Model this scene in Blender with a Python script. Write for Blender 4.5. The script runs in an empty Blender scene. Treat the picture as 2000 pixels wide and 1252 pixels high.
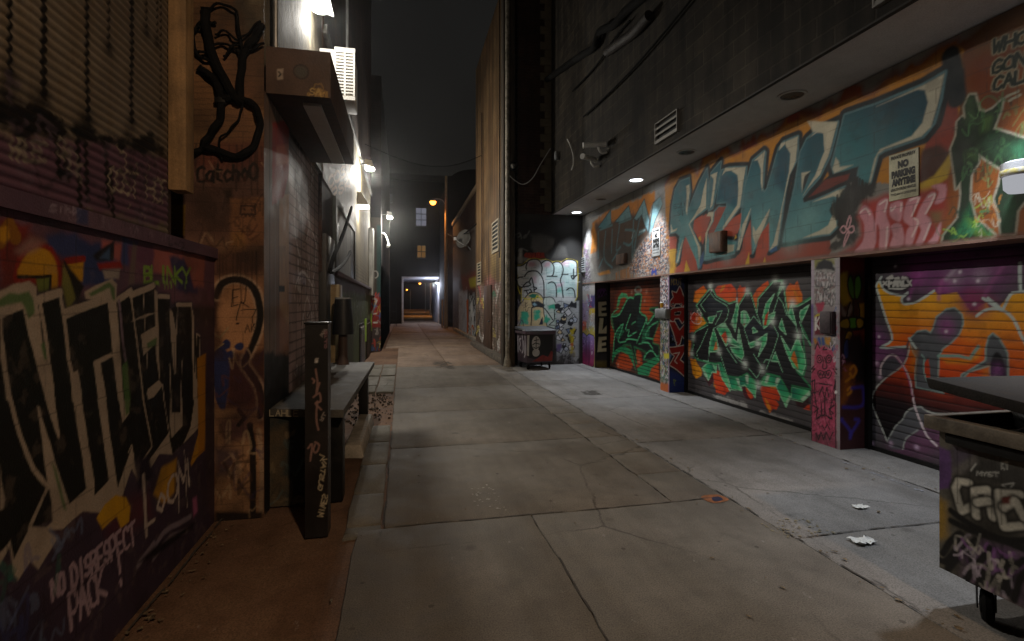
import bpy, bmesh, math, random
import numpy as np
from mathutils import Vector, Matrix
rng = np.random.RandomState(7); random.seed(7)
SC = bpy.context.scene; COL = SC.collection
# ------------------------------------------------------------------ photo geometry
TH = math.atan(.215); CT, ST = math.cos(TH), math.sin(TH); HOR = 592.0; CZ = 1.65
def ray(x, y):
    a = (x-1000)/1000.0
    return ST+a*CT, CT-a*ST, -(y-HOR)/1000.0
def on_x(x, y, X):
    r = ray(x, y); t = X/r[0]; return (X, t*r[1], CZ+t*r[2])
def on_y(x, y, Y):
    r = ray(x, y); t = Y/r[1]; return (t*r[0], Y, CZ+t*r[2])
def on_z(x, y, z=0.0):
    r = ray(x, y); t = (z-CZ)/r[2]; return (t*r[0], t*r[1], z)
def PP(s, z=None):
    """'x,y x,y' -> list of photo pixels; z = (x0, y0, scale) of the enlargement it was read in"""
    out = []
    for q in s.split():
        a, b = q.split(','); a = float(a); b = float(b)
        out.append((z[0]+a/z[2], z[1]+b/z[2]) if z else (a, b))
    return out
def lin(h, a=None):
    h = h.lstrip('#'); c = [int(h[i:i+2], 16)/255 for i in (0, 2, 4)]
    return tuple(((v+.055)/1.055)**2.4 if v > .04045 else v/12.92 for v in c)
# ------------------------------------------------------------------ noise
def hash2(ix, iy, seed):
    n = (ix.astype(np.int64)*374761393 + iy.astype(np.int64)*668265263 + seed*1442695041) & 0xffffffff
    n = ((n ^ (n >> 13))*1274126177) & 0xffffffff
    return ((n ^ (n >> 16)) & 0xffff).astype(np.float32)/65535.0
def vnoise(x, y, seed=0):
    ix = np.floor(x); iy = np.floor(y); fx = (x-ix).astype(np.float32); fy = (y-iy).astype(np.float32)
    fx = fx*fx*(3-2*fx); fy = fy*fy*(3-2*fy)
    a = hash2(ix, iy, seed); b = hash2(ix+1, iy, seed); c = hash2(ix, iy+1, seed); d = hash2(ix+1, iy+1, seed)
    return (a*(1-fx)+b*fx)*(1-fy)+(c*(1-fx)+d*fx)*fy
def fbm(x, y, seed=0, o=4):
    s = 0; a = .5; t = 0
    for i in range(o):
        s = s+a*vnoise(x*2**i, y*2**i, seed+i*17); t += a; a *= .5
    return s/t
def sstep(e0, e1, x):
    t = np.clip((x-e0)/(e1-e0), 0, 1); return t*t*(3-2*t)
def smooth(pts, n=6, closed=False):
    P = [np.array(p, float) for p in pts]; m = len(P); out = []
    rngi = range(m) if closed else range(m-1)
    for i in rngi:
        p0 = P[(i-1) % m] if (closed or i > 0) else P[0]; p1 = P[i]; p2 = P[(i+1) % m]
        p3 = P[(i+2) % m] if (closed or i+2 < m) else P[-1]
        for k in range(n):
            t = k/n
            out.append(tuple(.5*((2*p1)+(-p0+p2)*t+(2*p0-5*p1+4*p2-p3)*t*t+(-p0+3*p1-3*p2+p3)*t**3)))
    if not closed: out.append(tuple(P[-1]))
    return out
# ------------------------------------------------------------------ handwriting (unit strokes, y up)
GL = {
'A':['0,0 .5,1 1,0','.2,.4 .8,.4'],'B':['0,0 0,1 .7,1 .8,.75 .6,.55 0,.5','.6,.55 .95,.3 .8,.02 0,0'],'C':['.95,.85 .6,1 .2,.85 .05,.5 .2,.12 .6,0 .95,.15'],
'D':['0,0 0,1 .5,1 .95,.7 .95,.3 .5,0 0,0'],'E':['.9,1 0,1 0,0 .9,0','0,.5 .7,.5'],'F':['.9,1 0,1 0,0','0,.5 .7,.5'],'G':['.95,.85 .6,1 .2,.85 .05,.5 .2,.12 .6,0 .95,.2 .95,.45 .55,.45'],
'H':['0,0 0,1','1,0 1,1','0,.5 1,.5'],'I':['.5,0 .5,1'],'J':['.8,1 .8,.2 .5,0 .1,.15'],'K':['0,0 0,1','.9,1 0,.45 .95,0'],'L':['0,1 0,0 .85,0'],
'M':['0,0 .1,1 .5,.35 .9,1 1,0'],'N':['0,0 0,1 1,0 1,1'],'O':['.5,1 .1,.8 0,.5 .1,.15 .5,0 .9,.15 1,.5 .9,.85 .5,1'],'P':['0,0 0,1 .7,1 .95,.8 .85,.5 .5,.42 0,.42'],
'Q':['.5,1 0,.5 .5,0 1,.5 .5,1','.6,.3 1,-.1'],'R':['0,0 0,1 .7,1 .95,.8 .8,.55 0,.45','.4,.48 1,0'],'S':['.9,.85 .5,1 .1,.8 .2,.58 .8,.42 .92,.18 .5,0 .05,.15'],
'T':['0,1 1,1','.5,1 .5,0'],'U':['0,1 0,.25 .3,0 .7,0 1,.25 1,1'],'V':['0,1 .5,0 1,1'],'W':['0,1 .25,0 .5,.7 .75,0 1,1'],'X':['0,0 1,1','0,1 1,0'],
'Y':['0,1 .5,.5 1,1','.5,.5 .5,0'],'Z':['0,1 1,1 0,0 1,0'],'!':['.5,1 .5,.35','.5,.1 .5,0'],'.':['.45,.05 .55,.05'],'-':['.1,.5 .9,.5'],' ':[],
'a':['.9,.6 .5,.65 .1,.4 .2,.05 .6,.05 .9,.5 .9,0'],'t':['.4,1 .4,.1 .8,.05','.1,.65 .8,.65'],'c':['.9,.5 .5,.65 .1,.35 .4,0 .9,.1'],'h':['.1,1 .1,0','.1,.5 .5,.65 .8,.5 .85,0'],
'o':['.5,.65 .1,.35 .5,0 .9,.35 .5,.65'],'m':['0,0 0,.6','0,.5 .25,.65 .5,.5 .5,0','.5,.5 .75,.65 1,.5 1,0'],'i':['.5,.6 .5,0','.5,.85 .5,.9'],'1':['.3,.8 .5,1 .5,0'],
'2':['0,.8 .4,1 .9,.8 .8,.5 0,0 1,0'],'3':['.1,.9 .5,1 .9,.8 .5,.55 .95,.3 .6,0 .1,.1'],'6':['.8,.95 .3,.8 .05,.35 .4,0 .9,.2 .8,.5 .2,.45'],
}
# ------------------------------------------------------------------ a painted surface: a fine sheet whose vertices carry the paint colour
class Canvas:
    def __init__(s, axis, c, us, vs, base, seed=1, warp=.004):
        s.axis, s.c, s.us, s.vs, s.seed = axis, c, np.asarray(us, float), np.asarray(vs, float), seed
        s.U, s.V = np.meshgrid(s.us, s.vs); s.U = s.U.astype(np.float32); s.V = s.V.astype(np.float32)
        s.col = np.empty(s.U.shape+(3,), np.float32); s.col[:] = lin(base)
        s.Uw = s.U+warp*2*(fbm(s.U*9, s.V*9, seed+3, 3)-.5)+warp*.6*(vnoise(s.U*70, s.V*70, seed+5)-.5)
        s.Vw = s.V+warp*2*(fbm(s.U*9+50, s.V*9, seed+4, 3)-.5)+warp*.6*(vnoise(s.U*70, s.V*70+9, seed+6)-.5)
        s.disp = None
    def m(s, p):
        if s.axis == 'x': q = on_x(p[0], p[1], s.c); return (q[1], q[2])
        if s.axis == 'y': q = on_y(p[0], p[1], s.c); return (q[0], q[2])
        q = on_z(p[0], p[1], s.c); return (q[0], q[1])
    def pts(s, p, z=None, sm=0, closed=True, uv=False):
        if isinstance(p, str): p = PP(p, z)
        if sm: p = smooth(p, sm, closed)
        return np.array(p if uv else [s.m(q) for q in p], np.float32)
    def blk(s, q, pad):
        u0, u1 = q[:, 0].min()-pad, q[:, 0].max()+pad; v0, v1 = q[:, 1].min()-pad, q[:, 1].max()+pad
        i0, i1 = np.searchsorted(s.us, [u0, u1]); j0, j1 = np.searchsorted(s.vs, [v0, v1])
        return (slice(max(0, j0-1), j1+1), slice(max(0, i0-1), i1+1))
    @staticmethod
    def dist(x, y, q, closed):
        d = np.full(x.shape, 1e9, np.float32); n = len(q)
        for i in range(n if closed else n-1):
            ax, ay = q[i]; bx, by = q[(i+1) % n]; dx, dy = bx-ax, by-ay; L = dx*dx+dy*dy
            if L < 1e-12: continue
            t = np.clip(((x-ax)*dx+(y-ay)*dy)/L, 0, 1)
            d = np.minimum(d, (x-ax-t*dx)**2+(y-ay-t*dy)**2)
        return np.sqrt(d)
    @staticmethod
    def inside(x, y, q):
        c = np.zeros(x.shape, bool); n = len(q)
        for i in range(n):
            ax, ay = q[i]; bx, by = q[(i+1) % n]
            if ay == by: continue
            c ^= ((ay > y) != (by > y)) & (x < (bx-ax)*(y-ay)/(by-ay)+ax)
        return c
    def put(s, b, al, col):
        if callable(col): c = col(s.U[b], s.V[b])
        else: c = np.array(lin(col) if isinstance(col, str) else col, np.float32)
        al = al[..., None]; s.col[b] = s.col[b]*(1-al)+c*al
    def fill(s, p, col, z=None, soft=.006, a=1., sm=0, uv=False, rag=0, ragf=14):
        q = s.pts(p, z, sm, True, uv); b = s.blk(q, soft*2+rag); x, y = s.Uw[b], s.Vw[b]
        if x.size == 0: return
        d = s.dist(x, y, q, True); d = np.where(s.inside(x, y, q), -d, d)
        if rag: d = d+rag*2*(fbm(s.U[b]*ragf, s.V[b]*ragf, s.seed+31, 4)-.5)
        s.put(b, a*sstep(soft, -soft, d), col)
    def stroke(s, p, w, col, z=None, soft=.004, a=1., sm=0, closed=False, uv=False, dry=0):
        q = s.pts(p, z, sm, closed, uv); b = s.blk(q, w+soft*2); x, y = s.Uw[b], s.Vw[b]
        if x.size == 0: return
        d = s.dist(x, y, q, closed); al = a*sstep(w/2+soft, w/2-soft, d)
        if dry: al = al*sstep(dry-.25, dry+.15, fbm(s.U[b]*40, s.V[b]*40, s.seed+8, 3))
        s.put(b, al, col)
    def spray(s, p, r, col, a=.7, z=None, uv=False):
        q = s.pts(p, z, 0, False, uv)
        for c in q:
            b = s.blk(c[None], r*2.2); d2 = ((s.U[b]-c[0])**2+(s.V[b]-c[1])**2)/(r*r)
            n = .75+.5*vnoise(s.U[b]*120, s.V[b]*120, s.seed+12)
            s.put(b, np.clip(a*np.exp(-d2*1.4)*n, 0, 1), col)
    def grad(s, p0, p1, c0, c1, z=None, mid=None):
        a, b = s.pts([PP(p0, z)[0], PP(p1, z)[0]], None, 0, False); d = b-a; L = (d*d).sum()
        c0 = np.array(lin(c0), np.float32); c1 = np.array(lin(c1), np.float32); cm = np.array(lin(mid), np.float32) if mid else None
        def f(U, V):
            t = np.clip(((U-a[0])*d[0]+(V-a[1])*d[1])/L+.12*(fbm(U*5, V*5, s.seed+2, 3)-.5), 0, 1)[..., None]
            if cm is None: return c0*(1-t)+c1*t
            return np.where(t < .5, c0*(1-2*t)+cm*2*t, cm*(2-2*t)+c1*(2*t-1))
        return f
    def text(s, t, o, ex, h, w, col, z=None, adv=1.25, soft=.004, a=1., jit=.05, lean=0, seed=0, dry=0):
        """o: baseline start (px), ex: baseline end (px), h: (dx,dy) px of one letter height"""
        R = np.random.RandomState(seed+len(t)); o = np.array(PP(o, z)[0]); e = np.array(PP(ex, z)[0]); n = len(t)
        k = (z[2] if z else 1.0); hv = np.array(h, float)/k; av = (e-o)/n
        for i, ch in enumerate(t):
            for st in GL.get(ch, GL.get(ch.upper(), [])):
                pp = []
                for gx, gy in PP(st):
                    gx += R.uniform(-jit, jit); gy += R.uniform(-jit, jit)
                    pp.append(tuple(o+av*(i+(gx+lean*gy)/adv)+hv*gy))
                s.stroke(pp, w, col, soft=soft, a=a, dry=dry)
    def scribble(s, box, n, cols, size, w, z=None, seed=0, a=.85, uv=False):
        R = np.random.RandomState(seed)
        q = s.pts(box, z, uv=uv); u0, v0 = q.min(0); u1, v1 = q.max(0)
        for i in range(n):
            cu, cv = R.uniform(u0, u1), R.uniform(v0, v1); sz = size*R.uniform(.5, 1.4); k = R.randint(3, 8); x = cu
            pp = []
            for j in range(k):
                pp.append((x, cv+sz*R.uniform(-.6, .6))); x += sz*R.uniform(-.15, .5)
            s.stroke(smooth(pp, 4), w*R.uniform(.6, 1.4), cols[R.randint(len(cols))], a=a*R.uniform(.5, 1), uv=True)
    def drips(s, p, n, L, w, col, z=None, seed=0, a=.9, uv=False):
        R = np.random.RandomState(seed); q = s.pts(p, z, 0, False, uv)
        for i in range(n):
            k = R.randint(len(q)-1); t = R.rand(); c = q[k]*(1-t)+q[k+1]*t; l = L*R.uniform(.2, 1)
            s.stroke([tuple(c), (c[0]+R.uniform(-.004, .004), c[1]-l)], w*R.uniform(.5, 1.2), col, a=a, uv=True)
    def speckle(s, box, cols, f=60, thr=.55, a=.8, z=None, seed=0, soft=.05, uv=False):
        q = s.pts(box, z, uv=uv); b = s.blk(q, 0)
        d = s.dist(s.U[b], s.V[b], q, True); d = np.where(s.inside(s.U[b], s.V[b], q), -d, d)
        m = sstep(soft, -soft, d)
        for i, c in enumerate(cols):
            n = fbm(s.U[b]*f, s.V[b]*f, seed+i*71+s.seed, 2); s.put(b, a*m*sstep(thr-.05, thr+.05, n), c)
    def wash(s, c, a=.4, f=3., thr=.5, w=.2, seed=0, sx=1, sy=1):
        n = fbm(s.U*f*sx, s.V*f*sy, s.seed+seed+40, 5); s.put((slice(None), slice(None)), a*sstep(thr-w, thr+w, n), c)
    def lines_v(s, vals, w, c, a=.7, u0=None, u1=None):
        m = np.zeros(s.U.shape, np.float32)
        for v in vals: m = np.maximum(m, sstep(w, w*.4, np.abs(s.Vw-v)))
        if u0 is not None: m = m*((s.U > u0) & (s.U < u1))
        s.put((slice(None), slice(None)), m*a, c)
    def lines_u(s, vals, w, c, a=.7, v0=-9, v1=99):
        m = np.zeros(s.U.shape, np.float32)
        for v in vals: m = np.maximum(m, sstep(w, w*.4, np.abs(s.Uw-v))*((s.V > v0) & (s.V < v1)))
        s.put((slice(None), slice(None)), m*a, c)
    def blocks(s, bw, bh, c, a=.5, w=.006, v0=0, u0=0):
        """mortar joints in running bond, taken a little darker than what is painted over them"""
        r = np.floor((s.V-v0)/bh); fv = (s.Vw-v0)/bh; dv = np.abs(fv-np.round(fv))*bh
        fu = (s.Uw-u0)/bw+.5*(r % 2); du = np.abs(fu-np.round(fu))*bw
        m = np.maximum(sstep(w, w*.3, dv), sstep(w, w*.3, du))*(.55+.45*fbm(s.U*4, s.V*4, s.seed+9, 3))
        s.put((slice(None), slice(None)), m*a, c)
    def build(s, name, mat, parent=None, loc=(0, 0, 0), face=1, depth=0., rough=.0):
        nu, nv = len(s.us), len(s.vs); n = nu*nv
        d = np.zeros(s.U.shape) if s.disp is None else s.disp
        co = np.empty((n, 3)); k = {'x': 0, 'y': 1, 'z': 2}[s.axis]; o = [i for i in range(3) if i != k]
        co[:, k] = (s.c+face*d).ravel(); co[:, o[0]] = s.U.ravel(); co[:, o[1]] = s.V.ravel()
        i = np.arange(n).reshape(nv, nu)
        f = np.stack([i[:-1, :-1], i[:-1, 1:], i[1:, 1:], i[1:, :-1]], -1).reshape(-1, 4)
        nat = {'x': 1, 'y': -1, 'z': 1}[s.axis]
        if nat != face: f = f[:, ::-1]
        extra = 0; col = np.ones((n, 4), np.float32); col[:, :3] = s.col.reshape(-1, 3)
        uv = np.stack([s.U.ravel(), s.V.ravel()], -1)
        if depth:                       # the sheet is the front of a solid slab
            cs = [(s.us[0], s.vs[0]), (s.us[-1], s.vs[0]), (s.us[-1], s.vs[-1]), (s.us[0], s.vs[-1])]
            ex = np.zeros((8, 3))
            for j, (a, b) in enumerate(cs):
                for m_, dd in ((0, 0), (4, -depth)):
                    ex[j+m_, k] = s.c+face*dd; ex[j+m_, o[0]] = a; ex[j+m_, o[1]] = b
            ef = [(j, (j+1) % 4, (j+1) % 4+4, j+4) for j in range(4)]+[(4, 5, 6, 7)]
            if nat == face: ef = [e[::-1] for e in ef]
            f = np.concatenate([f, np.array(ef)+n]); co = np.concatenate([co, ex]); extra = 8
            ec = np.ones((8, 4), np.float32); ec[:, :3] = s.col.mean((0, 1)); col = np.concatenate([col, ec])
            uv = np.concatenate([uv, np.array(cs+cs)])
        me = bpy.data.meshes.new(name); co = co-np.array(loc)
        me.vertices.add(len(co)); me.vertices.foreach_set('co', co.astype(np.float32).ravel())
        me.loops.add(f.size); me.loops.foreach_set('vertex_index', f.astype(np.int32).ravel())
        me.polygons.add(len(f)); me.polygons.foreach_set('loop_start', (np.arange(len(f))*4).astype(np.int32))
        me.update(calc_edges=True)
        at = me.color_attributes.new('Paint', 'FLOAT_COLOR', 'POINT'); at.data.foreach_set('color', col.ravel())
        ul = me.uv_layers.new(name='UVMap'); ul.data.foreach_set('uv', uv[f.ravel()].astype(np.float32).ravel())
        sm = np.zeros(len(f), bool); sm[:len(f)-(5 if depth else 0)] = s.disp is not None
        me.polygons.foreach_set('use_smooth', sm)
        ob = bpy.data.objects.new(name, me); COL.objects.link(ob); me.materials.append(mat)
        if parent: ob.parent = parent
        else: ob.location = loc
        return ob
def steps(a, b, d): return np.linspace(a, b, max(2, int(round((b-a)/d))+1))
def ysteps(y0, y1, X, k=.8, lo=.006, hi=.06):
    """spacing along the alley that grows with distance"""
    out = [y0]
    while out[-1] < y1:
        y = max(out[-1], .5); out.append(out[-1]+min(hi, max(lo, k*(y*y+X*X)/(512*abs(X)))))
    out[-1] = y1; return np.array(out)
# ------------------------------------------------------------------ meshes
class MB:
    def __init__(s): s.v = []; s.f = []
    def add(s, vs, fs):
        o = len(s.v); s.v += [tuple(p) for p in vs]; s.f += [tuple(i+o for i in q) for q in fs]; return s
    def box(s, x0, x1, y0, y1, z0, z1):
        return s.add([(x, y, z) for z in (z0, z1) for y in (y0, y1) for x in (x0, x1)],
                     [(0, 2, 3, 1), (4, 5, 7, 6), (0, 1, 5, 4), (2, 6, 7, 3), (0, 4, 6, 2), (1, 3, 7, 5)])
    def hexa(s, b, t):
        return s.add(list(b)+list(t), [(3, 2, 1, 0), (4, 5, 6, 7)]+[(i, (i+1) % 4, (i+1) % 4+4, i+4) for i in range(4)])
    def prism(s, poly, d):
        n = len(poly); d = Vector(d); a = [Vector(p) for p in poly]
        return s.add(a+[p+d for p in a], [tuple(range(n))[::-1], tuple(range(n, 2*n))]+[(i, (i+1) % n, (i+1) % n+n, i+n) for i in range(n)])
    def tube(s, pts, r, n=8, cap=True):
        P = [Vector(p) for p in pts]; m = len(P); rs = r if isinstance(r, (list, tuple)) else [r]*m
        vs = []; fs = []; up = None
        for i in range(m):
            t = (P[min(i+1, m-1)]-P[max(i-1, 0)]).normalized()
            if up is None: up = Vector((0, 0, 1)) if abs(t.z) < .9 else Vector((1, 0, 0))
            a = (up-t*up.dot(t))
            a = a.normalized() if a.length > 1e-4 else t.orthogonal().normalized()
            b = t.cross(a); up = a
            for k in range(n):
                g = 2*math.pi*k/n; vs.append(P[i]+(a*math.cos(g)+b*math.sin(g))*rs[i])
        for i in range(m-1):
            for k in range(n): fs.append((i*n+k, i*n+(k+1) % n, (i+1)*n+(k+1) % n, (i+1)*n+k))
        if cap: fs += [tuple(range(n))[::-1], tuple(range((m-1)*n, m*n))]
        return s.add(vs, fs)
    def cyl(s, p0, p1, r0, r1=None, n=16): return s.tube([p0, p1], [r0, r0 if r1 is None else r1], n)
    def lathe(s, prof, c, axis=(0, 0, 1), n=20):
        ax = Vector(axis).normalized(); a = ax.orthogonal().normalized(); b = ax.cross(a); vs = []; fs = []; c = Vector(c)
        for r, h in prof:
            for k in range(n):
                g = 2*math.pi*k/n; vs.append(c+ax*h+(a*math.cos(g)+b*math.sin(g))*max(r, 1e-4))
        for i in range(len(prof)-1):
            for k in range(n): fs.append((i*n+k, i*n+(k+1) % n, (i+1)*n+(k+1) % n, (i+1)*n+k))
        return s.add(vs, fs)
    def build(s, name, mat, parent=None, loc=(0, 0, 0), bevel=0, seg=2, ang=35, top=False):
        me = bpy.data.meshes.new(name); L = Vector(loc)
        me.from_pydata([tuple(Vector(p)-L) for p in s.v], [], s.f)
        bm = bmesh.new(); bm.from_mesh(me); bmesh.ops.recalc_face_normals(bm, faces=bm.faces)
        if bevel:
            es = [e for e in bm.edges if len(e.link_faces) == 2 and e.calc_face_angle(0) > .6]
            bmesh.ops.bevel(bm, geom=es, offset=bevel, segments=seg, affect='EDGES', profile=.6, clamp_overlap=True)
        bm.to_mesh(me); bm.free(); me.polygons.foreach_set('use_smooth', [True]*len(me.polygons))
        me.set_sharp_from_angle(angle=math.radians(ang))
        ob = bpy.data.objects.new(name, me); COL.objects.link(ob); me.materials.append(mat)
        if parent: ob.parent = parent
        else: ob.location = loc
        return ob
def thing(name, label, cat, loc=(0, 0, 0), group=None):
    o = bpy.data.objects.new(name, None); COL.objects.link(o); o.location = loc; o.empty_display_size = .1
    tag(o, label, cat, group); return o
def tag(o, label, cat, group=None):
    o['label'] = label; o['category'] = cat
    if group: o['group'] = group
    return o
def struct(o, kind='structure'): o['kind'] = kind; return o
def copy_tree(o, parent=None):
    c = o.copy(); COL.objects.link(c); c.parent = parent
    for ch in o.children: copy_tree(ch, c)
    return c
def lettering(txt, size, bold=.0):
    cu = bpy.data.curves.new('letters', 'FONT'); cu.body = txt; cu.size = size; cu.align_x = 'CENTER'; cu.offset = bold; cu.extrude = 0; cu.resolution_u = 3
    ob = bpy.data.objects.new('letters', cu); COL.objects.link(ob); bpy.context.view_layer.update()
    me = bpy.data.meshes.new_from_object(ob); bpy.data.objects.remove(ob); bpy.data.curves.remove(cu)
    v = [tuple(p.co) for p in me.vertices]; f = [tuple(p.vertices) for p in me.polygons]; bpy.data.meshes.remove(me); return v, f
# ------------------------------------------------------------------ materials
def _nt(name):
    m = bpy.data.materials.new(name); m.use_nodes = True; nt = m.node_tree; nt.nodes.clear()
    out = nt.nodes.new('ShaderNodeOutputMaterial'); b = nt.nodes.new('ShaderNodeBsdfPrincipled'); nt.links.new(b.outputs[0], out.inputs[0])
    return m, nt, b
def N(nt, t, **k):
    n = nt.nodes.new('ShaderNode'+t)
    for a, v in k.items():
        if a.startswith('i_'):
            key = a[2:].replace('_', ' ')
            n.inputs[int(key) if key.isdigit() else key].default_value = v
        else: setattr(n, a, v)
    return n
def ramp(nt, f, stops):
    r = nt.nodes.new('ShaderNodeValToRGB'); cr = r.color_ramp
    while len(cr.elements) > len(stops): cr.elements.remove(cr.elements[-1])
    while len(cr.elements) < len(stops): cr.elements.new(1)
    for e, (p, c) in zip(cr.elements, stops): e.position = p; e.color = (*c, 1) if len(c) == 3 else c
    nt.links.new(f, r.inputs[0]); return r.outputs[0]
def mixc(nt, fac, a, b, mode='MIX'):
    n = nt.nodes.new('ShaderNodeMix'); n.data_type = 'RGBA'; n.blend_type = mode
    for sock, v in ((n.inputs[0], fac), (n.inputs[6], a), (n.inputs[7], b)):
        if hasattr(v, 'links') or hasattr(v, 'is_linked'): nt.links.new(v, sock)
        else: sock.default_value = v if isinstance(v, (int, float)) else ((*v, 1) if len(v) == 3 else v)
    return n.outputs[2]
def painted(name, rough=.6, grain=.12, bump=.25, bs=120., brick=None, spec=.3, metal=0.):
    """paint colour from the sheet's vertices over a grainy surface; brick = (width, height, mortar) in metres for real joints"""
    m, nt, b = _nt(name); L = nt.links.new
    at = N(nt, 'Attribute', attribute_name='Paint'); tc = N(nt, 'TexCoord'); uv = N(nt, 'UVMap', uv_map='UVMap')
    n1 = N(nt, 'TexNoise', i_Scale=bs, i_Detail=5.); L(tc.outputs['Object'], n1.inputs['Vector'])
    n2 = N(nt, 'TexNoise', i_Scale=3.3, i_Detail=8., i_Roughness=.65); L(tc.outputs['Object'], n2.inputs['Vector'])
    g = ramp(nt, n2.outputs[0], [(.3, (1-grain*2.2,)*3), (.7, (1+grain*.6,)*3)]); c = mixc(nt, 1., at.outputs[0], g, 'MULTIPLY')
    g2 = ramp(nt, n1.outputs[0], [(.3, (1-grain*1.4,)*3), (.72, (1+grain*.6,)*3)]); c = mixc(nt, 1., c, g2, 'MULTIPLY')
    bp = N(nt, 'Bump', i_Strength=bump, i_Distance=.006); L(n1.outputs[0], bp.inputs['Height']); nrm = bp.outputs[0]
    if brick:
        bt = N(nt, 'TexBrick', i_Scale=1., i_Mortar_Size=brick[2], i_Mortar_Smooth=.3, i_Brick_Width=brick[0], i_Row_Height=brick[1])
        L(uv.outputs[0], bt.inputs['Vector'])
        c = mixc(nt, bt.outputs['Fac'], c, mixc(nt, 1., c, (.5, .48, .46), 'MULTIPLY'))
        b2 = N(nt, 'Bump', i_Strength=.6, i_Distance=.008, invert=True); L(bt.outputs['Fac'], b2.inputs['Height']); L(nrm, b2.inputs['Normal']); nrm = b2.outputs[0]
    L(c, b.inputs['Base Color']); L(nrm, b.inputs['Normal'])
    rr = ramp(nt, n2.outputs[0], [(.3, (rough-.12,)*3), (.7, (min(1, rough+.12),)*3)]); L(rr, b.inputs['Roughness'])
    b.inputs['Specular IOR Level'].default_value = spec; b.inputs['Metallic'].default_value = metal
    return m
def plain(name, col, rough=.6, var=.25, scale=6., bump=.2, metal=0., col2=None, bs=90., spec=.4, streak=0.):
    m, nt, b = _nt(name); L = nt.links.new; c0 = lin(col); c1 = lin(col2) if col2 else tuple(v*(1-var) for v in c0)
    tc = N(nt, 'TexCoord'); src = tc.outputs['Object']
    n1 = N(nt, 'TexNoise', i_Scale=scale, i_Detail=8., i_Roughness=.65); L(src, n1.inputs['Vector'])
    c = ramp(nt, n1.outputs[0], [(.32, c1), (.62, c0)])
    if streak:
        mp = N(nt, 'Mapping'); mp.inputs['Scale'].default_value = (9, 9, .7); L(src, mp.inputs['Vector'])
        n3 = N(nt, 'TexNoise', i_Scale=2., i_Detail=6.); L(mp.outputs[0], n3.inputs['Vector'])
        c = mixc(nt, 1., c, ramp(nt, n3.outputs[0], [(.38, (1-streak,)*3), (.6, (1, 1, 1))]), 'MULTIPLY')
    n2 = N(nt, 'TexNoise', i_Scale=bs, i_Detail=4.); L(src, n2.inputs['Vector'])
    c = mixc(nt, 1., c, ramp(nt, n2.outputs[0], [(.3, (.82,)*3), (.7, (1.06,)*3)]), 'MULTIPLY')
    bp = N(nt, 'Bump', i_Strength=bump, i_Distance=.005); L(n2.outputs[0], bp.inputs['Height']); L(bp.outputs[0], b.inputs['Normal'])
    L(c, b.inputs['Base Color']); L(ramp(nt, n1.outputs[0], [(.3, (max(.05, rough-.1),)*3), (.7, (min(1, rough+.1),)*3)]), b.inputs['Roughness'])
    b.inputs['Metallic'].default_value = metal; b.inputs['Specular IOR Level'].default_value = spec
    return m
def masonry(name, axis, c1, c2, mortar, bw, bh, ms=.008, rough=.85, dirt=.35, bump=.7):
    """brick or block on world position; axis 'x' for walls that run along the alley, 'y' for walls across it"""
    m, nt, b = _nt(name); L = nt.links.new
    ge = N(nt, 'NewGeometry'); sp = N(nt, 'SeparateXYZ'); L(ge.outputs['Position'], sp.inputs[0]); cb = N(nt, 'CombineXYZ')
    L(sp.outputs[1 if axis == 'x' else 0], cb.inputs[0]); L(sp.outputs[2], cb.inputs[1])
    bt = N(nt, 'TexBrick', i_Scale=1., i_Mortar_Size=ms, i_Mortar_Smooth=.25, i_Brick_Width=bw, i_Row_Height=bh, i_Bias=-.1)
    bt.inputs['Color1'].default_value = (*lin(c1), 1); bt.inputs['Color2'].default_value = (*lin(c2), 1); bt.inputs['Mortar'].default_value = (*lin(mortar), 1)
    L(cb.outputs[0], bt.inputs['Vector'])
    n1 = N(nt, 'TexNoise', i_Scale=1.1, i_Detail=9., i_Roughness=.68); L(ge.outputs['Position'], n1.inputs['Vector'])
    n2 = N(nt, 'TexNoise', i_Scale=70., i_Detail=4.); L(ge.outputs['Position'], n2.inputs['Vector'])
    mp = N(nt, 'Mapping'); mp.inputs['Scale'].default_value = (5, 5, .4); L(ge.outputs['Position'], mp.inputs['Vector'])
    n3 = N(nt, 'TexNoise', i_Scale=1.3, i_Detail=6.); L(mp.outputs[0], n3.inputs['Vector'])
    c = mixc(nt, 1., bt.outputs['Color'], ramp(nt, n1.outputs[0], [(.33, (1-dirt*1.4,)*3), (.65, (1.05,)*3)]), 'MULTIPLY')
    c = mixc(nt, 1., c, ramp(nt, n3.outputs[0], [(.36, (1-dirt,)*3), (.58, (1, 1, 1))]), 'MULTIPLY')
    c = mixc(nt, 1., c, ramp(nt, n2.outputs[0], [(.3, (.8,)*3), (.7, (1.08,)*3)]), 'MULTIPLY')
    b1 = N(nt, 'Bump', i_Strength=bump, i_Distance=.01, invert=True); L(bt.outputs['Fac'], b1.inputs['Height'])
    b2 = N(nt, 'Bump', i_Strength=.3, i_Distance=.005); L(n2.outputs[0], b2.inputs['Height']); L(b1.outputs[0], b2.inputs['Normal'])
    L(c, b.inputs['Base Color']); L(b2.outputs[0], b.inputs['Normal']); b.inputs['Roughness'].default_value = rough; b.inputs['Specular IOR Level'].default_value = .25
    return m
def glow(name, col, s):
    m = bpy.data.materials.new(name); m.use_nodes = True; nt = m.node_tree; nt.nodes.clear()
    o = nt.nodes.new('ShaderNodeOutputMaterial'); e = nt.nodes.new('ShaderNodeEmission')
    e.inputs[0].default_value = (*col, 1); e.inputs[1].default_value = s; nt.links.new(e.outputs[0], o.inputs[0]); return m
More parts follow.
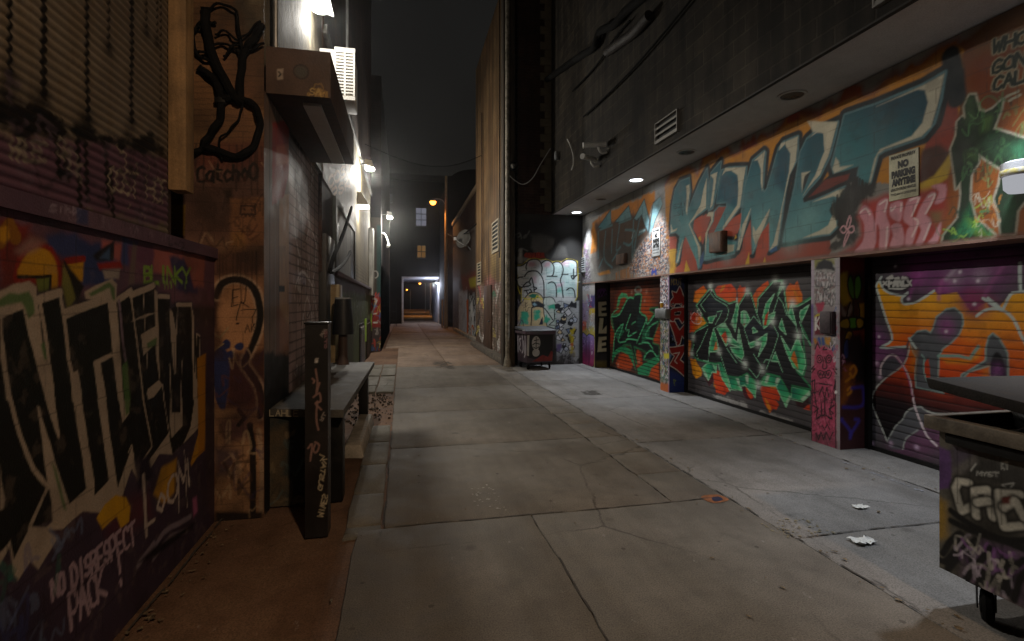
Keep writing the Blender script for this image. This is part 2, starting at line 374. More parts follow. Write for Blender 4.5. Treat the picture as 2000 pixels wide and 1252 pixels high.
# ================================================================== GROUND
def ground_mat(name, c0, c1, c2, rough=.72, wet=.0, seed=0.):
    m, nt, b = _nt(name); L = nt.links.new
    ge = N(nt, 'NewGeometry'); mp = N(nt, 'Mapping'); mp.inputs['Location'].default_value = (seed, seed*1.7, 0); L(ge.outputs['Position'], mp.inputs[0]); P = mp.outputs[0]
    a = N(nt, 'TexNoise', i_Scale=.9, i_Detail=9., i_Roughness=.62); L(P, a.inputs['Vector'])
    d = N(nt, 'TexNoise', i_Scale=4.5, i_Detail=9., i_Roughness=.7); L(P, d.inputs['Vector'])
    f = N(nt, 'TexNoise', i_Scale=120., i_Detail=3.); L(P, f.inputs['Vector'])
    st = N(nt, 'Mapping'); st.inputs['Scale'].default_value = (2.6, .35, 1); L(P, st.inputs[0])
    s = N(nt, 'TexNoise', i_Scale=1.6, i_Detail=7., i_Roughness=.6); L(st.outputs[0], s.inputs['Vector'])
    c = ramp(nt, a.outputs[0], [(.3, lin(c1)), (.52, lin(c0)), (.72, lin(c2))])
    c = mixc(nt, 1., c, ramp(nt, d.outputs[0], [(.3, (.76,)*3), (.5, (.98,)*3), (.7, (1.1,)*3)]), 'MULTIPLY')
    c = mixc(nt, 1., c, ramp(nt, s.outputs[0], [(.34, (.84, .83, .81)), (.56, (1., 1., 1.))]), 'MULTIPLY')
    c = mixc(nt, 1., c, ramp(nt, f.outputs[0], [(.32, (.66,)*3), (.5, (1,)*3), (.7, (1.25,)*3)]), 'MULTIPLY')
    # oil spots and worn pale scuffs with a shape of their own
    v = N(nt, 'TexVoronoi', i_Scale=1.7, feature='F1'); L(P, v.inputs['Vector'])
    dv = N(nt, 'Math', operation='ADD'); L(v.outputs[0], dv.inputs[0])
    dm = N(nt, 'Math', operation='MULTIPLY', i_1=.35); L(d.outputs[0], dm.inputs[0]); L(dm.outputs[0], dv.inputs[1])
    c = mixc(nt, ramp(nt, dv.outputs[0], [(.2, (.55,)*3), (.27, (0, 0, 0))]), c, mixc(nt, 1., c, (.45, .43, .42), 'MULTIPLY'))
    gm = N(nt, 'TexVoronoi', i_Scale=5.5, feature='F1'); L(P, gm.inputs['Vector'])
    gk = N(nt, 'Math', operation='MULTIPLY'); L(ramp(nt, gm.outputs['Distance'], [(.07, (.75,)*3), (.1, (0, 0, 0))]), gk.inputs[0])
    sx = N(nt, 'SeparateColor'); L(gm.outputs['Color'], sx.inputs[0]); L(ramp(nt, sx.outputs[0], [(.62, (0,)*3), (.66, (1,)*3)]), gk.inputs[1])
    c = mixc(nt, gk.outputs[0], c, mixc(nt, 1., c, (.42, .4, .39), 'MULTIPLY'))
    w = N(nt, 'Mapping'); w.inputs['Scale'].default_value = (3.2, 1.3, 1); w.inputs['Rotation'].default_value = (0, 0, .5); L(P, w.inputs[0])
    sc = N(nt, 'TexNoise', i_Scale=3.1, i_Detail=10., i_Roughness=.75); L(w.outputs[0], sc.inputs['Vector'])
    c = mixc(nt, ramp(nt, sc.outputs[0], [(.63, (0, 0, 0)), (.72, (.5,)*3)]), c, (.46, .45, .43))
    # fine cracks
    wp = N(nt, 'Mix', data_type='RGBA'); wp.inputs[0].default_value = .12; L(P, wp.inputs[6]); L(d.outputs[1], wp.inputs[7])
    cr = N(nt, 'TexVoronoi', i_Scale=.55, feature='DISTANCE_TO_EDGE'); L(wp.outputs[2], cr.inputs['Vector'])
    cm = N(nt, 'Math', operation='MULTIPLY'); L(ramp(nt, cr.outputs[0], [(.0, (1,)*3), (.006, (0, 0, 0))]), cm.inputs[0]); L(ramp(nt, a.outputs[0], [(.48, (0,)*3), (.58, (.8,)*3)]), cm.inputs[1])
    c = mixc(nt, cm.outputs[0], c, mixc(nt, 1., c, (.28, .27, .26), 'MULTIPLY'))
    L(c, b.inputs['Base Color'])
    b1 = N(nt, 'Bump', i_Strength=.5, i_Distance=.004); L(f.outputs[0], b1.inputs['Height'])
    b2 = N(nt, 'Bump', i_Strength=.18, i_Distance=.03); L(d.outputs[0], b2.inputs['Height']); L(b1.outputs[0], b2.inputs['Normal']); L(b2.outputs[0], b.inputs['Normal'])
    L(ramp(nt, d.outputs[0], [(.32, (rough-.04,)*3), (.66, (min(1, rough+.2),)*3)]), b.inputs['Roughness']); b.inputs['Specular IOR Level'].default_value = .22
    return m
M_slab = ground_mat('worn_concrete', '#6c665e', '#5c564f', '#787169')
M_apron = ground_mat('apron_concrete', '#75726f', '#65625f', '#83807d', seed=4.)
M_dirt = ground_mat('dirty_ground', '#6a5140', '#4a382c', '#7d6450', rough=.8, seed=9.)
M_far = ground_mat('far_concrete', '#857364', '#6e5f54', '#948274', seed=13.)
M_paver = ground_mat('mossy_pavers', '#6f6b62', '#55524a', '#83807a', rough=.75, seed=21.)
g = MB(); g.add([(-150, -150, -.02), (150, -150, -.02), (150, 260, -.02), (-150, 260, -.02)], [(0, 1, 2, 3)])
struct(g.build('ground', M_dirt))
from mathutils import noise as MN
def wob(x, y):
    a = MN.fractal(Vector((x*1.1+y*2.3, y*1.7-x*.9, 3.1)), 1., 2., 4); b = MN.fractal(Vector((x*2.1+31, y*1.3+x*.4, 7.7)), 1., 2., 4)
    return x+a*.014, y+b*.014
def slab(mb, x0, x1, y0, y1, gap=.0045, z=0., low=-.03, drop=.004, tilt=0.):
    n = lambda d: max(2, int(abs(d)/.12)+1); e = []
    for (ax, ay, bx, by) in ((x0, y0, x1, y0), (x1, y0, x1, y1), (x1, y1, x0, y1), (x0, y1, x0, y0)):
        k = n(abs(bx-ax)+abs(by-ay))
        for i in range(k):
            t = i/k; e.append((ax+(bx-ax)*t, ay+(by-ay)*t))
    cx, cy = (x0+x1)/2, (y0+y1)/2
    def ring(ins, zz):
        out = []
        for (x, y) in e:
            wx, wy = wob(x, y); ix = (1 if x < cx else -1)*ins if abs(x-x0) < 1e-6 or abs(x-x1) < 1e-6 else 0
            iy = (1 if y < cy else -1)*ins if abs(y-y0) < 1e-6 or abs(y-y1) < 1e-6 else 0
            out.append((wx+ix, wy+iy, zz+tilt*(x-cx)))
        return out
    r0, r1, r2 = ring(gap, low), ring(gap, z-drop), ring(gap+drop*1.4, z); m = len(e)
    mb.add(r0+r1+r2, [(i, (i+1) % m, (i+1) % m+m, i+m) for i in range(m)]+[(i+m, (i+1) % m+m, (i+1) % m+2*m, i+2*m) for i in range(m)]+[tuple(range(2*m, 3*m))])
al = MB()
slab(al, -.13, .99, -6, -1.2); slab(al, .99, 2.7, -6, -1.2); slab(al, -.32, .99, -1.2, 3.87); slab(al, .99, 2.7, -1.2, 3.87)
rows = [3.87, 5.95, 7.85, 10.1, 13.5]
for i in range(4):
    slab(al, -.13, 2.2, rows[i], rows[i+1])
    y = rows[i]
    while y < rows[i+1]-.05:
        y2 = min(rows[i+1], y+(.7 if i < 3 else 1.2)); slab(al, 2.2, 2.7, y, y2, gap=.008); y = y2
struct(al.build('alley_pavement', M_slab, ang=60))
ap = MB(); ya = [-6, .4, 3.1, 5.6, 8.35, 10.6, 13.2]
for i in range(6):
    slab(ap, 2.7, 4.55, ya[i], ya[i+1], z=-.002)
    slab(ap, 4.55, 5.6, ya[i]+.0, ya[i+1], z=.004, gap=.006)
struct(ap.build('garage_apron', M_apron, ang=60))
fp = MB(); yf = [13.5, 16.2, 19.4, 23.5, 29, 36, 42]
for i in range(6):
    slab(fp, -.6 if i > 1 else -.13, 1.2, yf[i], yf[i+1], gap=.01); slab(fp, 1.2, 3.3 if i > 1 else 2.62, yf[i], yf[i+1], gap=.01)
slab(fp, -14, -.6, 30, 42, gap=.01); slab(fp, -30, 40, 42, 50.5, gap=.01); slab(fp, -30, 40, 50.5, 120, gap=.02)
struct(fp.build('far_pavement', M_far, ang=60))
pv = MB(); y = 9.75; R = np.random.RandomState(3)
for r in range(6):
    for (a, b_) in ((-.8, -.48), (-.48, -.14)):
        slab(pv, a, b_, y, y+.72, gap=.012, z=.01+R.uniform(-.01, .018), tilt=R.uniform(-.03, .03))
    y += .72
y = 2.9
for r in range(5):
    slab(pv, -.42, -.14, max(y, 3.95), y+.85, gap=.012, z=-.002+R.uniform(-.006, .006)); y += .85
struct(pv.build('paving_strip', M_paver, ang=60))
# loose broken stone where the strip is dug up
gv = MB(); R = np.random.RandomState(5)
for i in range(190):
    x, yy = R.uniform(-.85, -.16), R.uniform(7.25, 9.7); r = R.uniform(.008, .03)*(1.6 if R.rand() < .06 else 1)
    p = [Vector((R.normal(), R.normal(), R.normal())).normalized()*r*R.uniform(.7, 1.2) for _ in range(8)]
    bm = bmesh.new(); [bm.verts.new(Vector((x, yy, -.018+r*.4))+q) for q in p]; h = bmesh.ops.convex_hull(bm, input=bm.verts)
    bm.verts.index_update(); gv.add([v.co for v in bm.verts], [[v.index for v in f.verts] for f in bm.faces]); bm.free()
struct(gv.build('gravel', plain('broken_stone', '#4f463c', .9, .5, 9., .4), ang=20), 'stuff')
# kerb stone beside the bench, kerb under the tan wall
M_kerb = plain('kerb_stone', '#a39c90', .8, .35, 5., .5, col2='#6b655b')
k = MB(); k.hexa([(-.63, 5.75, -.02), (-.40, 5.7, -.02), (-.37, 7.3, -.02), (-.60, 7.35, -.02)], [(-.60, 5.78, .12), (-.43, 5.74, .12), (-.40, 7.27, .13), (-.57, 7.3, .13)])
ko = k.build('kerb_stone', M_kerb, loc=(-.5, 6.5, 0), bevel=.018, seg=3); tag(ko, 'pale loose kerb stone lying on the ground right of the bench', 'kerb stone')

# ================================================================== MATERIALS
M_cmu = painted('painted_block', .62, .13, .35, 110)
M_rough = painted('painted_rough_wall', .7, .16, .45, 80)
M_door = painted('painted_steel_slats', .62, .1, .12, 160, spec=.25)
M_tanp = painted('tan_brick', .75, .17, .4, 80, brick=(.24, .085, .008))
M_steel = painted('painted_bin_steel', .45, .14, .2, 70, spec=.45)
M_grey = masonry('grey_block', 'x', '#3b342b', '#2c2720', '#4a4338', .42, .2, .011, dirt=.55, bump=1.)
M_greyy = masonry('grey_block_across', 'y', '#5a564f', '#4e4a44', '#6b6760', .42, .2, .008, dirt=.3)
M_brown = masonry('dark_brown_brick', 'y', '#4a2f22', '#39241a', '#4b3d33', .22, .075, .007, dirt=.5)
M_brownx = masonry('dark_brown_brick_along', 'x', '#4a2f22', '#39241a', '#4b3d33', .22, .075, .007, dirt=.5)
M_pale = masonry('pale_brick', 'x', '#85795c', '#786c52', '#5f5a4b', .24, .085, .008, dirt=.35)
M_end = masonry('end_brick', 'y', '#201813', '#18120f', '#241e1a', .25, .085, .008, dirt=.45)
M_soffit = plain('soffit_plaster', '#cac9c6', .8, .22, 1.6, .2)
M_dark = plain('black_metal', '#1b1a19', .45, .4, 9., .15, metal=.3)
M_black = plain('black_recess', '#0d0c0b', .8, .4, 6., .2)
M_trimw = plain('weathered_timber', '#a08058', .75, .35, 7., .35, streak=.35)
M_tanm = plain('tan_render', '#8a7358', .85, .3, 2., .35, streak=.4)
M_conc = plain('bench_concrete', '#615f5a', .8, .4, 6., .5, col2='#2f2d2a')
M_rust = plain('brown_steel', '#4a3528', .6, .4, 3., .25, col2='#2d201a', streak=.4)
M_white = plain('white_paint', '#d8d6d0', .5, .2, 5., .15)
M_galv = plain('galvanised', '#8e9090', .4, .25, 8., .1, metal=.6)
M_rubber = plain('black_rubber', '#131211', .9, .3, 20., .2, spec=.12)
M_glassd = plain('dark_glass', '#0c0e10', .12, .3, 3., .02, spec=.6)

# ================================================================== LEFT: graffiti wall building
A = thing('graffiti_building', 'low left building with tall black and white block letters under a ribbed shutter', 'building', (-1.4, 2.5, 0))
LA = (-1.4, 2.5, 0)
MB().box(-6, -1.705, -8, 4.28, -.02, 9).build('wall', M_rough, A, LA)
cv_low = Canvas('x', -1.40, ysteps(.8, 4.3, 1.4, .75), steps(-.02, 1.99, .006), '#3a3036', 11)
cv_band = Canvas('x', -1.375, ysteps(.8, 4.3, 1.4, .8), steps(1.99, 2.065, .009), '#6a5260', 12)
cv_up = Canvas('x', -1.41, ysteps(.8, 3.52, 1.4, .8), steps(2.065, 5.0, .0065), '#7d7264', 13, warp=.003)
ph = (cv_up.V-2.065)/.042; cv_up.disp = .011*np.abs(np.sin(np.pi*ph))-.004
# ================================================================== LEFT: plank-fronted shop
B = thing('shop_building', 'tall shop building on the left with plank front, roller shutter and pale lit brick', 'building', (-1.05, 8, 0)); LB = (-1.05, 8, 0)
cv_face = Canvas('y', 4.3, steps(-1.82, -1.05, .0075), steps(-.02, 5.0, .0075), '#8d6e54', 14)
cv_trim = Canvas('x', -1.05, ysteps(4.312, 5.2, 1.05, .45), steps(-.02, 3.31, .009), '#7a6455', 15)
cv_sht = Canvas('x', -1.10, ysteps(5.2, 7.3, 1.1, .5), steps(.55, 3.4, .011), '#6f5f58', 16)
cv_box = Canvas('y', 4.36, steps(-1.05, -.565, .008), steps(3.31, 3.68, .008), '#513a2c', 17)
cv_green = Canvas('x', -1.05, ysteps(8.2, 18.2, 1.05, .5, hi=.12), steps(-.02, 2.08, .014), '#4c5a38', 18)
w = MB(); w.box(-6, -1.3, 4.62, 18.2, 0, 13); w.build('wall', M_brownx, B, LB)
w = MB(); w.box(-1.3, -1.05, 11.8, 18.19, 2.08, 5.35); w.build('brick_front', M_pale, B, LB)
w = MB(); w.box(-1.3, -1.055, 7.3, 11.8, 2.08, 5.35); w.build('brown_front', M_brownx, B, LB)
cv_tagw = Canvas('x', -1.045, ysteps(7.3, 11.8, 1.05, .45), steps(3.34, 5.3, .014), '#412d21', 51)
w = MB(); w.box(-1.3, -1.03, 7.3, 18.19, 5.35, 13); w.build('dark_upper_brick', M_brownx, B, LB)
w = MB(); w.box(-1.05, -.99, 7.3, 18.19, 5.3, 5.42); w.build('string_course', M_conc, B, LB, bevel=.01)
w = MB(); w.box(-1.32, -1.05, 4.6, 7.3, 3.4, 13); w.box(-1.32, -1.06, 4.31, 4.6, 5.0, 13); w.build('upper_front', plain('stained_render', '#6e6655', .8, .45, 2.6, .5, col2='#3f3b32', streak=.75), B, LB)
w = MB(); w.box(-1.25, -1.0, 7.32, 8.18, 0, 2.6); w.build('dark_post', M_dark, B, LB, bevel=.01)
# shutter housing overhang
w = MB(); w.hexa([(-1.05, 4.37, 3.31), (-.565, 4.37, 3.31), (-.565, 6.4, 3.31), (-1.05, 6.4, 3.31)], [(-1.05, 4.37, 3.68), (-.565, 4.37, 3.68), (-.565, 6.4, 3.68), (-1.05, 6.4, 3.68)])
hb = w.build('shutter_housing', M_rust, B, LB, bevel=.006)
w = MB(); w.box(-.80, -.66, 4.5, 6.3, 3.285, 3.308); o = w.build('soffit_strip', M_soffit, B, LB); o.parent = hb
# window above the green wall
w = MB(); w.box(-1.06, -1.0, 8.35, 8.5, 2.1, 3.32); w.box(-1.06, -1.0, 11.65, 11.8, 2.1, 3.32); w.box(-1.06, -1.0, 8.5, 11.65, 3.2, 3.32); w.box(-1.06, -.98, 8.5, 11.65, 2.085, 2.16)
wf = w.build('window', plain('dark_green_frame', '#2c332c', .6, .4), B, LB, bevel=.006)
for nm, mt, a, b_ in (('panel', plain('pale_board', '#77746a', .7, .3, 2., .2, streak=.4), 8.9, 10.9), ('shutter_leaf', M_dark, 10.94, 11.65), ('side_board', M_dark, 8.5, 8.86)):
    w = MB(); w.box(-1.075, -1.02, a, b_, 2.16, 3.2); o = w.build(nm, mt, B, LB); o.parent = wf
# louvred doors and lime strips low on the green wall
for y0, y1 in ((13.4, 15.0), (15.9, 17.9)):
    w = MB(); w.box(-1.06, -1.035, y0, y1, .02, 1.12); z = .08
    while z < 1.06: w.hexa([(-1.035, y0+.06, z), (-1.0, y0+.06, z-.02), (-1.0, y1-.06, z-.02), (-1.035, y1-.06, z)], [(-1.035, y0+.06, z+.012), (-1.0, y0+.06, z-.008), (-1.0, y1-.06, z-.008), (-1.035, y1-.06, z+.012)]); z += .055
    w.build('louvre', M_dark, B, LB)
M_lime = plain('lime_paint', '#8fb53a', .5, .2)
for q in ((15.15, 15.5, .55, 1.2), (17.95, 18.15, .7, 1.3)): MB().box(-1.045, -1.0, *q).build('lime_strip', M_lime, B, LB)
w = MB(); w.box(-1.06, -.96, 8.2, 18.15, 2.08, 2.15); w.build('ledge', plain('purple_ledge', '#5b4650', .7, .4), B, LB, bevel=.008)
w = MB(); w.box(-1.05, -.92, 17.2, 18.0, 1.9, 4.1); w.build('pilaster', plain('white_board', '#aaa89f', .6, .35, 3., .2, streak=.4), B, LB, bevel=.01)
# ================================================================== LEFT: next building along
C_ = thing('corner_building', 'dark building on the left past the green wall with red and teal painted corner', 'building', (-.7, 24, 0)); LC = (-.7, 24, 0)
MB().box(-9, -.7, 18.23, 31, 0, 9.5).build('wall', masonry('sooty_brick', 'x', '#2c2420', '#221c19', '#302a26', .22, .075, .007, dirt=.5), C_, LC)
cv_cor = Canvas('y', 18.2, steps(-1.05, -.7, .016), steps(0, 4.6, .02), '#4c4138', 19)
cv_corx = Canvas('x', -.7, ysteps(18.2, 30, .7, .5, hi=.2), steps(0, 3.0, .03), '#6a5c50', 20)
# ================================================================== END building with the passage
E = thing('end_building', 'dark brick building closing the alley with a lit drive-through passage', 'building', (1.5, 42, 0)); LE = (1.5, 42, 0)
w = MB(); w.box(-30, -.02, 42, 50, 0, 11.5); w.box(3.0, 40, 42, 50, 0, 11.5); w.box(-.02, 3.0, 42.001, 50, 3.78, 11.5); w.build('wall', M_end, E, LE)
w = MB(); w.box(-.02, .12, 41.95, 49.9, 0, 3.78); w.box(2.86, 3.0, 41.95, 49.9, 0, 3.78); w.box(.12, 2.86, 41.95, 49.9, 3.62, 3.78); w.build('passage_lining', plain('passage_white', '#c0c0c8', .7, .3, 2.), E, LE, bevel=.01)
def window(parent, loc, x0, x1, z0, z1, y, lit, nx=2, nz=2, fm=None):
    f = MB(); t = .07
    f.box(x0-t, x0, y-.05, y+.02, z0-t, z1+t); f.box(x1, x1+t, y-.05, y+.02, z0-t, z1+t); f.box(x0, x1, y-.05, y+.02, z1, z1+t); f.box(x0, x1, y-.09, y+.02, z0-t, z0)
    for i in range(1, nx): xx = x0+(x1-x0)*i/nx; f.box(xx-.02, xx+.02, y-.04, y+.01, z0, z1)
    for i in range(1, nz): zz = z0+(z1-z0)*i/nz; f.box(x0, x1, y-.042, y+.012, zz-.025, zz+.025)
    wn = f.build('window', fm or M_dark, parent, loc)
    pn = MB().box(x0, x1, y-.015, y+.002, z0, z1).build('pane', lit, parent, loc); pn.parent = wn; return wn
g_white = glow('lit_window', (.75, .78, .95), .16); g_amb = glow('amber_window', (1., .5, .12), .1); g_dim = glow('dim_window', (.8, .8, .85), .045)
def exy(x, y, Y=42): return on_y(x, y, Y)
a = exy(812.5, 441); b = exy(832.5, 407); window(E, LE, a[0], b[0], a[2], b[2], 42, g_white, 2, 3)
a = exy(815, 503); b = exy(831, 480); window(E, LE, a[0], b[0], a[2], b[2], 42, g_amb, 2, 2)
a = exy(749, 394); b = exy(766, 380); window(E, LE, a[0], b[0], a[2], b[2], 42, g_dim, 4, 1)
w = MB(); w.box(-30, 40, 41.8, 42.0, 11.5, 12.0); w.build('parapet', M_end, E, LE)
# barrel-roofed block in front of it, on the right
D2 = thing('round_topped_building', 'dark building with rounded roof corner behind the street lamp pole', 'building', (4.5, 37, 0)); LD = (4.5, 37, 0)
pr = [(2.95, 36, 0), (2.95, 36, 9.6)]+[(2.95+1.9*(1-math.cos(t)), 36, 9.6+1.5*math.sin(t)) for t in np.linspace(.15, math.pi/2, 9)]+[(12, 36, 11.1), (12, 36, 0)]
MB().prism(pr, (0, 5.6, 0)).build('wall', M_end, D2, LD)
# ================================================================== RIGHT: grey low building with panel
F_ = thing('panel_building', 'two-storey building on the right with a pale painted panel and dish', 'building', (3.2, 26, 0)); LF = (3.2, 26, 0)
MB().box(3.205, 12, 20.4, 33, 0, 6.6).build('wall', M_brownx, F_, LF)
cv_pan = Canvas('x', 3.2, ysteps(20.4, 33, 3.2, .6, hi=.2), steps(0, 5.2, .03), '#5b5048', 21)
w = MB(); w.box(3.12, 3.5, 20.4, 33, 6.6, 6.8); w.build('coping', M_tanm, F_, LF)
w = MB(); w.box(3.02, 3.2, 21.5, 31, 0, .16); w.build('plinth', M_kerb, F_, LF, bevel=.02)
# ================================================================== RIGHT: tan building
T = thing('tan_building', 'tall tan rendered building on the right with pipes, louvre vents and a graffiti side wall', 'building', (2.9, 16, 0)); LT = (2.9, 16, 0)
MB().box(3.0, 12, 13.3, 20.38, 0, 10.6).build('core', M_brownx, T, LT)
cv_tan = Canvas('x', 2.9, ysteps(13.2, 20.4, 2.9, .6), np.concatenate([steps(0, 4.6, .022), steps(4.66, 11, .06)]), '#a08058', 22)
cv_end = Canvas('y', 13.2, steps(2.9, 4.8, .0155), steps(0, 4.02, .0155), '#35322e', 23)
w = MB(); w.box(2.9, 4.9, 13.2, 13.35, 4.02, 14); w.build('side_brick', M_brown, T, LT)
q = MB(); z = 4.1; i = 0
while z < 13.5:
    q.box(3.60 if i % 2 else 3.72, 3.93, 13.14, 13.22, z, z+.20); z += .205; i += 1
q.build('quoin', plain('quoin_stone', '#6e6450', .85, .35, 3., .4), T, LT, bevel=.008)
w = MB(); w.box(2.58, 2.89, 13.06, 13.4, 0, 12.5); w.build('corner_pier', plain('stained_pier', '#4a3d2e', .85, .45, 2.5, .4, col2='#3a3226', streak=.5), T, LT, bevel=.012)
w = MB(); w.tube([(2.67, 12.99, .25), (2.67, 12.99, 12.4)], .055, 12); w.lathe([(.1, .0), (.1, .05), (.06, .27)], (2.67, 12.99, 0)); w.build('downpipe', plain('pipe_paint', '#a39c8c', .6, .5, 9., .3, col2='#4a463e'), T, LT)
for (yy, z0, z1, r, mt) in ((15.0, 3.0, 10.8, .016, M_dark), (18.5, 2.4, 8.6, .02, M_rust)):
    MB().tube([(2.85, yy, z0), (2.85, yy, z1)], r, 8).build('wall_pipe', mt, T, LT)
def louvre_x(name, x, y0, y1, z0, z1, face, mt, parent, loc, dark=M_black, n=6, t=.035):
    f = MB(); e = .05*min(1, (z1-z0)); d = face*t
    xa, xb = sorted((x, x+d))
    f.box(xa, xb, y0, y0+e, z0, z1); f.box(xa, xb, y1-e, y1, z0, z1); f.box(xa, xb, y0+e, y1-e, z0, z0+e); f.box(xa, xb, y0+e, y1-e, z1-e, z1)
    h = (z1-z0-2*e)/n
    for i in range(n):
        zz = z0+e+i*h
        f.hexa([(x, y0+e, zz+h*.45), (x+d*.9, y0+e, zz), (x+d*.9, y1-e, zz), (x, y1-e, zz+h*.45)], [(x, y0+e, zz+h*.45+.008), (x+d*.9, y0+e, zz+h*.35), (x+d*.9, y1-e, zz+h*.35), (x, y1-e, zz+h*.45+.008)])
    o = f.build(name, mt, parent, loc)
    xb = x+face*.003; p = MB().box(min(x, xb), max(x, xb), y0+.01, y1-.01, z0+.01, z1-.01).build('duct_mouth', dark, parent, loc)
    p.parent = o if parent else o
    if not parent: p.location = (0, 0, 0)
    return o
M_vent = plain('vent_paint', '#b3a78e', .6, .3, 5., .2)
louvre_x('louvre_vent', 2.9, 15.35, 16.5, 3.25, 4.25, -1, M_vent, T, LT, n=7)
louvre_x('louvre_vent', 2.9, 18.9, 19.9, 2.35, 3.2, -1, M_vent, T, LT, n=7)
w = MB(); w.box(2.84, 2.9, 16.55, 17.95, .1, 2.25); dr = w.build('door', plain('brown_door', '#5d4639', .6, .4, 3., .25, streak=.4), T, LT, bevel=.008)
w = MB(); w.lathe([(.01, 0), (.03, .02), (.035, .05), (.0, .07)], (2.84, 16.75, 1.05), (-1, 0, 0), 10); o = w.build('handle', M_galv, T, LT); o.parent = dr
w = MB(); w.hexa([(2.62, 13.3, -.02), (2.9, 13.3, -.02), (2.9, 20.4, -.02), (2.66, 20.4, -.02)], [(2.66, 13.3, .13), (2.9, 13.3, .14), (2.9, 20.4, .14), (2.70, 20.4, .13)])
kb = w.build('kerb', plain('worn_kerb', '#6a6258', .85, .5, 7., .5, col2='#38332d'), loc=(2.75, 17, 0), bevel=.02); tag(kb, 'worn painted kerb along the foot of the tan wall', 'kerb')
# ================================================================== RIGHT: garage building
G = thing('garage_building', 'grey block garage on the right with three painted roller doors under an overhang', 'building', (4.8, 6, 0)); LG = (4.8, 6, 0)
cv_mur = Canvas('x', 4.8, ysteps(1.4, 13.2, 4.8, .72), steps(2.19, 4.02, .0095), '#8b867d', 24)
cv_d3 = Canvas('x', 5.18, ysteps(1.45, 4.84, 5.18, .7), steps(.035, 2.5, .0098), '#4a4648', 25, warp=.003)
cv_d2 = Canvas('x', 5.15, ysteps(5.25, 8.59, 5.15, .7), steps(.035, 2.5, .0098), '#474345', 26, warp=.003)
cv_d1 = Canvas('x', 5.19, ysteps(8.92, 12.3, 5.19, .65), steps(.035, 2.5, .0118), '#4a3028', 27, warp=.004)
for cv in (cv_d1, cv_d2, cv_d3):
    f = ((cv.V-.035)/.081) % 1; cv.disp = -.0045*sstep(.13, .0, f)-.0045*sstep(.9, 1., f)+.0008*np.sin(np.pi*f)
cv_p1 = Canvas('x', 4.8, ysteps(8.59, 8.92, 4.8, .4), steps(0, 2.188, .011), '#8d8a88', 28)
cv_p2 = Canvas('x', 4.8, ysteps(4.84, 5.25, 4.8, .5), steps(0, 2.188, .009), '#9a8f90', 29)
cv_pe = Canvas('x', 4.8, ysteps(12.3, 13.2, 4.8, .5), steps(0, 2.188, .014), '#9a9490', 30)
cv_j1 = Canvas('y', 8.588, steps(4.805, 5.2, .012), steps(0, 2.188, .012), '#2c3350', 31)
cv_j2 = Canvas('y', 4.838, steps(4.805, 5.23, .009), steps(0, 2.188, .009), '#4a2422', 32)
cv_je = Canvas('y', 12.298, steps(4.805, 5.24, .016), steps(0, 2.188, .016), '#242122', 33)
w = MB(); w.box(5.3, 14, -6, 13.2, 0, 4.0); w.box(4.8, 5.3, -6, 1.45, 0, 4.0); w.box(4.86, 5.3, 1.45, 13.19, 2.5, 4.0); w.build('wall', M_black, G, LG)
w = MB(); w.box(3.931, 14, -6, 13.19, 4.03, 4.199); w.build('soffit', M_soffit, G, LG)
w = MB(); w.box(3.9, 14, -6, 13.135, 4.2, 14); w.box(3.9, 3.93, -6, 13.135, 4.034, 4.2); w.build('upper_wall', M_grey, G, LG)
w = MB(); w.box(3.892, 3.945, -6, 13.13, 4.012, 4.033); w.build('drip_edge', plain('edge_trim', '#38342f', .8, .4, 3., .3, col2='#24211e'), G, LG, bevel=.006)
w = MB(); w.box(4.79, 5.19, 1.4, 13.2, 2.165, 2.188); w.build('lintel_flashing', plain('rusty_flashing', '#8d6a5a', .6, .4, 8.), G, LG)

a, b = on_x(1133, 533, 4.8), on_x(1144, 502, 4.8)
louvre_x('louvre_vent', 4.8, b[1], a[1], a[2], b[2], -1, plain('vent_grey', '#a5a5a5', .5, .3), G, LG, n=6)
# ================================================================== LAMPS AND OTHER THINGS
LAMPS = []
WHc = (1., .95, .86); COc = (.84, .91, 1.); ORc = (1., .45, .12)
def add_lamp(kind, name, loc, e, col, **k): LAMPS.append(((kind, name, loc, e, col), k))
gl_cool = glow('cool_lens', (.86, .92, 1.), 10.); gl_warm = glow('white_lens', (1., .97, .9), 30.); gl_or = glow('sodium_lens', (1., .30, .03), 12.); gl_orf = glow('far_sodium_lens', (1., .30, .03), 9.)
M_off = plain('dull_lens', '#3a3835', .3, .2)
# recessed soffit lights
def soffit_light(y, x, lit, lab):
    L = (x, y, 4.03); t = thing('soffit_light', lab, 'ceiling light', L, 'recessed lights in the soffit')
    MB().lathe([(.155, 0), (.155, -.012), (.125, -.014), (.12, .02)], L, n=28).build('trim_ring', M_soffit if not lit else M_white, t, L)
    MB().lathe([(.0, -.004), (.122, -.004), (.122, .0)], L, n=28).build('lens', gl_cool if lit else M_off, t, L)
    if lit: add_lamp('SPOT', 'soffit_lamp', (x, y, 4.0), lit, COc, r=.09, to=(x, y, 0), ang=78, blend=.75)
soffit_light(2.82, 4.32, 430, 'lit round soffit light above the near dumpster')
soffit_light(5.05, 4.36, 0, 'unlit round soffit light above the middle of the big teal letters')
soffit_light(7.3, 4.38, 0, 'unlit round soffit light next to the louvre vent')
soffit_light(9.15, 4.42, 470, 'bright round soffit light above the narrow notice')
soffit_light(11.0, 4.45, 0, 'unlit round soffit light between the two bright ones')
soffit_light(12.75, 4.47, 540, 'small bright soffit light beside the dark end wall')
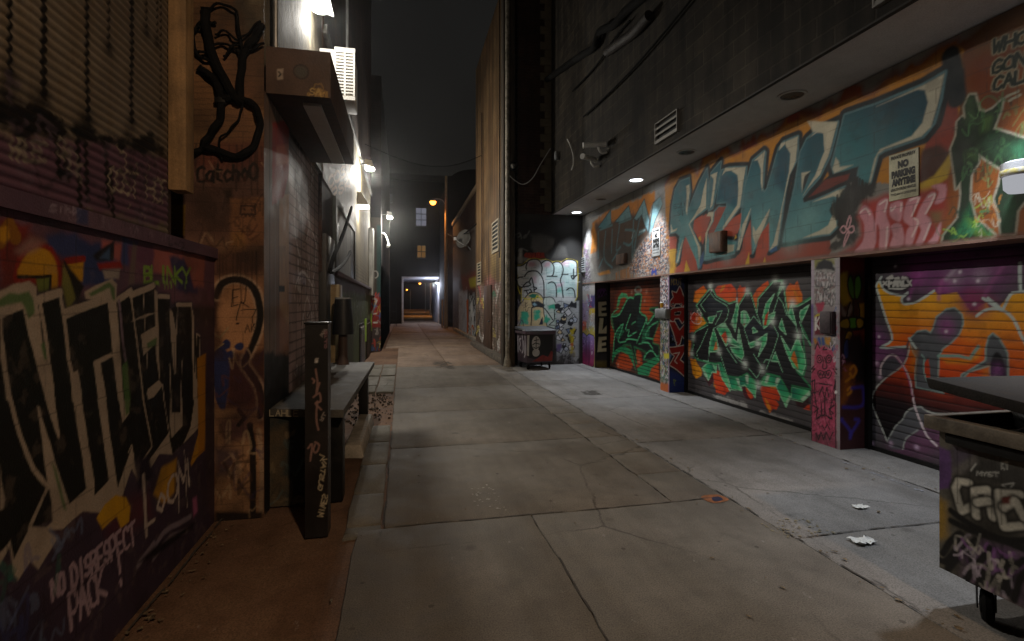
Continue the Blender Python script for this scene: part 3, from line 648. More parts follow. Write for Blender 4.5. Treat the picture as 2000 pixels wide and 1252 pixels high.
# floodlights on the left wall
def flood(p, back, e, lab, s=1., r=.07, spot=0, aim=None):
    L = (back, p[1], p[2]); t = thing('flood_light', lab, 'flood light', L, 'white flood lights on the left wall')
    MB().tube([(back, p[1], p[2]+.02), (p[0]-.08*s, p[1], p[2]+.05)], .018*s, 8).build('arm', M_dark, t, L)
    w = MB(); x = p[0]; w.hexa([(x-.08*s, p[1]-.13*s, p[2]-.02), (x+.09*s, p[1]-.13*s, p[2]-.07*s), (x+.09*s, p[1]+.13*s, p[2]-.07*s), (x-.08*s, p[1]+.13*s, p[2]-.02)],
        [(x-.08*s, p[1]-.11*s, p[2]+.1*s), (x+.05*s, p[1]-.11*s, p[2]+.08*s), (x+.05*s, p[1]+.11*s, p[2]+.08*s), (x-.08*s, p[1]+.11*s, p[2]+.1*s)]); w.build('housing', M_white, t, L, bevel=.01)
    MB().lathe([(.0, -.085*s), (.06*s, -.07*s), (.085*s, -.03*s), (.08*s, .0)], (x, p[1], p[2]-.035), n=20).build('lens', gl_warm, t, L)
    add_lamp('POINT', 'flood_lamp', (x+.03, p[1], p[2]-.2*s), e, WHc, r=r)
    if spot: add_lamp('SPOT', 'flood_beam', (x+.05, p[1], p[2]-.2*s), spot, WHc, r=r, to=aim, ang=108, blend=.7)
flood((-.93, 6.28, 5.19), -1.05, 45, 'big blinding flood light at the top of the picture above the shutter housing', 1.5, spot=390, aim=(3.1, 5.9, .3))
flood((-.80, 13.4, 5.12), -1.05, 330, 'bright flood light on the pale brick wall past the window', 1.3)
flood((-.42, 18.6, 4.75), -.70, 380, 'farthest flood light on the dark corner building', 1.2)
# wall pack
L = (-1.05, 13.0, 4.1); t = thing('wall_pack_light', 'white box shaped wall light below the second flood light', 'wall light', L)
w = MB(); w.hexa([(-1.05, 12.8, 4.02), (-.78, 12.8, 4.02), (-.78, 13.2, 4.02), (-1.05, 13.2, 4.02)], [(-1.05, 12.8, 4.32), (-.95, 12.8, 4.32), (-.95, 13.2, 4.32), (-1.05, 13.2, 4.32)]); w.build('housing', M_white, t, L, bevel=.012)
w = MB(); w.hexa([(-1.03, 12.83, 3.985), (-.80, 12.83, 3.985), (-.80, 13.17, 3.985), (-1.03, 13.17, 3.985)], [(-1.03, 12.83, 4.018), (-.80, 12.83, 4.018), (-.80, 13.17, 4.018), (-1.03, 13.17, 4.018)]); w.build('lens', gl_warm, t, L)
add_lamp('POINT', 'wall_pack_lamp', (-.85, 13.0, 3.9), 60, WHc, r=.08)
# small arm camera under the farthest flood light
L = (-.7, 18.9, 4.0); t = thing('arm_camera', 'small pale camera on a curved arm below the farthest flood light', 'camera', L)
MB().tube(smooth([(-.7, 18.9, 4.15), (-.6, 18.9, 4.12), (-.52, 18.9, 3.95), (-.47, 18.85, 3.75)], 4), .025, 8).build('arm', M_white, t, L)
w = MB(); w.cyl((-.5, 18.7, 3.66), (-.46, 18.95, 3.74), .05, .06, 12); w.build('body', M_white, t, L)
# air conditioner with louvred front
L = (-1.05, 7.0, 4.3); t = thing('air_conditioner', 'white louvred air conditioner sticking out under the big flood light', 'air conditioner', L)
MB().box(-1.05, -.62, 7.03, 7.6, 4.33, 4.97).build('casing', M_white, t, L, bevel=.015)
w = MB(); w.box(-.86, -.60, 7.0, 7.03, 4.31, 4.36); w.box(-.86, -.60, 7.0, 7.03, 4.94, 4.99)
for xx in (-.86, -.74, -.625): w.box(xx, xx+.022, 6.995, 7.03, 4.36, 4.94)
z = 4.39
while z < 4.93: w.hexa([(-.84, 6.998, z), (-.62, 6.998, z), (-.62, 7.028, z+.012), (-.84, 7.028, z+.012)], [(-.84, 6.998, z+.02), (-.62, 6.998, z+.02), (-.62, 7.028, z+.03), (-.84, 7.028, z+.03)]); z += .041
w.build('grille', M_white, t, L)
MB().tube([(-.72, 7.2, 4.97), (-.72, 7.2, 9.5)], .018, 8).build('conduit', M_galv, t, L)
# cables on the planks
L = (-1.45, 4.28, 3.2); t = thing('cable_bundle', 'tangle of thick black cables looped on the plank front', 'cables', L)
def oy(s, Y, z=None, n=5, w=.0): return [(p[0], p[1]+w*math.sin(i*1.3), p[2]) for i, p in enumerate(on_y(a, b, Y) for a, b in smooth(PP(s, z), n))]
Zc = (320, 0, 2.98)
for s_, r in (('240,40 250,180 290,340 350,460 400,550 440,590', .034), ('200,390 290,460 330,560 330,680 270,780 230,850 300,870 420,910 520,850 560,720 530,620 460,580 380,570 340,590', .027), ('300,130 200,140 170,230 200,320 260,350', .012),
              ('440,590 450,420 470,300 520,230 570,150', .030), ('250,180 200,160 170,210 180,290 240,300 330,250 420,290 460,330', .01), ('230,860 150,900 60,930 0,920', .02), ('460,590 440,680 380,760 320,820 340,930', .008), ('350,330 420,260 500,290 580,250', .01), ('300,200 360,180 420,230 480,200 560,120', .009), ('420,60 440,200 460,330 445,420', .012), ('250,60 330,20 420,60', .01)):
    MB().tube(oy(s_, 4.262, Zc, 5, .012), r, 8).build('cable', M_rubber, t, L)
w = MB(); p = on_y(420, 190, 4.26); q = on_y(442, 203, 4.26); w.box(p[0], q[0], 4.235, 4.29, q[2], p[2]); w.build('junction', M_dark, t, L, bevel=.008)
# timber upright at the shutter's end
w = MB(); w.box(-1.41, -1.31, 3.53, 3.66, 2.35, 5.2); o = w.build('timber_post', M_trimw, A, LA, bevel=.008)
w = MB(); w.box(-1.71, -1.42, 3.525, 3.60, 2.07, 5.2); o = w.build('shutter_end', M_rust, A, LA)
# drooping cable by the window
L = (-1.0, 9.3, 2.5); w = MB(); w.tube([on_x(a, b, -.95) for a, b in smooth(PP('687,405 676,440 662,478 652,500 645,530 660,525 676,508 684,492'), 5)], .03, 8)
o = w.build('drooping_cable', M_rubber, loc=L); tag(o, 'thick dark cable drooping across the pale window board', 'cable')
# bench
L = (-.75, 6, 0); t = thing('bench', 'long concrete slab bench with scrawled front edge against the roller shutter', 'bench', L)
w = MB(); w.hexa([(-1.04, 4.44, .735), (-.455, 4.27, .735), (-.39, 7.68, .735), (-1.04, 7.68, .735)], [(-1.04, 4.44, .80), (-.455, 4.27, .80), (-.39, 7.68, .80), (-1.04, 7.68, .80)]); w.build('slab', M_conc, t, L, bevel=.008)
MB().box(-.60, -.48, 4.46, 4.62, 0, .735).build('leg', M_dark, t, L, bevel=.01); MB().box(-.58, -.46, 7.3, 7.5, 0, .735).build('leg', M_dark, t, L, bevel=.01)
cv_sup = Canvas('y', 4.46, steps(-1.045, -.70, .012), steps(0, .73, .012), '#2b3434', 41)
# lamp shade on the bench
L = (-.80, 7.45, .8); t = thing('covered_lamp', 'black tapered shade on a thick dark stem standing on the bench end', 'lamp', L)
MB().lathe([(.0, .42), (.145, .42), (.135, .6), (.11, .90), (.0, .905)], L, n=24).build('shade', M_dark, t, L)
MB().lathe([(.10, .90), (.112, .905), (.104, .93), (.0, .925)], L, n=24).build('cap', M_conc, t, L)
MB().lathe([(.085, 0), (.075, .05), (.062, .12), (.06, .42)], L, n=16).build('stem', M_rust, t, L)
# tan cabinet
L = (-.97, 7.85, 0); t = thing('tan_cabinet', 'narrow tan cabinet standing against the wall behind the covered lamp', 'cabinet', L)
MB().box(-1.05, -.88, 7.74, 8.1, 0, 1.92).build('body', plain('tan_paint', '#8c7a5a', .55, .2, 3.), t, L, bevel=.012)
MB().box(-1.04, -.9, 7.722, 7.738, .85, 1.88).build('door', plain('tan_paint_door', '#95825f', .55, .2, 3.), t, L, bevel=.004)
# black post
cv_post = Canvas('y', 3.815, steps(-.665, -.512, .0055), steps(0, 1.5, .0065), '#171514', 42, warp=.002)
# vents, cameras, boxes on the right
M_ventg = plain('grey_vent', '#817d76', .6, .25, 5.)
a, b = on_x(1284, 288, 3.9), on_x(1328, 222, 3.9)
o = louvre_x('wall_vent', 3.9, b[1], a[1], 4.12, 4.44, -1, M_ventg, None, (3.9, 7, 4.3), n=3, t=.05); tag(o, 'grey louvred vent in the upper wall just above the soffit edge', 'vent', 'vents in the upper wall')
o = louvre_x('wall_vent', 3.9, 3.25, 3.56, 4.12, 4.44, -1, M_ventg, None, (3.9, 3.6, 4.3), n=3, t=.05); tag(o, 'pale vent cut off by the top edge of the picture above the soffit', 'vent', 'vents in the upper wall')
def seccam(y, z, dx, dy, lab):
    L = (3.9, y, z); t = thing('security_camera', lab, 'security camera', L, 'security cameras on the upper wall')
    MB().tube(smooth([(3.9, y, z-.1), (3.8, y, z-.12), (3.74, y, z-.06), (3.72, y, z)], 4), .022, 8).build('bracket', M_white, t, L)
    a = Vector((3.72-dx, y-dy, z+.03)); b_ = Vector((3.72+dx*.6, y+dy*.6, z+.05)); MB().cyl(a, b_, .05, .05, 14).build('body', M_white, t, L)
    MB().cyl(a-(b_-a).normalized()*.05, a, .058, .055, 14).build('hood', M_white, t, L)
seccam(9.75, 4.52, .2, .14, 'white tube camera on the upper wall, lower of the pair'); seccam(9.35, 4.68, .24, -.05, 'white tube camera on the upper wall, upper of the pair')
def wbox(s, X, d, mt, name, lab, cat, lidm=None, grp=None):
    (x0, y0), (x1, y1) = PP(s); a = on_x(x0, y1, X); b_ = on_x(x1, y0, X); Y0, Y1 = b_[1], a[1]; z1 = on_x((x0+x1)/2, y0, X)[2]; z0 = on_x((x0+x1)/2, y1, X)[2]; L = (X, (Y0+Y1)/2, z0)
    t = thing(name, lab, cat, L, grp); MB().box(X-d, X, Y0, Y1, z0, z1).build('body', mt, t, L, bevel=.008)
    MB().box(X-d-.012, X-d-.001, Y0+.012, Y1-.012, z0+.012, z1-.012).build('cover', lidm or mt, t, L, bevel=.004); return t, (Y0, Y1, z0, z1)
M_bxr = plain('painted_box', '#7d5b48', .55, .4, 6., .2, col2='#4d4038', streak=.4)
wbox('1396,453 1421,493', 4.8, .1, M_bxr, 'junction_box', 'brown junction box on the teal letter mural over the middle door', 'junction box', grp='boxes on the mural wall')
wbox('1209,496 1225,516', 4.8, .07, M_bxr, 'junction_box', 'small dark junction box over the farthest roller door', 'junction box', grp='boxes on the mural wall')
wbox('1286,603 1308,622', 4.8, .07, M_galv, 'meter_box', 'grey box on the narrow sticker covered pier under a yellow cup', 'electric box')
t_, q_ = wbox('1608,608 1632,652', 4.8, .05, plain('purple_box', '#54474c', .5, .4, 9., .2, col2='#2c2529'), 'switch_box', 'dark metal box set in the white topped pink pier', 'electric box')
yc = on_x(1293, 600, 4.76); L = (4.755, yc[1], on_x(1293, 602, 4.8)[2]+.012); t = thing('paper_cup', 'yellow cup with pale lid standing on the grey pier box', 'cup', L)
MB().lathe([(.0, 0), (.026, 0), (.034, .085), (.0, .085)], L, n=16).build('cup', plain('yellow_cup', '#c9931f', .5, .15), t, L); MB().lathe([(.036, .085), (.036, .095), (.028, .103), (.0, .103)], L, n=16).build('lid', M_white, t, L)
# signs
def sign(s, X, lab, rows, bg, loc_d=.012):
    (x0, y0), (x1, y1) = PP(s); a = on_x(x0, y1, X); b_ = on_x(x1, y0, X); Y0, Y1 = b_[1], a[1]; z1 = (on_x(x0, y0, X)[2]+on_x(x1, y0, X)[2])/2; xm = (x0+x1)/2
    z1 = on_x(xm, y0, X)[2]; z0 = on_x(xm, y1, X)[2]; L = (X, (Y0+Y1)/2, (z0+z1)/2); t = thing('no_parking_sign', lab, 'sign', L, 'notices on the garage wall'); d = X-loc_d
    MB().box(d, X-.001, Y0, Y1, z0, z1).build('plate', bg, t, L, bevel=.003)
    H = z1-z0; Wd = Y1-Y0; w = MB()
    for (tx, fz, fs, bold, wf) in rows:
        v, f = lettering(tx, fs*H*1.35, bold*H); xs = [p[0] for p in v]; mx = (max(xs)-min(xs)); k = min(1.25, wf*Wd/mx); c0 = (max(xs)+min(xs))/2
        w.add([(d-.003, L[1]-(p[0]-c0)*k, z0+fz*H+p[1]) for p in v], f)
    me_ = w.build('lettering', plain('sign_ink', '#23211f', .6, .2), t, L); return t
M_sgn = plain('sign_plate', '#b8b294', .5, .2, 6., .1, col2='#8f8a70'); M_sgw = plain('notice_plate', '#d4d4d0', .5, .2, 6., .1)
R3 = [('PRIVATE PROPERTY', .885, .075, .003, .82), ('NO', .68, .14, .016, .36), ('PARKING', .49, .14, .016, .8), ('ANYTIME', .31, .14, .016, .8), ('UNAUTHORIZED VEHICLES', .2, .06, .002, .85), ('TOWED AWAY AT OWNER EXPENSE', .10, .05, .001, .85)]
sign('1738,296 1796,388', 4.8, 'faded NO PARKING ANYTIME sign over the pink bubble letters', R3, M_sgn)
sign('1275,446 1290,500', 4.8, 'narrow white no parking notice beside the start of the teal letters', R3, M_sgw)
# white cup shaped wall lamp
p = on_x(1985, 378, 4.66); L = (4.8, p[1], 2.55); t = thing('wall_lamp', 'white drum shaped wall lamp with yellow spray across the green dog mural', 'wall lamp', L)
yy = on_x(1985, 345, 4.66)[1]; zb = on_x(1980, 378, 4.66)[2]; zt = on_x(1980, 318, 4.66)[2]; c = (4.66, yy-.03, zb); H = zt-zb
MB().lathe([(.0, 0), (.075, 0), (.1, .03), (.105, H*.52)], c, n=28).build('diffuser', glow('milk_glass', (.9, .92, 1.), .42), t, L); MB().lathe([(.112, H*.52), (.116, H*.54), (.118, H*.95), (.09, H), (.0, H)], c, n=28).build('shroud', plain('lamp_shroud', '#d4d4d8', .4, .2, 6.), t, L)
MB().lathe([(.1185, H*.56), (.1195, H*.57), (.12, H*.72), (.1185, H*.73)], c, n=28).build('yellow_band', plain('yellow_spray', '#b8a83a', .6, .4, 30., .1, col2='#b9b9bd'), t, L); MB().box(4.74, 4.8, yy-.08, yy+.02, zb+.05, zt-.02).build('bracket', M_dark, t, L)
# near dumpster
L = (3.45, 1.4, 0); t = thing('dumpster', 'big wheeled dumpster with white and black scrawl cut off by the right edge', 'dumpster', L, 'steel dumpsters')
M_rim = plain('rim_paint', '#6e6354', .5, .45, 7., .25, col2='#3a3128')
cv_dn = Canvas('x', 2.885, steps(.55, 2.255, .0062), steps(.2, .97, .0062), '#57524a', 43, warp=.003)
w = MB(); w.box(2.825, 2.885, .5, 2.295, .96, 1.035); w.box(2.885, 4.12, 2.235, 2.295, .96, 1.035); w.box(4.06, 4.12, .5, 2.235, .96, 1.035); w.box(2.885, 4.06, .5, .56, .96, 1.035); rim = w.build('rim', M_rim, t, L, bevel=.008)
w = MB(); w.box(2.9, 4.05, 2.2, 2.25, .2, .96); w.box(4.0, 4.05, .55, 2.2, .2, .96); w.box(2.9, 4.0, .55, .6, .2, .96); w.box(2.9, 4.0, .6, 2.2, .2, .24); w.build('walls', M_rim, t, L)
w = MB(); w.hexa([(2.80, .4, .965), (4.1, .4, 1.0), (4.1, 2.27, 1.165), (2.84, 2.28, 1.18)], [(2.79, .4, 1.035), (4.1, .4, 1.07), (4.1, 2.28, 1.225), (2.83, 2.29, 1.24)])
w.build('lid', plain('worn_black_lid', '#38322d', .75, .5, 4.5, .5, col2='#181614', spec=.2), t, L, bevel=.01)
w = MB()
for yy in (1.15, 1.75): w.box(2.84, 2.9, yy, yy+.05, .85, .955)
w.box(2.85, 2.883, .6, 2.2, .90, .952); w.build('rib', M_dark, t, L, bevel=.006)
def caster(x, y, r, ang, mt, L, sc=1.):
    ca, sa = math.cos(ang), math.sin(ang); ax = Vector((-sa, ca, 0)); f = MB(); c = Vector((x, y, r))
    wh = MB().lathe([(.0, -.028*sc), (r*.5, -.028*sc), (r*.55, -.022*sc), (r*.86, -.024*sc), (r, -.012*sc), (r, .012*sc), (r*.86, .024*sc), (r*.55, .022*sc), (r*.5, .028*sc), (.0, .028*sc)], c, ax, 26).build('wheel', M_rubber, mt, L)
    d = Vector((ca, sa, 0))
    for sg in (-1, 1):
        o_ = c+ax*sg*.036*sc; f.hexa([tuple(o_+d*a_+Vector((0, 0, b_))+ax*e) for a_, b_, e in ((-.018*sc, -.02*sc, 0), (.018*sc, -.02*sc, 0), (.018*sc, -.02*sc, .006), (-.018*sc, -.02*sc, .006))], [tuple(o_+d*a_+Vector((0, 0, r+.025*sc))+ax*e) for a_, e in ((.0, 0), (.06*sc, 0), (.06*sc, .006), (.0, .006))])
    f.box(x-.06*sc, x+.06*sc, y-.06*sc, y+.06*sc, 2*r+.02*sc, 2*r+.035*sc); f.build('fork', M_dark, mt, L)
for (x, y, a_) in ((2.97, 2.08, .7), (3.95, 2.05, 1.9), (2.97, .75, -.5), (3.95, .75, .3)): caster(x, y, .082, a_, t, L)
R = np.random.RandomState(4); bg_ = MB(); bm = bmesh.new(); bmesh.ops.create_icosphere(bm, subdivisions=4, radius=1.)
for v in bm.verts:
    p = v.co.copy(); n = 1+.22*(float(fbm(np.array([p.x*2+5]), np.array([p.y*2+p.z*3]), 91, 3)[0])-.5)+.1*math.sin(9*p.x+5*p.z)*math.cos(7*p.y)
    v.co = Vector((3.46+.56*math.copysign(abs(p.x)**.6, p.x)*n, 1.38+.8*math.copysign(abs(p.y)**.6, p.y)*n, .93+.215*p.z*n))
bm.verts.index_update(); bg_.add([v.co for v in bm.verts], [[v.index for v in f.verts] for f in bm.faces]); bm.free()
o = bg_.build('rubbish_bag', plain('black_plastic', '#0c0c0c', .35, .3, 10., .3), loc=(3.45, 1.38, .8), ang=80); tag(o, 'black rubbish bag bulging under the raised lid of the near dumpster', 'rubbish bag')
# far dumpster
DY = math.radians(8); ex = Vector((math.cos(DY), math.sin(DY), 0)); ey = Vector((-math.sin(DY), math.cos(DY), 0)); O = Vector((2.99, 12.24, 0)); DW, DD = .76, .72
def dl(a, b, z): return tuple(O+ex*a+ey*b+Vector((0, 0, z)))
L = tuple(O+ex*.38+ey*.36); t = thing('dumpster', 'small wheeled dumpster with white tags standing before the bubble letter wall', 'dumpster', L, 'steel dumpsters')
def dq(w, a0, a1, b0, b1, z0, z1, tp=0.): w.hexa([dl(a0+tp, b0+tp, z0), dl(a1-tp, b0+tp, z0), dl(a1-tp, b1-tp, z0), dl(a0+tp, b1-tp, z0)], [dl(a0, b0, z1), dl(a1, b0, z1), dl(a1, b1, z1), dl(a0, b1, z1)]); return w
dq(MB(), .012, DW-.012, .012, DD-.012, .17, .90, .02).build('body', plain('bin_purple', '#43363f', .5, .4, 6., .2), t, L, bevel=.01)
dq(MB(), -.03, DW+.03, -.03, DD+.03, .88, .95).build('rim', plain('bin_rim', '#4b4a4c', .5, .5, 9., .2, col2='#5a3a4e'), t, L, bevel=.01)
w = MB(); w.hexa([dl(-.05, -.05, .955), dl(DW+.06, -.05, .955), dl(DW+.06, DD+.03, .99), dl(-.05, DD+.03, .99)], [dl(-.03, -.03, .985), dl(DW+.04, -.03, .985), dl(DW+.04, DD+.02, 1.05), dl(-.03, DD+.02, 1.05)]); w.build('lid', plain('bin_lid', '#48484b', .55, .45, 6., .3, col2='#28282a'), t, L, bevel=.015)
for a_, b_ in ((.09, .1), (DW-.09, .1), (.09, DD-.1), (DW-.09, DD-.1)): p = dl(a_, b_, 0); caster(p[0], p[1], .055, .6+a_, t, L, .8)
FD = (t, L)
# litter
def paper(p, r, lab, sd):
    R = np.random.RandomState(sd); bm = bmesh.new(); bmesh.ops.create_grid(bm, x_segments=7, y_segments=5, size=1.)
    for v in bm.verts: v.co = Vector((p[0]+v.co.x*r+R.normal()*r*.12, p[1]+v.co.y*r*.62+R.normal()*r*.1, .005+abs(R.normal())*r*.10+r*.16*abs(v.co.x*v.co.y)))
    m = MB(); bm.verts.index_update(); m.add([v.co for v in bm.verts], [[v.index for v in f.verts] for f in bm.faces]); bm.free()
    o = m.build('paper', M_white, loc=(p[0], p[1], 0), ang=20); md = o.modifiers.new('thickness', 'SOLIDIFY'); md.thickness = .002; tag(o, lab, 'litter', 'paper litter on the apron')
paper(on_z(1681, 992), .055, 'bright crumpled white paper on the lit apron by the near dumpster', 1); paper(on_z(1685, 1059), .075, 'flatter torn pale wrapper on the lit apron, nearer the drain line', 2)
# marks sprayed on the ground
def patch(name, s, col, z=.004, z_=None):
    pts = smooth([on_z(a, b, z)[:2] for a, b in PP(s, z_)], 3, True); w = MB(); w.add([(p[0], p[1], z) for p in pts], [tuple(range(len(pts)))]); return struct(w.build(name, plain(name, col, .7, .5, 25., .1)))
def flecks(name, s, col, n, r, sd):
    R = np.random.RandomState(sd); q = [on_z(a, b)[:2] for a, b in PP(s)]; x0, x1 = min(p[0] for p in q), max(p[0] for p in q); y0, y1 = min(p[1] for p in q), max(p[1] for p in q); w = MB()
    for i in range(n):
        c = (R.uniform(x0, x1), R.uniform(y0, y1)); k = R.randint(5, 9); rr = r*R.uniform(.25, 1.2); w.add([(c[0]+rr*R.uniform(.5, 1.2)*math.cos(6.283*j/k), c[1]+rr*R.uniform(.4, 1.)*math.sin(6.283*j/k), .003+i*2e-5) for j in range(k)], [tuple(range(k))])
    struct(w.build(name, plain(name, col, .8, .5, 30., .1)))
patch('orange_mark', '1370,969 1402,966 1424,976 1398,982 1380,978', '#8f5a38')
patch('blue_mark', '1390,972 1404,970 1412,976 1396,979', '#2d2c45', .006)
flecks('yellow_mark', '1480,1020 1640,1042', '#80765f', 90, .013, 1); flecks('pale_mark', '900,950 990,1000', '#a09a90', 40, .014, 3); flecks('pale_mark', '1640,900 1800,960', '#9a9aa0', 40, .016, 4); flecks('dark_stain', '1130,764 1180,771', '#4a4540', 60, .05, 6); flecks('dark_stain', '845,706 890,720', '#4a4239', 90, .07, 7)
def gline(s, col, wd=.012, nm='chalk_mark'):
    P = smooth([on_z(a, b, .004)[:2] for a, b in PP(s)], 4); w = MB()
    vs = []; n = len(P)
    for i in range(n):
        d = Vector(P[min(n-1, i+1)])-Vector(P[max(0, i-1)]); d = d.normalized() if d.length else Vector((1, 0)); q = Vector((-d.y, d.x))*wd/2
        vs += [(P[i][0]+q.x, P[i][1]+q.y, .004), (P[i][0]-q.x, P[i][1]-q.y, .004)]
    w.add(vs, [(2*i, 2*i+1, 2*i+3, 2*i+2) for i in range(n-1)]); struct(w.build(nm, plain(nm, col, .8, .4, 20., .1)))
# ducts and wires high on the right wall
L = (3.9, 10, 6.5)
w = MB(); P_ = [on_x(a, b, 3.78) for a, b in smooth(PP('1062,160 1090,140 1130,112 1160,92 1172,62 1200,48 1222,22 1262,-10'), 5)]; w.tube(P_, .075, 12); o = w.build('flexible_duct', M_rubber, loc=L); tag(o, 'long black flexible duct snaking up the dark upper wall', 'duct', 'ducts on the upper wall')
w = MB(); P_ = [on_x(a, b, 3.8) for a, b in smooth(PP('1186,102 1210,84 1240,62 1268,30'), 4)]; w.tube(P_, .085, 12); o = w.build('flexible_duct', plain('brown_duct', '#231b15', .7, .3), loc=L); tag(o, 'short thick brown duct lying along the dark upper wall', 'duct', 'ducts on the upper wall')
for s_, lb in (('1118,178 1165,128 1200,75 1230,40', 'thin dark wire beside the long black duct'), ('1140,228 1200,172 1260,108 1330,24 1352,-4', 'long straight dark wire below the ducts')):
    w = MB(); w.tube([on_x(a, b, 3.84) for a, b in smooth(PP(s_), 4)], .018, 6); o = w.build('wall_wire', M_rubber, loc=L); tag(o, lb, 'wire', 'wires on the upper wall')
w = MB(); w.tube([on_y(a, b, 13.0) for a, b in smooth(PP('990,338 1005,352 1022,360 1040,348 1055,322 1075,290'), 5)], .012, 6); o = w.build('hanging_wire', M_white, loc=(3, 13, 4.5)); tag(o, 'pale wire hanging in a loop on the dark brick side wall', 'wire')
w = MB(); w.tube([on_x(a, b, 3.84) for a, b in smooth(PP('1108,272 1118,296 1120,318 1116,332'), 5)], .012, 6); o = w.build('hanging_wire', M_white, loc=(3.9, 13, 4.8)); tag(o, 'short pale wire dangling on the grey upper wall left of the cameras', 'wire')
L = on_y(1003, 325, 13.0); t = thing('bulkhead_lamp', 'small unlit round lamp on the dark brick side wall', 'wall lamp', L)
MB().lathe([(.0, .14), (.07, .12), (.11, .05), (.12, 0)], L, (-.3, -1, -.2), 16).build('hood', M_dark, t, L); MB().lathe([(.0, .16), (.06, .14), (.06, .1)], L, (-.3, -1, -.2), 16).build('lens', M_conc, t, L); MB().tube([L, (L[0]+.05, 13.2, L[2]+.1)], .02, 8).build('arm', M_dark, t, L)
w = MB(); w.lathe([(.0, -.02), (.06, 0), (.05, .2), (.0, .22)], on_x(1087, 312, 3.82), n=12); o = w.build('junction_can', M_galv, loc=on_x(1087, 312, 3.82)); tag(o, 'small pale oval can fixed on the dark upper wall', 'junction box')
# satellite dish
L = (3.12, 24.2, 4.6); t = thing('satellite_dish', 'grey satellite dish with a white arm on the panel building', 'satellite dish', L)
MB().lathe([(.0, .0), (.2, .03), (.38, .11), (.46, .17), (.45, .18), (.2, .045), (.0, .015)], (2.95, 24.2, 4.65), (-.75, -.6, .25), 26).build('bowl', plain('dish_grey', '#77736c', .5, .2), t, L)
MB().tube([(2.98, 24.2, 4.35), (2.6, 23.9, 4.5), (2.42, 23.75, 4.62)], .022, 8).build('arm', M_white, t, L); MB().box(2.34, 2.46, 23.68, 23.8, 4.56, 4.7).build('receiver', M_white, t, L, bevel=.01); MB().tube([(3.2, 24.2, 4.2), (3.0, 24.2, 4.4), (2.97, 24.2, 4.62)], .03, 8).build('mount', M_galv, t, L)
# street lamps
def street_lamp(x, y, h, arm, e, lab, lens, top=0., r=.09, ang=150, col=ORc, aim=None):
    L = (x, y, 0); t = thing('street_lamp', lab, 'street lamp', L, 'sodium street lamps')
    MB().tube([(x, y, 0), (x, y, h*.5), (x, y, h+top)], [r, r*.85, r*.6], 10).build('pole', M_trimw if top else M_galv, t, L)
    MB().tube(smooth([(x, y, h-.25), (x+arm*.3, y, h+.12), (x+arm*.75, y, h+.18), (x+arm, y, h+.08)], 4), .03, 8).build('arm', M_galv, t, L)
    c = (x+arm, y, h); MB().lathe([(.0, .16), (.1, .13), (.17, .04), (.18, 0)], c, n=16).build('hood', M_dark, t, L); MB().lathe([(.2, .0), (.19, -.1), (.11, -.2), (.0, -.23)], c, n=16).build('lens', lens, t, L)
    add_lamp('SPOT', 'street_lamp_light', (c[0], c[1], c[2]-.3), e, col, r=.15, to=aim or (c[0], c[1], 0), ang=ang, blend=.5)
street_lamp(2.82, 33.6, 8.25, -.85, 520, 'wooden pole with a glowing orange lamp on a short arm halfway down the alley', gl_or, ang=150, top=1.7, r=.13)
street_lamp(3.6, 66, 5.0, -.9, 900, 'orange street lamp seen high in the passage opening', gl_orf, ang=160, r=.07)
street_lamp(4.2, 95, 5.3, -1.0, 700, 'smaller orange street lamp seen far beyond the passage', gl_orf, r=.07)
street_lamp(2.0, 128, 5.0, -.8, 700, 'farthest orange street lamp beyond the passage', gl_orf, r=.07)
street_lamp(4.3, -4.2, 6.6, -2.0, 1200, 'warm street lamp on a steel pole behind the viewer', gl_or, r=.09, ang=72, col=(1., .71, .46), aim=(-1.5, 3.6, .9))
# passage lamp
L = (2.86, 41.7, 3.35); t = thing('passage_lamp', 'small cold white lamp at the right of the passage opening', 'wall lamp', L)
MB().box(2.72, 2.9, 41.6, 41.94, 3.3, 3.42).build('housing', M_dark, t, L, bevel=.01); MB().lathe([(.0, -.12), (.09, -.08), (.1, 0)], (2.74, 41.68, 3.32), n=14).build('lens', gl_cool, t, L)
add_lamp('POINT', 'passage_lamp_light', (2.5, 41.45, 3.1), 230, (.75, .82, 1.), r=.08)
# poles, planks and fence far down on the right and left
for i, (x, h, lb) in enumerate(((864, 585, 'thin pale plank leaning by the passage, nearer the opening'), (871, 590, 'thin pale plank leaning by the passage, nearer the pole'))):
    p = on_z(x, 640-i*2); o = MB().box(p[0]-.06, p[0]+.06, p[1], p[1]+.1, -.02, 1.9-i*.1).build('plank', M_trimw, loc=(p[0], p[1], 0)); tag(o, lb, 'plank', 'planks by the passage')
L = (-2, 38, 0); t = thing('metal_fence', 'low dark metal fence left of the passage', 'fence', L)
for xx in np.linspace(-3.9, -.4, 9): MB().box(xx-.02, xx+.02, 38, 38.04, -.02, 1.7).build('post', M_dark, t, L)
for zz in (.4, 1.0, 1.6): MB().box(-3.9, -.4, 37.975, 37.998, zz, zz+.06).build('rail', M_dark, t, L)
# buildings and street beyond the passage
for (x0, x1, y0, y1, h, lb) in ((-14, -1.2, 60, 90, 9, 'dark building on the left of the street beyond the passage'), (4.6, 18, 58, 88, 9, 'dark building on the right of the street beyond the passage'), (-20, 24, 140, 150, 12, 'dark building across the far end of the street')):
    o = MB().box(x0, x1, y0, y1, -.02, h).build('far_building', M_end, loc=((x0+x1)/2, (y0+y1)/2, 0), bevel=.05, seg=1); tag(o, lb, 'building')
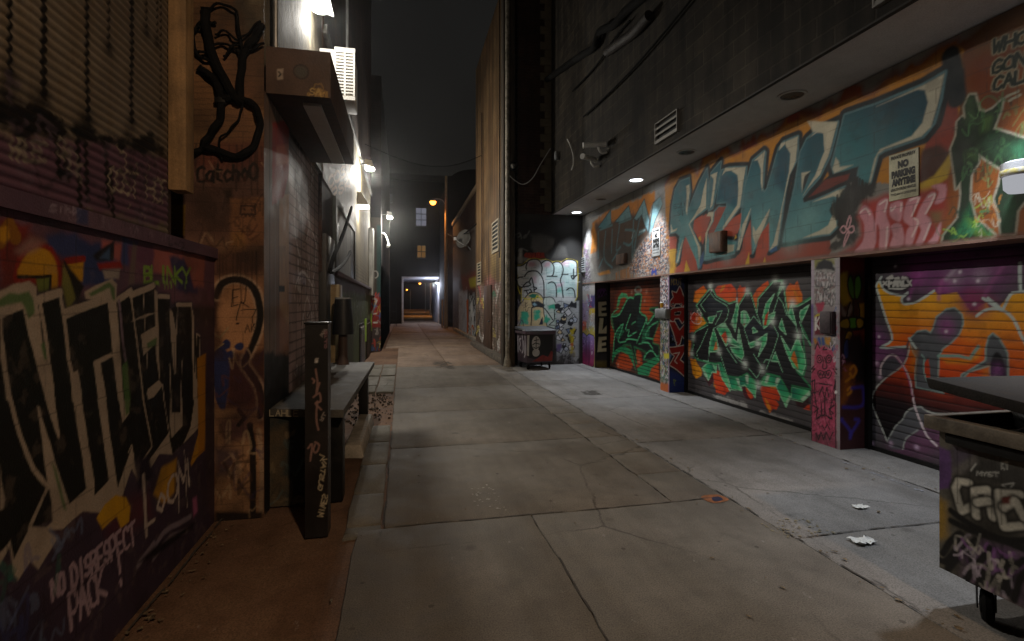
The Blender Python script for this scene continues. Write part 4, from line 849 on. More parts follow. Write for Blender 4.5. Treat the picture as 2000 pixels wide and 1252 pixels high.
# wires across the alley
for s_, lb in (('741,470 760,480 790,500 830,520', 'loose wire hanging from the far corner building'),):
    pass
w = MB(); P_ = [Vector((-.9, 13.2, 5.6)).lerp(Vector((2.95, 19, 7.2)), k/14)+Vector((0, 0, -.5*math.sin(math.pi*k/14))) for k in range(15)]; w.tube(P_, .011, 6); o = w.build('overhead_wire', M_rubber, loc=(1, 16, 6)); tag(o, 'thin wire slung across the alley under the night sky', 'wire')
w = MB(); P_ = [Vector((2.9, 20.2, 4.8)).lerp(Vector((2.85, 33.5, 6.2)), k/14)+Vector((0, 0, -.35*math.sin(math.pi*k/14))) for k in range(15)]; w.tube(P_, .03, 6); o = w.build('overhead_wire', M_rubber, loc=(2.9, 26, 5)); tag(o, 'thick cable running from the tan building to the wooden lamp pole', 'wire')

# small debris along the wall feet and in the joints
R = np.random.RandomState(21); db = MB()
for i in range(260):
    k = R.randint(4)
    x, y = ((R.uniform(4.3, 4.78), R.uniform(3.2, 13)), (-1.36+abs(R.normal())*.12, R.uniform(2.2, 4.2)), (R.uniform(2.62, 2.8), R.uniform(1.9, 13)), (R.uniform(-.6, 4.6), R.uniform(2., 12)))[k]
    r = R.uniform(.006, .02); a = R.uniform(0, 6.28); e = R.uniform(.25, .8); z = .006; c_, s_ = math.cos(a), math.sin(a)
    db.add([(x+c_*r*px-s_*r*e*py, y+s_*r*px+c_*r*e*py, z+R.uniform(0, .007)) for px, py in ((-1, -.6), (0, -1), (1, -.3), (.8, .6), (-.2, 1), (-1, .4))], [(0, 1, 2, 5), (2, 3, 4, 5)])
struct(db.build('debris', plain('leaf_litter', '#7a6a52', .8, .6, 60., .2, col2='#332a20'), ang=10), 'stuff')

# grime that has packed into the joints
R = np.random.RandomState(33); jd = MB()
for (x0, y0, x1, y1, n) in ((2.705, 1.2, 2.705, 13.4, 150), (-.13, 3.95, -.13, 13, 80), (-.1, 3.87, 2.6, 3.87, 60), (-.1, 5.95, 2.2, 5.95, 40), (-.1, 7.85, 2.2, 7.85, 36), (-.1, 10.1, 2.2, 10.1, 30), (.99, 1.2, .99, 3.8, 30), (2.2, 3.9, 2.2, 10, 50), (4.55, 3, 4.55, 13, 70), (2.75, 3.1, 4.5, 3.1, 24), (2.75, 5.6, 4.5, 5.6, 24), (2.75, 8.35, 4.5, 8.35, 20), (-1.34, 2, -1.34, 4.3, 60)):
    for i in range(n):
        t = R.rand(); x, y = x0+(x1-x0)*t, y0+(y1-y0)*t; wx, wy = wob(x, y); ln = R.uniform(.02, .11); wd = R.uniform(.003, .010); k = R.randint(5, 9); al_ = abs(x1-x0) > abs(y1-y0)
        p = [(ln*math.cos(6.283*j/k)*R.uniform(.6, 1.1), wd*math.sin(6.283*j/k)*R.uniform(.5, 1.2)) for j in range(k)]
        jd.add([(wx+(a if al_ else b), wy+(b if al_ else a)+R.normal()*.0, .0035+(i % 50)*2e-5) for a, b in p], [tuple(range(k))])
struct(jd.build('joint_grime', plain('joint_grime', '#453f39', .9, .5, 40., .2)), 'stuff')
# rust brackets and a conduit on the shutter housing, streaks and conduit on the upper wall
w = MB(); w.tube([(-1.0, 4.45, 3.7), (-1.0, 4.45, 4.9)], .02, 8); w.build('conduit', M_galv, B, LB)
cv_sup_build = lambda: cv_sup.build('end_support', M_rough, bpy.data.objects['bench'], (-.75, 6, 0), -1, .1)
# ================================================================== PAINT: the long mural over the garage doors
m = cv_mur; Z1 = (1280, 230, 5.); Z3 = (1600, 80, 5.); Z4 = (1600, 260, 5.); ZL = (1100, 350, 6.26)
TEAL, TEALD, TEALL, DK, CRM, OCH, BRK, ORG = '#3c6d74', '#1f4a5c', '#5c8f90', '#1a2022', '#c0b79e', '#b27418', '#9a4430', '#c06a20'
m.wash('#6e6a63', .6, 1.5, .5, .2); m.wash('#a39e94', .4, 2.5, .6, .2, 3)
# orange field to the right of the letters, flames along their top edge
og = m.grad('1860,120', '1990,420', '#6f3f12', '#93501c')
m.fill('1862,96 2100,-90 2900,-520 2900,420 2000,470 1790,480 1720,460 1860,200', og, soft=.03, rag=.05)
m.fill('1880,80 1990,40 2000,130 1960,200 1890,190', '#6a2a12', soft=.12, a=.6); m.fill('1890,40 2100,-60 2100,60 1900,110', '#6a5030', soft=.08, a=.55); m.spray('1920,150 1905,230 1960,260', .2, '#6a3014', .5)
flame = PP('90,660 150,560 230,530 320,490 395,520 410,555 470,390 520,360 575,350 600,372 640,330 705,293 735,350 770,362 825,335 850,230 880,265 900,240 925,240 960,180 985,225 1040,170 1090,180 1150,150 1200,110 1250,60 1290,-20 1340,20 1400,-60', Z1)+PP('0,715 60,640 110,612 140,640 200,590 260,470 330,432 395,455 412,525 520,510 640,400 740,312 790,335 830,320 890,248 930,262 1010,210 1180,70 1330,15 1400,120 1370,500 1365,760 1290,1060 1100,1330 980,1390', Z3)
m.fill(flame+PP('980,490 300,480 0,520', Z4)+PP('1280,1460 600,1500 100,1420 95,900', Z1), OCH, soft=.012, rag=.03)
m.stroke(flame[:30], .07, '#8a3a14', soft=.05, a=.75); m.stroke(flame[28:48], .08, '#7d3512', soft=.05, a=.7)
for q in ('300,300 340,180 380,120 420,210 440,300', '1280,60 1300,-60 1380,-100 1420,10', '850,330 850,230 880,265 900,240 930,250 960,190 1000,260'): m.fill(q, '#8a3212', Z1, soft=.03)
m.fill('200,600 260,470 330,432 400,455 412,530', '#8f3512', Z3, soft=.03, a=.8); m.fill('60,660 100,612 140,640', '#8f3512', Z3, soft=.03, a=.7)
# brick red body below and between the letters
m.fill(PP('130,1130 330,1000 700,860 1200,900 1250,1180 1440,1200 1700,1140 1720,1300', Z1)+PP('90,1190', Z4)+PP('1000,1420 420,1510 150,1515', Z1), m.grad('1310,500', '1640,470', '#a34a38', '#93402c'), soft=.012)
m.fill('1160,820 1360,760 1290,1050 1200,1300 1000,1390 990,1130', '#7a3226', Z3, soft=.02); m.fill('1190,560 1330,300 1365,760 1320,900 1240,1180 1000,1400 960,1380 1040,1000', '#8a3a2c', Z3, soft=.015)
m.fill('975,1380 1000,1060 1180,1010 1300,1100 1180,1290 1080,1370', '#33281f', Z3, soft=.03, a=.85)
def letter(cv, p, z, fillc, edge=DK, w=.085, sm=0):
    cv.stroke(p, w, edge, z, soft=.012, closed=True, sm=sm); cv.fill(p, fillc, z, soft=.006, sm=sm)
tg = m.grad('1330,330', '1330,500', TEALD, TEAL)
K_ = '195,700 240,625 330,590 340,720 310,965 350,830 430,640 505,500 515,640 505,880 400,960 330,1040 380,1140 440,1270 435,1450 420,1470 285,1150 270,1200 225,1400 205,1415 240,1150 200,1115 150,1120 150,1050 165,850'
E1 = '545,540 640,430 625,560 560,880 520,900 525,700'
E2 = '650,515 720,490 890,485 880,600 840,850 740,985 650,1100 590,1190 790,1215 770,1320 650,1345 500,1385 480,1385 490,1250 560,1010 575,920 620,870 700,880 700,820 600,830 630,600'
M_ = '950,420 1060,330 1075,345 1045,700 1065,735 1095,690 1205,300 1250,240 1390,185 1385,400 1300,560 1270,700 1235,960 1190,1240 1115,1290 1120,900 1010,1130 985,1110 985,1250 950,1320 945,880 880,1050 840,1200 800,1290 830,1060 870,700 900,600'
E4 = '1480,210 1560,140 1780,45 1760,160 1700,380 1600,580 1500,690 1440,770 1440,830 1540,815 1780,710 1850,680 1820,800 1765,960 1775,1060 1700,1130 1440,1170 1250,1205 1290,1000 1370,640 1420,330'
T_ = '250,725 560,620 1000,440 1228,308 1205,420 1185,560 1115,800 1020,925 640,1062 570,1105 490,1390 440,1420 390,1400 380,1230 150,1292 125,1200 180,1000'
for p, z in ((K_, Z1), (E1, Z1), (E2, Z1), (M_, Z1), (E4, Z1), (T_, Z3)): m.stroke(p, .16, DK, z, soft=.014, closed=True)
m.stroke('1280,140 1320,300 1345,560', .16, DK, Z3, soft=.02)
for p, z in ((K_, Z1), (E1, Z1), (E2, Z1), (M_, Z1), (E4, Z1), (T_, Z3)): m.stroke(p, .045, '#55777c', z, soft=.012, closed=True); m.fill(p, m.grad('1500,250', '1480,500', TEALD, TEALL, mid=TEAL) if z is Z1 else m.grad('1750,200', '1690,330', '#1d4350', '#3f767a'), z, soft=.006)
m.fill('650,560 800,560 815,760 780,880 640,800 590,830', TEALD, Z1, soft=.05, a=.8); m.fill('1210,330 1300,290 1310,500 1260,740 1160,640', '#1c4052', Z1, soft=.06, a=.7); m.fill('1490,220 1640,160 1640,330 1560,540 1430,520', '#21464f', Z1, soft=.05, a=.6)
m.spray('1490,440 1545,470 1580,430', .22, '#7ba8a2', .5); m.spray('1420,500 1345,440', .16, '#6d9c9c', .5)
# counters, arrows
m.fill('1450,830 1440,790 1700,560 1985,475 1950,625 1880,640 1600,775', DK, Z1, soft=.012); m.fill('1495,775 1660,605 1900,545 1880,605 1600,735', '#6d2d22', Z1, soft=.015)
m.fill('1445,560 1510,535 1480,620 1437,725', DK, Z1, soft=.012); m.fill('690,870 640,980 590,1080 560,1150 520,1180 520,1100 570,1010 580,920 620,870', '#8f402e', Z1, soft=.012)
for p in ('840,930 830,1060 800,1130 720,1130 660,1100 750,985', '930,1000 940,1330 830,1400 860,1180', '1110,1020 1110,1280 1080,1350 970,1380 1010,1160', '380,1000 460,950 455,1140 440,1220 370,1090', '295,1160 400,1400 415,1500 240,1500 270,1230'): m.fill(p, '#a84a35', Z1, soft=.014)
for p in ('300,1390 345,1510 280,1520', '915,1315 920,1450 870,1455', '1070,1360 1080,1420 1040,1440', '440,1150 445,1190 435,1210 420,1175', '785,1140 795,1170 770,1190', '125,1290 205,1280 180,1520 140,1530 150,1400'): m.fill(p, '#c49a2c', Z1, soft=.01)
m.fill('1110,1300 1180,1250 1190,1290 1130,1320', '#2f5a86', Z1, soft=.012); m.fill('430,1390 470,1300 470,1400 440,1480', '#3a567c', Z1, soft=.012)
# cream highlights
for p in ('300,665 332,650 335,720 306,965 298,900 305,760', '502,590 492,880 400,960 332,1040 440,1270 430,1430 412,1255 325,1040 380,955 440,850 470,700', '275,1180 226,1400 210,1412 250,1240', '152,1040 172,1098 215,1078 205,1105 152,1122', '540,560 605,530 600,560 560,850 535,885 560,700 570,600',
          '650,565 680,490 882,482 870,560 850,700 825,870 780,930 662,1090 655,1075 700,1000 800,850 812,700 802,560 740,515 690,522', '500,960 520,920 570,920 560,1010 510,1120 495,1250 486,1380 490,1130 545,1000 540,962', '700,1240 770,1240 765,1300 650,1342 700,1300',
          '962,420 1070,325 1052,480 1046,720 1030,640 1030,500 1000,415', '1205,320 1225,250 1392,182 1372,420 1310,560 1240,880 1215,1080 1190,1240 1115,1296 1160,1200 1212,980 1262,740 1306,520 1318,350 1265,258', '935,880 850,1050 825,1230 795,1290 820,1290 872,1100', '1115,890 1020,1050 980,1112 950,1050 950,1150 980,1250 950,1312 1012,1180 1102,960', '830,1030 838,1100 815,1180 800,1290 825,1200',
          '1510,190 1600,108 1780,38 1750,150 1690,380 1600,560 1480,700 1440,760 1560,560 1650,330 1642,150 1580,145', '1425,540 1510,522 1455,570 1430,732', '1540,822 1780,708 1852,690 1800,780 1740,765 1640,792', '1730,830 1760,960 1772,1060 1700,1130 1440,1172 1600,1105 1690,1050 1730,950'):
    m.fill(p, CRM, Z1, soft=.012, a=.93)
for p in ('560,640 1000,440 1222,318 1172,560 1090,840 1000,930 640,1060 570,1110 500,1380 480,1402 540,1150 590,1062 900,930 1010,800 1062,600 1030,480 960,476', '130,1250 160,1140 190,1175 200,1230 330,1213 150,1292', '-120,780 165,790 130,900 110,1000 10,1300 -30,1350 60,1100 70,940 20,880 -60,890'): m.fill(p, CRM, Z3, soft=.014, a=.9)
m.fill('1310,140 1230,270 1120,420 1000,485 970,490 985,600 1040,590 1250,440 1320,200', '#b59328', Z4, soft=.02)
# black overspray that runs down beside the pink tag
m.fill('270,520 330,470 380,500 420,480 470,510 545,500 520,640 440,660 380,760 395,900 340,1060 240,1110 90,1140 100,1080 170,1030 180,850 90,760 110,690 190,640', '#26231f', Z4, soft=.03, rag=.07, a=.93)
m.drips(m.pts('280,480 380,430 480,500', Z4), 16, .35, .02, '#24211d', seed=3, uv=True); m.text('WLA', '1630,432', '1690,398', (6, -48), .035, '#2a2723', adv=1.1, seed=2, a=.8)
# pink bubble letters
m.fill('370,810 430,670 560,640 640,600 700,590 760,600 990,560 1160,520 1250,480 1240,760 1190,880 1150,1085 200,1180 330,1100 410,1000 395,870', '#a8322a', Z4, soft=.05, a=.95)
for p in ('390,785 440,700 510,760 545,870 560,720 590,660 672,640 655,800 692,930 655,1130 585,1140 590,950 562,900 530,1142 340,1165 425,1060 440,900', '700,690 812,672 802,845 745,855 690,800', '702,905 802,890 825,1090 690,1112 720,1000', '872,640 992,620 945,720 905,815 962,880 905,1092 838,1092 855,950 880,905 820,830', '1060,602 1140,588 1090,700 1045,800 1092,862 1012,1082 940,1092 992,960 975,905 940,835', '1095,520 1235,500 1225,650 1125,690 1170,570', '1175,880 1190,900 1150,1070 1060,1075 1110,1010'):
    m.fill(p, m.grad('1700,400', '1720,490', '#c4808a', '#d3969c'), Z4, soft=.014, sm=3)
for p in ('400,775 455,735 495,795', '590,695 662,655 640,765', '700,730 705,760 740,720', '890,655 972,635 905,805', '925,830 965,870 905,1010', '1072,622 1132,602 1042,785', '1085,880 1022,1040', '665,920 650,1125', '800,690 795,760'): m.stroke(p, .018, '#e6c8c4', Z4, soft=.008, sm=3)
m.fill('1085,770 1210,760 1190,870 1130,890 1090,840', '#7f6a3a', Z4, soft=.04, a=.8)
for p in ('290,820 262,920 285,930 308,850 300,815', '215,925 240,905 268,940 240,975 208,950', '300,920 330,910 340,950 310,975 280,945', '270,980 250,1040 238,1108 262,1060 290,990 280,970'): m.stroke(p, .016, '#cf9a9e', Z4, soft=.006, sm=4, closed=True)
# green dog standing on the lintel
dog = PP('1350,-110 1400,-160 1432,-130 1420,-260 1470,-372 1520,-372 1560,-222 1620,-200 1690,-232 1792,-325 1770,-220 1700,-42 1830,0 2000,55 2500,40 2500,1000 2250,1010 2200,700 2000,665 1930,760 1910,985 1780,990 1760,800 1710,640 1760,500 1790,350 1700,300 1552,200 1550,290 1480,400 1470,650 1520,830 1715,1000 1600,1030 1200,1065 1215,1000 1360,830 1390,600 1380,470 1340,540 1300,250 1290,150 1340,20', Z4)
m.stroke(dog, .036, '#a39c88', soft=.01, closed=True); m.fill(dog, '#22331f', soft=.008)
for q, c in (('1440,-330 1500,-350 1520,-200 1560,-150 1500,-60 1430,-90', '#3d5534'), ('1600,-140 1680,-160 1640,-40 1590,-30', '#587a3a'), ('1420,180 1530,170 1540,240 1420,240', '#4a6c30'), ('1850,120 2000,80 2000,270 1880,240', '#3f7d58'), ('1400,860 1480,700 1500,850 1560,960 1300,1050', '#2f7a4c'), ('1460,830 1600,930 1700,1000 1540,1020', '#6d9432'), ('1650,20 1800,60 1900,200 1750,250 1600,120', '#33583a'), ('1800,700 1900,560 1900,800 1850,980 1790,970', '#2d5236'), ('1310,150 1350,60 1430,60 1400,300 1340,440', '#222e20')): m.fill(q, c, Z4, soft=.05, a=.85, rag=.03)
m.scribble('1450,-250 2000,0 2000,400 1500,300', 40, ['#1c2a1c', '#4d7a4a', '#6f9a60'], .12, .014, Z4, 5, .6); m.scribble('1300,700 1500,700 1700,1000 1300,1000', 24, ['#1c4030', '#9fc850', '#3f8a60'], .1, .014, Z4, 6, .6)
m.scribble('1560,600 1760,500 1780,950 1600,800', 16, ['#d08a40', '#a05a28', '#c8c0a8'], .1, .01, Z4, 8, .6)
# the question written over the dog
for tx, o, e in (('WHO', '1690,120', '2040,10'), ('GONNA', '1680,330', '2260,140'), ('CALL', '1690,490', '2120,350')):
    m.text(tx, o, e, (-6, -118), .046, '#8f866c', Z3, adv=1.2, lean=.25, soft=.008, a=.85); m.text(tx, o, e, (-6, -118), .026, '#1f261a', Z3, adv=1.2, lean=.25, soft=.006)
for p in ('1825,545 1945,490', '1860,580 1960,525'): m.stroke(p, .022, '#a39a80', Z3)
m.text('B2U', '1316,408', '1338,404', (0, -8), .008, '#1d2426', adv=1.1); m.text('LSI', '1316,422', '1336,420', (0, -8), .008, '#1d2426', adv=1.1); m.scribble('1314,395 1340,392 1338,424 1316,428', 10, ['#1d2426'], .1, .007, seed=2)
# the older piece toward the end wall: dark ragged letters on orange
m.fill('350,520 420,470 580,380 690,330 820,260 960,220 1040,160 1080,200 1110,150 1125,260 1090,330 1050,500 1000,700 400,880 340,900', m.grad('1160,430', '1280,390', '#a0641c', '#b8722a'), ZL, soft=.03, rag=.12, ragf=4)
m.fill('400,560 620,500 1000,420 1060,520 1020,850 880,1060 600,1100 420,1080', '#3a312c', ZL, soft=.08, rag=.15, ragf=3, a=.92); m.fill('360,870 900,880 950,1100 420,1140 330,1000', '#40352c', ZL, soft=.1, rag=.15, ragf=3, a=.7)
for p in ('430,590 580,380 585,540 500,600', '640,520 800,330 830,460 700,520', '870,480 990,250 1050,500 1040,640 1000,560 960,430 900,500', '1070,540 1100,300 1190,210 1215,300 1120,500 1050,760 1020,830'): m.stroke(p, .05, '#23282a', ZL, soft=.02, closed=True); m.fill(p, m.grad('1180,430', '1290,380', '#3f6a70', '#7fa3a8'), ZL, soft=.02)
R = np.random.RandomState(12)
for p in ('430,640 430,960', '450,620 600,560', '520,640 500,960 600,1080', '600,620 590,900', '680,540 830,480', '690,560 650,860 700,830', '760,620 880,640 820,800 740,780', '860,500 840,980', '890,720 850,1000 900,850', '940,460 890,700', '920,680 1000,620 930,640', '1030,700 1000,900 920,880', '660,900 600,1000', '480,980 440,1080'): m.stroke(p, .05, '#4d777c', ZL, soft=.025, a=.75, sm=4)
for p in ('985,430 990,500', '930,650 1000,620', '860,640 840,720', '900,870 880,960'): m.stroke(p, .03, '#a9bcbc', ZL, soft=.02, a=.6)
m.fill('420,1150 560,1110 580,1150 440,1180', '#b87a24', ZL, soft=.03); m.drips(m.pts('650,1150 900,1040', ZL), 22, .5, .045, '#b07030', seed=5, a=.7, uv=True)
m.fill('1120,100 1240,50 1250,420 1260,640 1200,700 1180,500 1215,300 1190,210 1125,260', '#8f8d8a', ZL, soft=.04, a=.8)
m.speckle('900,860 1100,640 1230,420 1290,700 1300,1150 950,1190 800,1130', ['#c9c4c0', '#35323a', '#c07a40', '#b9aaa0', '#4a4a5a'], 34, .56, .85, ZL, 3, .1); m.speckle('300,820 180,900 170,1260 340,1260', ['#c8c8c8', '#3c3a44', '#8a6a8a'], 34, .55, .8, ZL, 9, .12)
m.text('M9', '1085,1165', '1195,1150', (0, -60), .05, '#33489a', ZL, adv=1.1); m.fill('1290,900 1377,850 1377,1180 1310,1200', '#b98a2c', ZL, soft=.05, rag=.08, a=.7)
m.fill('200,860 240,840 245,960 205,990', '#b9a52c', ZL, soft=.04, rag=.06, a=.8); m.fill('250,790 290,780 300,830 255,850', '#b98aa8', ZL, soft=.03, a=.7); m.fill('160,700 330,560 320,760 260,780 170,880', '#9a9896', ZL, soft=.12, a=.7)
m.blocks(.42, .205, '#2a2826', .5, .006, 2.19)
m.wash('#2a2522', .25, 6, .68, .1, 9); m.drips(np.array([[1.5, 2.6], [13, 2.6]]), 60, .4, .008, '#3a2f2a', seed=8, a=.25, uv=True)
m.fill('1300,536 1640,492 2000,452 2000,458 1640,500 1300,545', '#7a5248', soft=.01, a=.6)
# ================================================================== PAINT: roller doors
Z5 = (1330, 520, 6.25); Z7 = (1680, 480, 6.25); Z8 = (1680, 680, 6.25); ZD = (1150, 480, 4.175)
GR, GRD, GRL, FL, FLY, BK = '#4cc47c', '#11574c', '#a9d8b4', '#cf4516', '#dd8a18', '#191b1f'
d = cv_d2; d.wash('#5a5656', .5, 2., .5, .2)
flame = d.grad('1400,540', '1400,600', '#d34a1e', '#d98a1c')
for p in ('150,430 175,310 225,270 275,240 320,300 290,380 200,455', '415,280 450,240 540,225 610,215 660,270 680,300 670,430 620,460 560,455 500,420 440,370', '690,290 720,230 745,260 790,250 800,330 740,440 700,462', '870,380 930,280 1000,220 1060,178 1080,230 1000,350 960,400 940,560 912,582', '1258,340 1300,250 1330,210 1380,230 1420,180 1450,280 1482,350 1482,470 1370,482 1305,582 1270,430'):
    d.fill(p, d.grad('1345,565', '1350,600', '#e2461a', '#ea981e') if p.startswith('150') else d.grad('1460,550', '1470,620', '#e04a22', '#dd781e'), Z5, soft=.012)
for p in ('470,330 500,240 545,228 520,290', '1355,270 1400,300 1450,440 1430,430', '160,330 170,300 160,400'): d.fill(p, FLY, Z5, soft=.012, a=.85)
for p in ('110,600 170,560 260,600 345,690 230,770 110,810', '118,1130 175,1140 265,1290 250,1340 180,1375 140,1300'): d.fill(p, d.grad('1352,625', '1372,640', '#d83a1a', '#e8981e'), Z5, soft=.015, rag=.02)
d.fill('95,900 125,910 110,1100 90,1100', '#d0781c', Z5, soft=.02)
# 3-D blocks along the bottom (coordinates 1000 lower than the upper tracing)
sh = lambda s: ' '.join('%g,%g' % (a, b+1000) for a, b in PP(s))
for p in ('390,310 440,265 500,300 560,330 605,520 560,540 535,572 430,540 410,440', '990,450 1150,460 1212,560 1200,650 1150,622 1195,690 1165,752 1120,740 1085,792 1060,740 1020,680 995,600 965,500'): d.fill(sh(p), d.grad('1400,730', '1410,770', '#e04a18', '#cf4016'), Z5, soft=.012)
d.fill(sh('500,300 560,330 580,400 510,370'), FLY, Z5, soft=.02); d.fill(sh('1080,450 1150,460 1160,500 1100,490'), FLY, Z5, soft=.02); d.fill(sh('1020,600 1060,650 1105,740 1085,790 1050,720'), FLY, Z5, soft=.015, a=.8); d.fill(sh('395,400 420,460 440,480 400,470'), FLY, Z5, soft=.015, a=.7)
d.fill(sh('750,455 800,450 860,520 885,580 870,632 800,622 760,560'), '#4e1720', Z5, soft=.012); d.fill(sh('780,452 850,520 884,600 850,622 810,560'), '#d04a1c', Z5, soft=.012)
d.fill(sh('1390,640 1500,650 1560,600 1565,700 1480,730 1420,720'), '#3d1a1e', Z5, soft=.015); d.fill(sh('1498,740 1540,700 1572,690 1572,762'), '#d8441a', Z5, soft=.012); d.fill(sh('295,360 340,330 390,310 400,400 345,470'), '#4a1a22', Z5, soft=.015)
def block(p, a, b, hi=()):
    d.fill(sh(p), d.grad(a, b, '#126255', '#66d08c', Z5, mid='#26a06c'), Z5, soft=.008); d.stroke(sh(p), .022, '#8fcfa2', Z5, soft=.006, closed=True)
    for h in hi: d.fill(sh(h), '#cfdcc8', Z5, soft=.02, a=.8)
block('258,245 320,185 380,180 400,230 432,300 380,290 335,392 290,330', '400,1200', '280,1300', ('270,250 320,330 335,390 290,320',))
block('385,170 400,100 440,60 470,40 440,120 430,290', '400,1050', '440,1250'); block('452,175 490,165 530,230 562,330 600,520 500,370', '480,1180', '560,1330', ('450,190 470,300 500,360 475,330',))
block('568,332 690,342 745,520 612,500', '570,1340', '740,1500', ('660,345 690,345 735,490 710,470',)); block('700,350 760,292 820,300 880,370 925,430 905,602 878,560 780,452 722,470', '720,1340', '930,1500', ('780,300 830,310 820,440 800,430',))
block('1042,300 1200,312 1222,350 1162,462 962,455', '1200,1330', '1000,1450', ('1050,320 1090,310 1050,430 1020,420', '1180,320 1215,340 1175,440 1150,430')); block('1222,345 1345,560 1282,716 1162,470', '1250,1400', '1290,1650', ('1330,570 1345,590 1290,690 1280,660',)); block('1342,470 1562,500 1570,565 1482,652 1340,612 1350,540', '1360,1500', '1520,1620', ('1520,570 1565,530 1560,570 1480,650 1465,620',))
sil = '130,1060 160,960 150,870 180,800 330,700 260,600 250,570 190,480 365,262 430,370 590,460 680,430 700,490 805,320 850,335 930,600 945,400 1130,188 1235,185 1160,360 1250,240 1300,600 1345,490 1420,490 1592,395 1592,960 1460,680 1500,1050 1520,1200 1490,1320 1400,1275 1592,1500 1560,1490 1350,1450 1335,1560 1210,1340 1045,1300 940,1430 810,1300 700,1350 565,1330 490,1170 430,1180 335,1165 200,1130'
d.stroke(sil, .05, '#2f8c58', Z5, soft=.012, closed=True); d.fill(sil, BK, Z5, soft=.008); d.fill('260,470 365,320 560,470 580,560 440,600 330,560', '#1b2433', Z5, soft=.04, a=.7)
d.spray('1500,640 1430,720', .2, '#20242c', .5); d.fill('780,740 890,610 1000,720 1110,680 1190,830 1040,820 850,930 800,840', '#1d2634', Z5, soft=.04, a=.6)
cnt = ['330,620 420,608 380,692 345,690', '400,755 440,900 468,1040 340,1045 360,900', '525,685 600,800 622,870 590,930 550,975 440,760 480,720', '680,440 702,500 664,800 618,680 655,560', '735,560 770,542 800,560 842,645 782,742 738,690', '580,930 610,860 690,930 706,755 752,1000 768,1080 745,1140 660,1080 600,990 722,990 640,960', '1140,340 1080,480 1060,600 1150,560 1130,645 1052,730 1010,762 998,620 1040,450', '1052,820 1042,920 945,1105 985,940 850,995 825,945 930,900', '872,760 885,745 935,800 880,818', '1230,645 1282,835 1215,770 1198,735', '1222,855 1340,1050 1430,845 1462,960 1502,1060 1522,1200 1482,1318 1370,1235 1290,1050', '1350,475 1405,722 1312,580', '1562,475 1470,680 1448,590 1460,540', '1150,1048 1192,1165 1105,1160', '1180,370 1230,190 1250,235 1220,300']
for c in cnt:
    d.fill(c, d.grad('1330,620', '1600,700', '#3fb574', '#52c884'), Z5, soft=.01); q = PP(c); cx = sum(a for a, b in q)/len(q); cy_ = sum(b for a, b in q)/len(q)
    d.fill([(Z5[0]+(a+cx)/2/6.25-(1.2 if i % 2 else 0), Z5[1]+(b+cy_)/2/6.25) for i, (a, b) in enumerate(q)], '#12604e', soft=.03, a=.75)
    d.stroke(c, .016, '#9fd6ae', Z5, soft=.006, closed=True)
for p in ('600,700 640,640 660,780', '455,740 540,690 560,760', '760,560 790,550 800,700 760,720', '700,800 690,920 740,980'): d.fill(p, '#bfdcc4', Z5, soft=.03, a=.6)
for p in ('430,905 452,1020 398,1025', '540,795 572,880 550,955 490,850', '1072,550 1042,720 1010,725 1030,600', '1380,1030 1412,1120 1432,1262 1340,1125', '760,700 785,700 770,730'): d.fill(p, d.grad('1400,650', '1400,690', '#c83a18', '#d98020'), Z5, soft=.01)
for p in ('365,262 430,370 590,460 680,430', '190,480 365,262', '190,480 250,570 270,600', '365,330 420,400 560,480 585,540 560,640 520,690 400,760', '335,1165 345,1040', '210,1130 190,1060 235,980 330,760', '130,1060 160,960', '150,870 180,800 330,720', '700,490 805,320 850,335 930,590 980,720', '945,400 1130,188 1235,185', '945,400 930,560', '1190,375 1245,450 1290,600', '1190,375 1130,560', '1250,240 1300,590 1400,720 1432,840', '1370,490 1430,490 1592,395', '1110,680 1190,840 1140,1000 1040,1260', '1190,1165 1240,1290', '480,1070 560,1330', '560,1000 680,1180', '620,1040 700,1140 790,1200 800,1240', '885,1070 990,1240 940,1340 920,1360 830,1250', '1010,1180 1035,1140 1110,1145', '1040,940 945,1105', '830,940 770,760 890,610 980,720', '1592,960 1500,840 1450,680', '240,470 365,320', '240,470 300,565', '430,620 440,555 500,545 470,620 420,710', '270,1150 330,1160'): d.stroke(p, .013, '#8fcfa6', Z5, soft=.006, a=.95)
for q in ('360,240 810,310 1240,235', '1150,160 1360,460', '465,1040 940,940', '780,1190 990,1260', '590,900 1115,670', '940,1450 150,870', '1430,850 130,1060'): d.spray(q, .075, '#e4eae4', .75, Z5)
for p in ('365,262 375,300 350,240', '680,390 690,460'): d.stroke(p, .02, '#e8ece6', Z5, soft=.015, a=.8)
d.scribble('115,560 240,540 260,700 120,690', 18, ['#d8c8c8', '#a0283a', '#e0d8d0'], .1, .01, Z5, 4); d.stroke('160,560 120,620 150,690 230,700 250,630 210,570', .014, '#d8ccc8', Z5, sm=4)
d.scribble(sh('100,500 800,690 820,740 100,560'), 26, ['#6c6a6a', '#8b8988'], .12, .006, Z5, 6, .5); d.fill(sh('400,570 560,590 800,690 810,735 560,660 400,600'), '#b4b0ac', Z5, soft=.03, rag=.05, a=.75); d.fill(sh('950,760 1200,840 1360,880 1330,905 1150,850 960,790'), '#aaa6a2', Z5, soft=.03, rag=.05, a=.75)
d.lines_v(np.arange(.035, 2.6, .081), .0075, '#0b0b0c', .8); d.wash('#151414', .25, 9, .66, .08, 4)
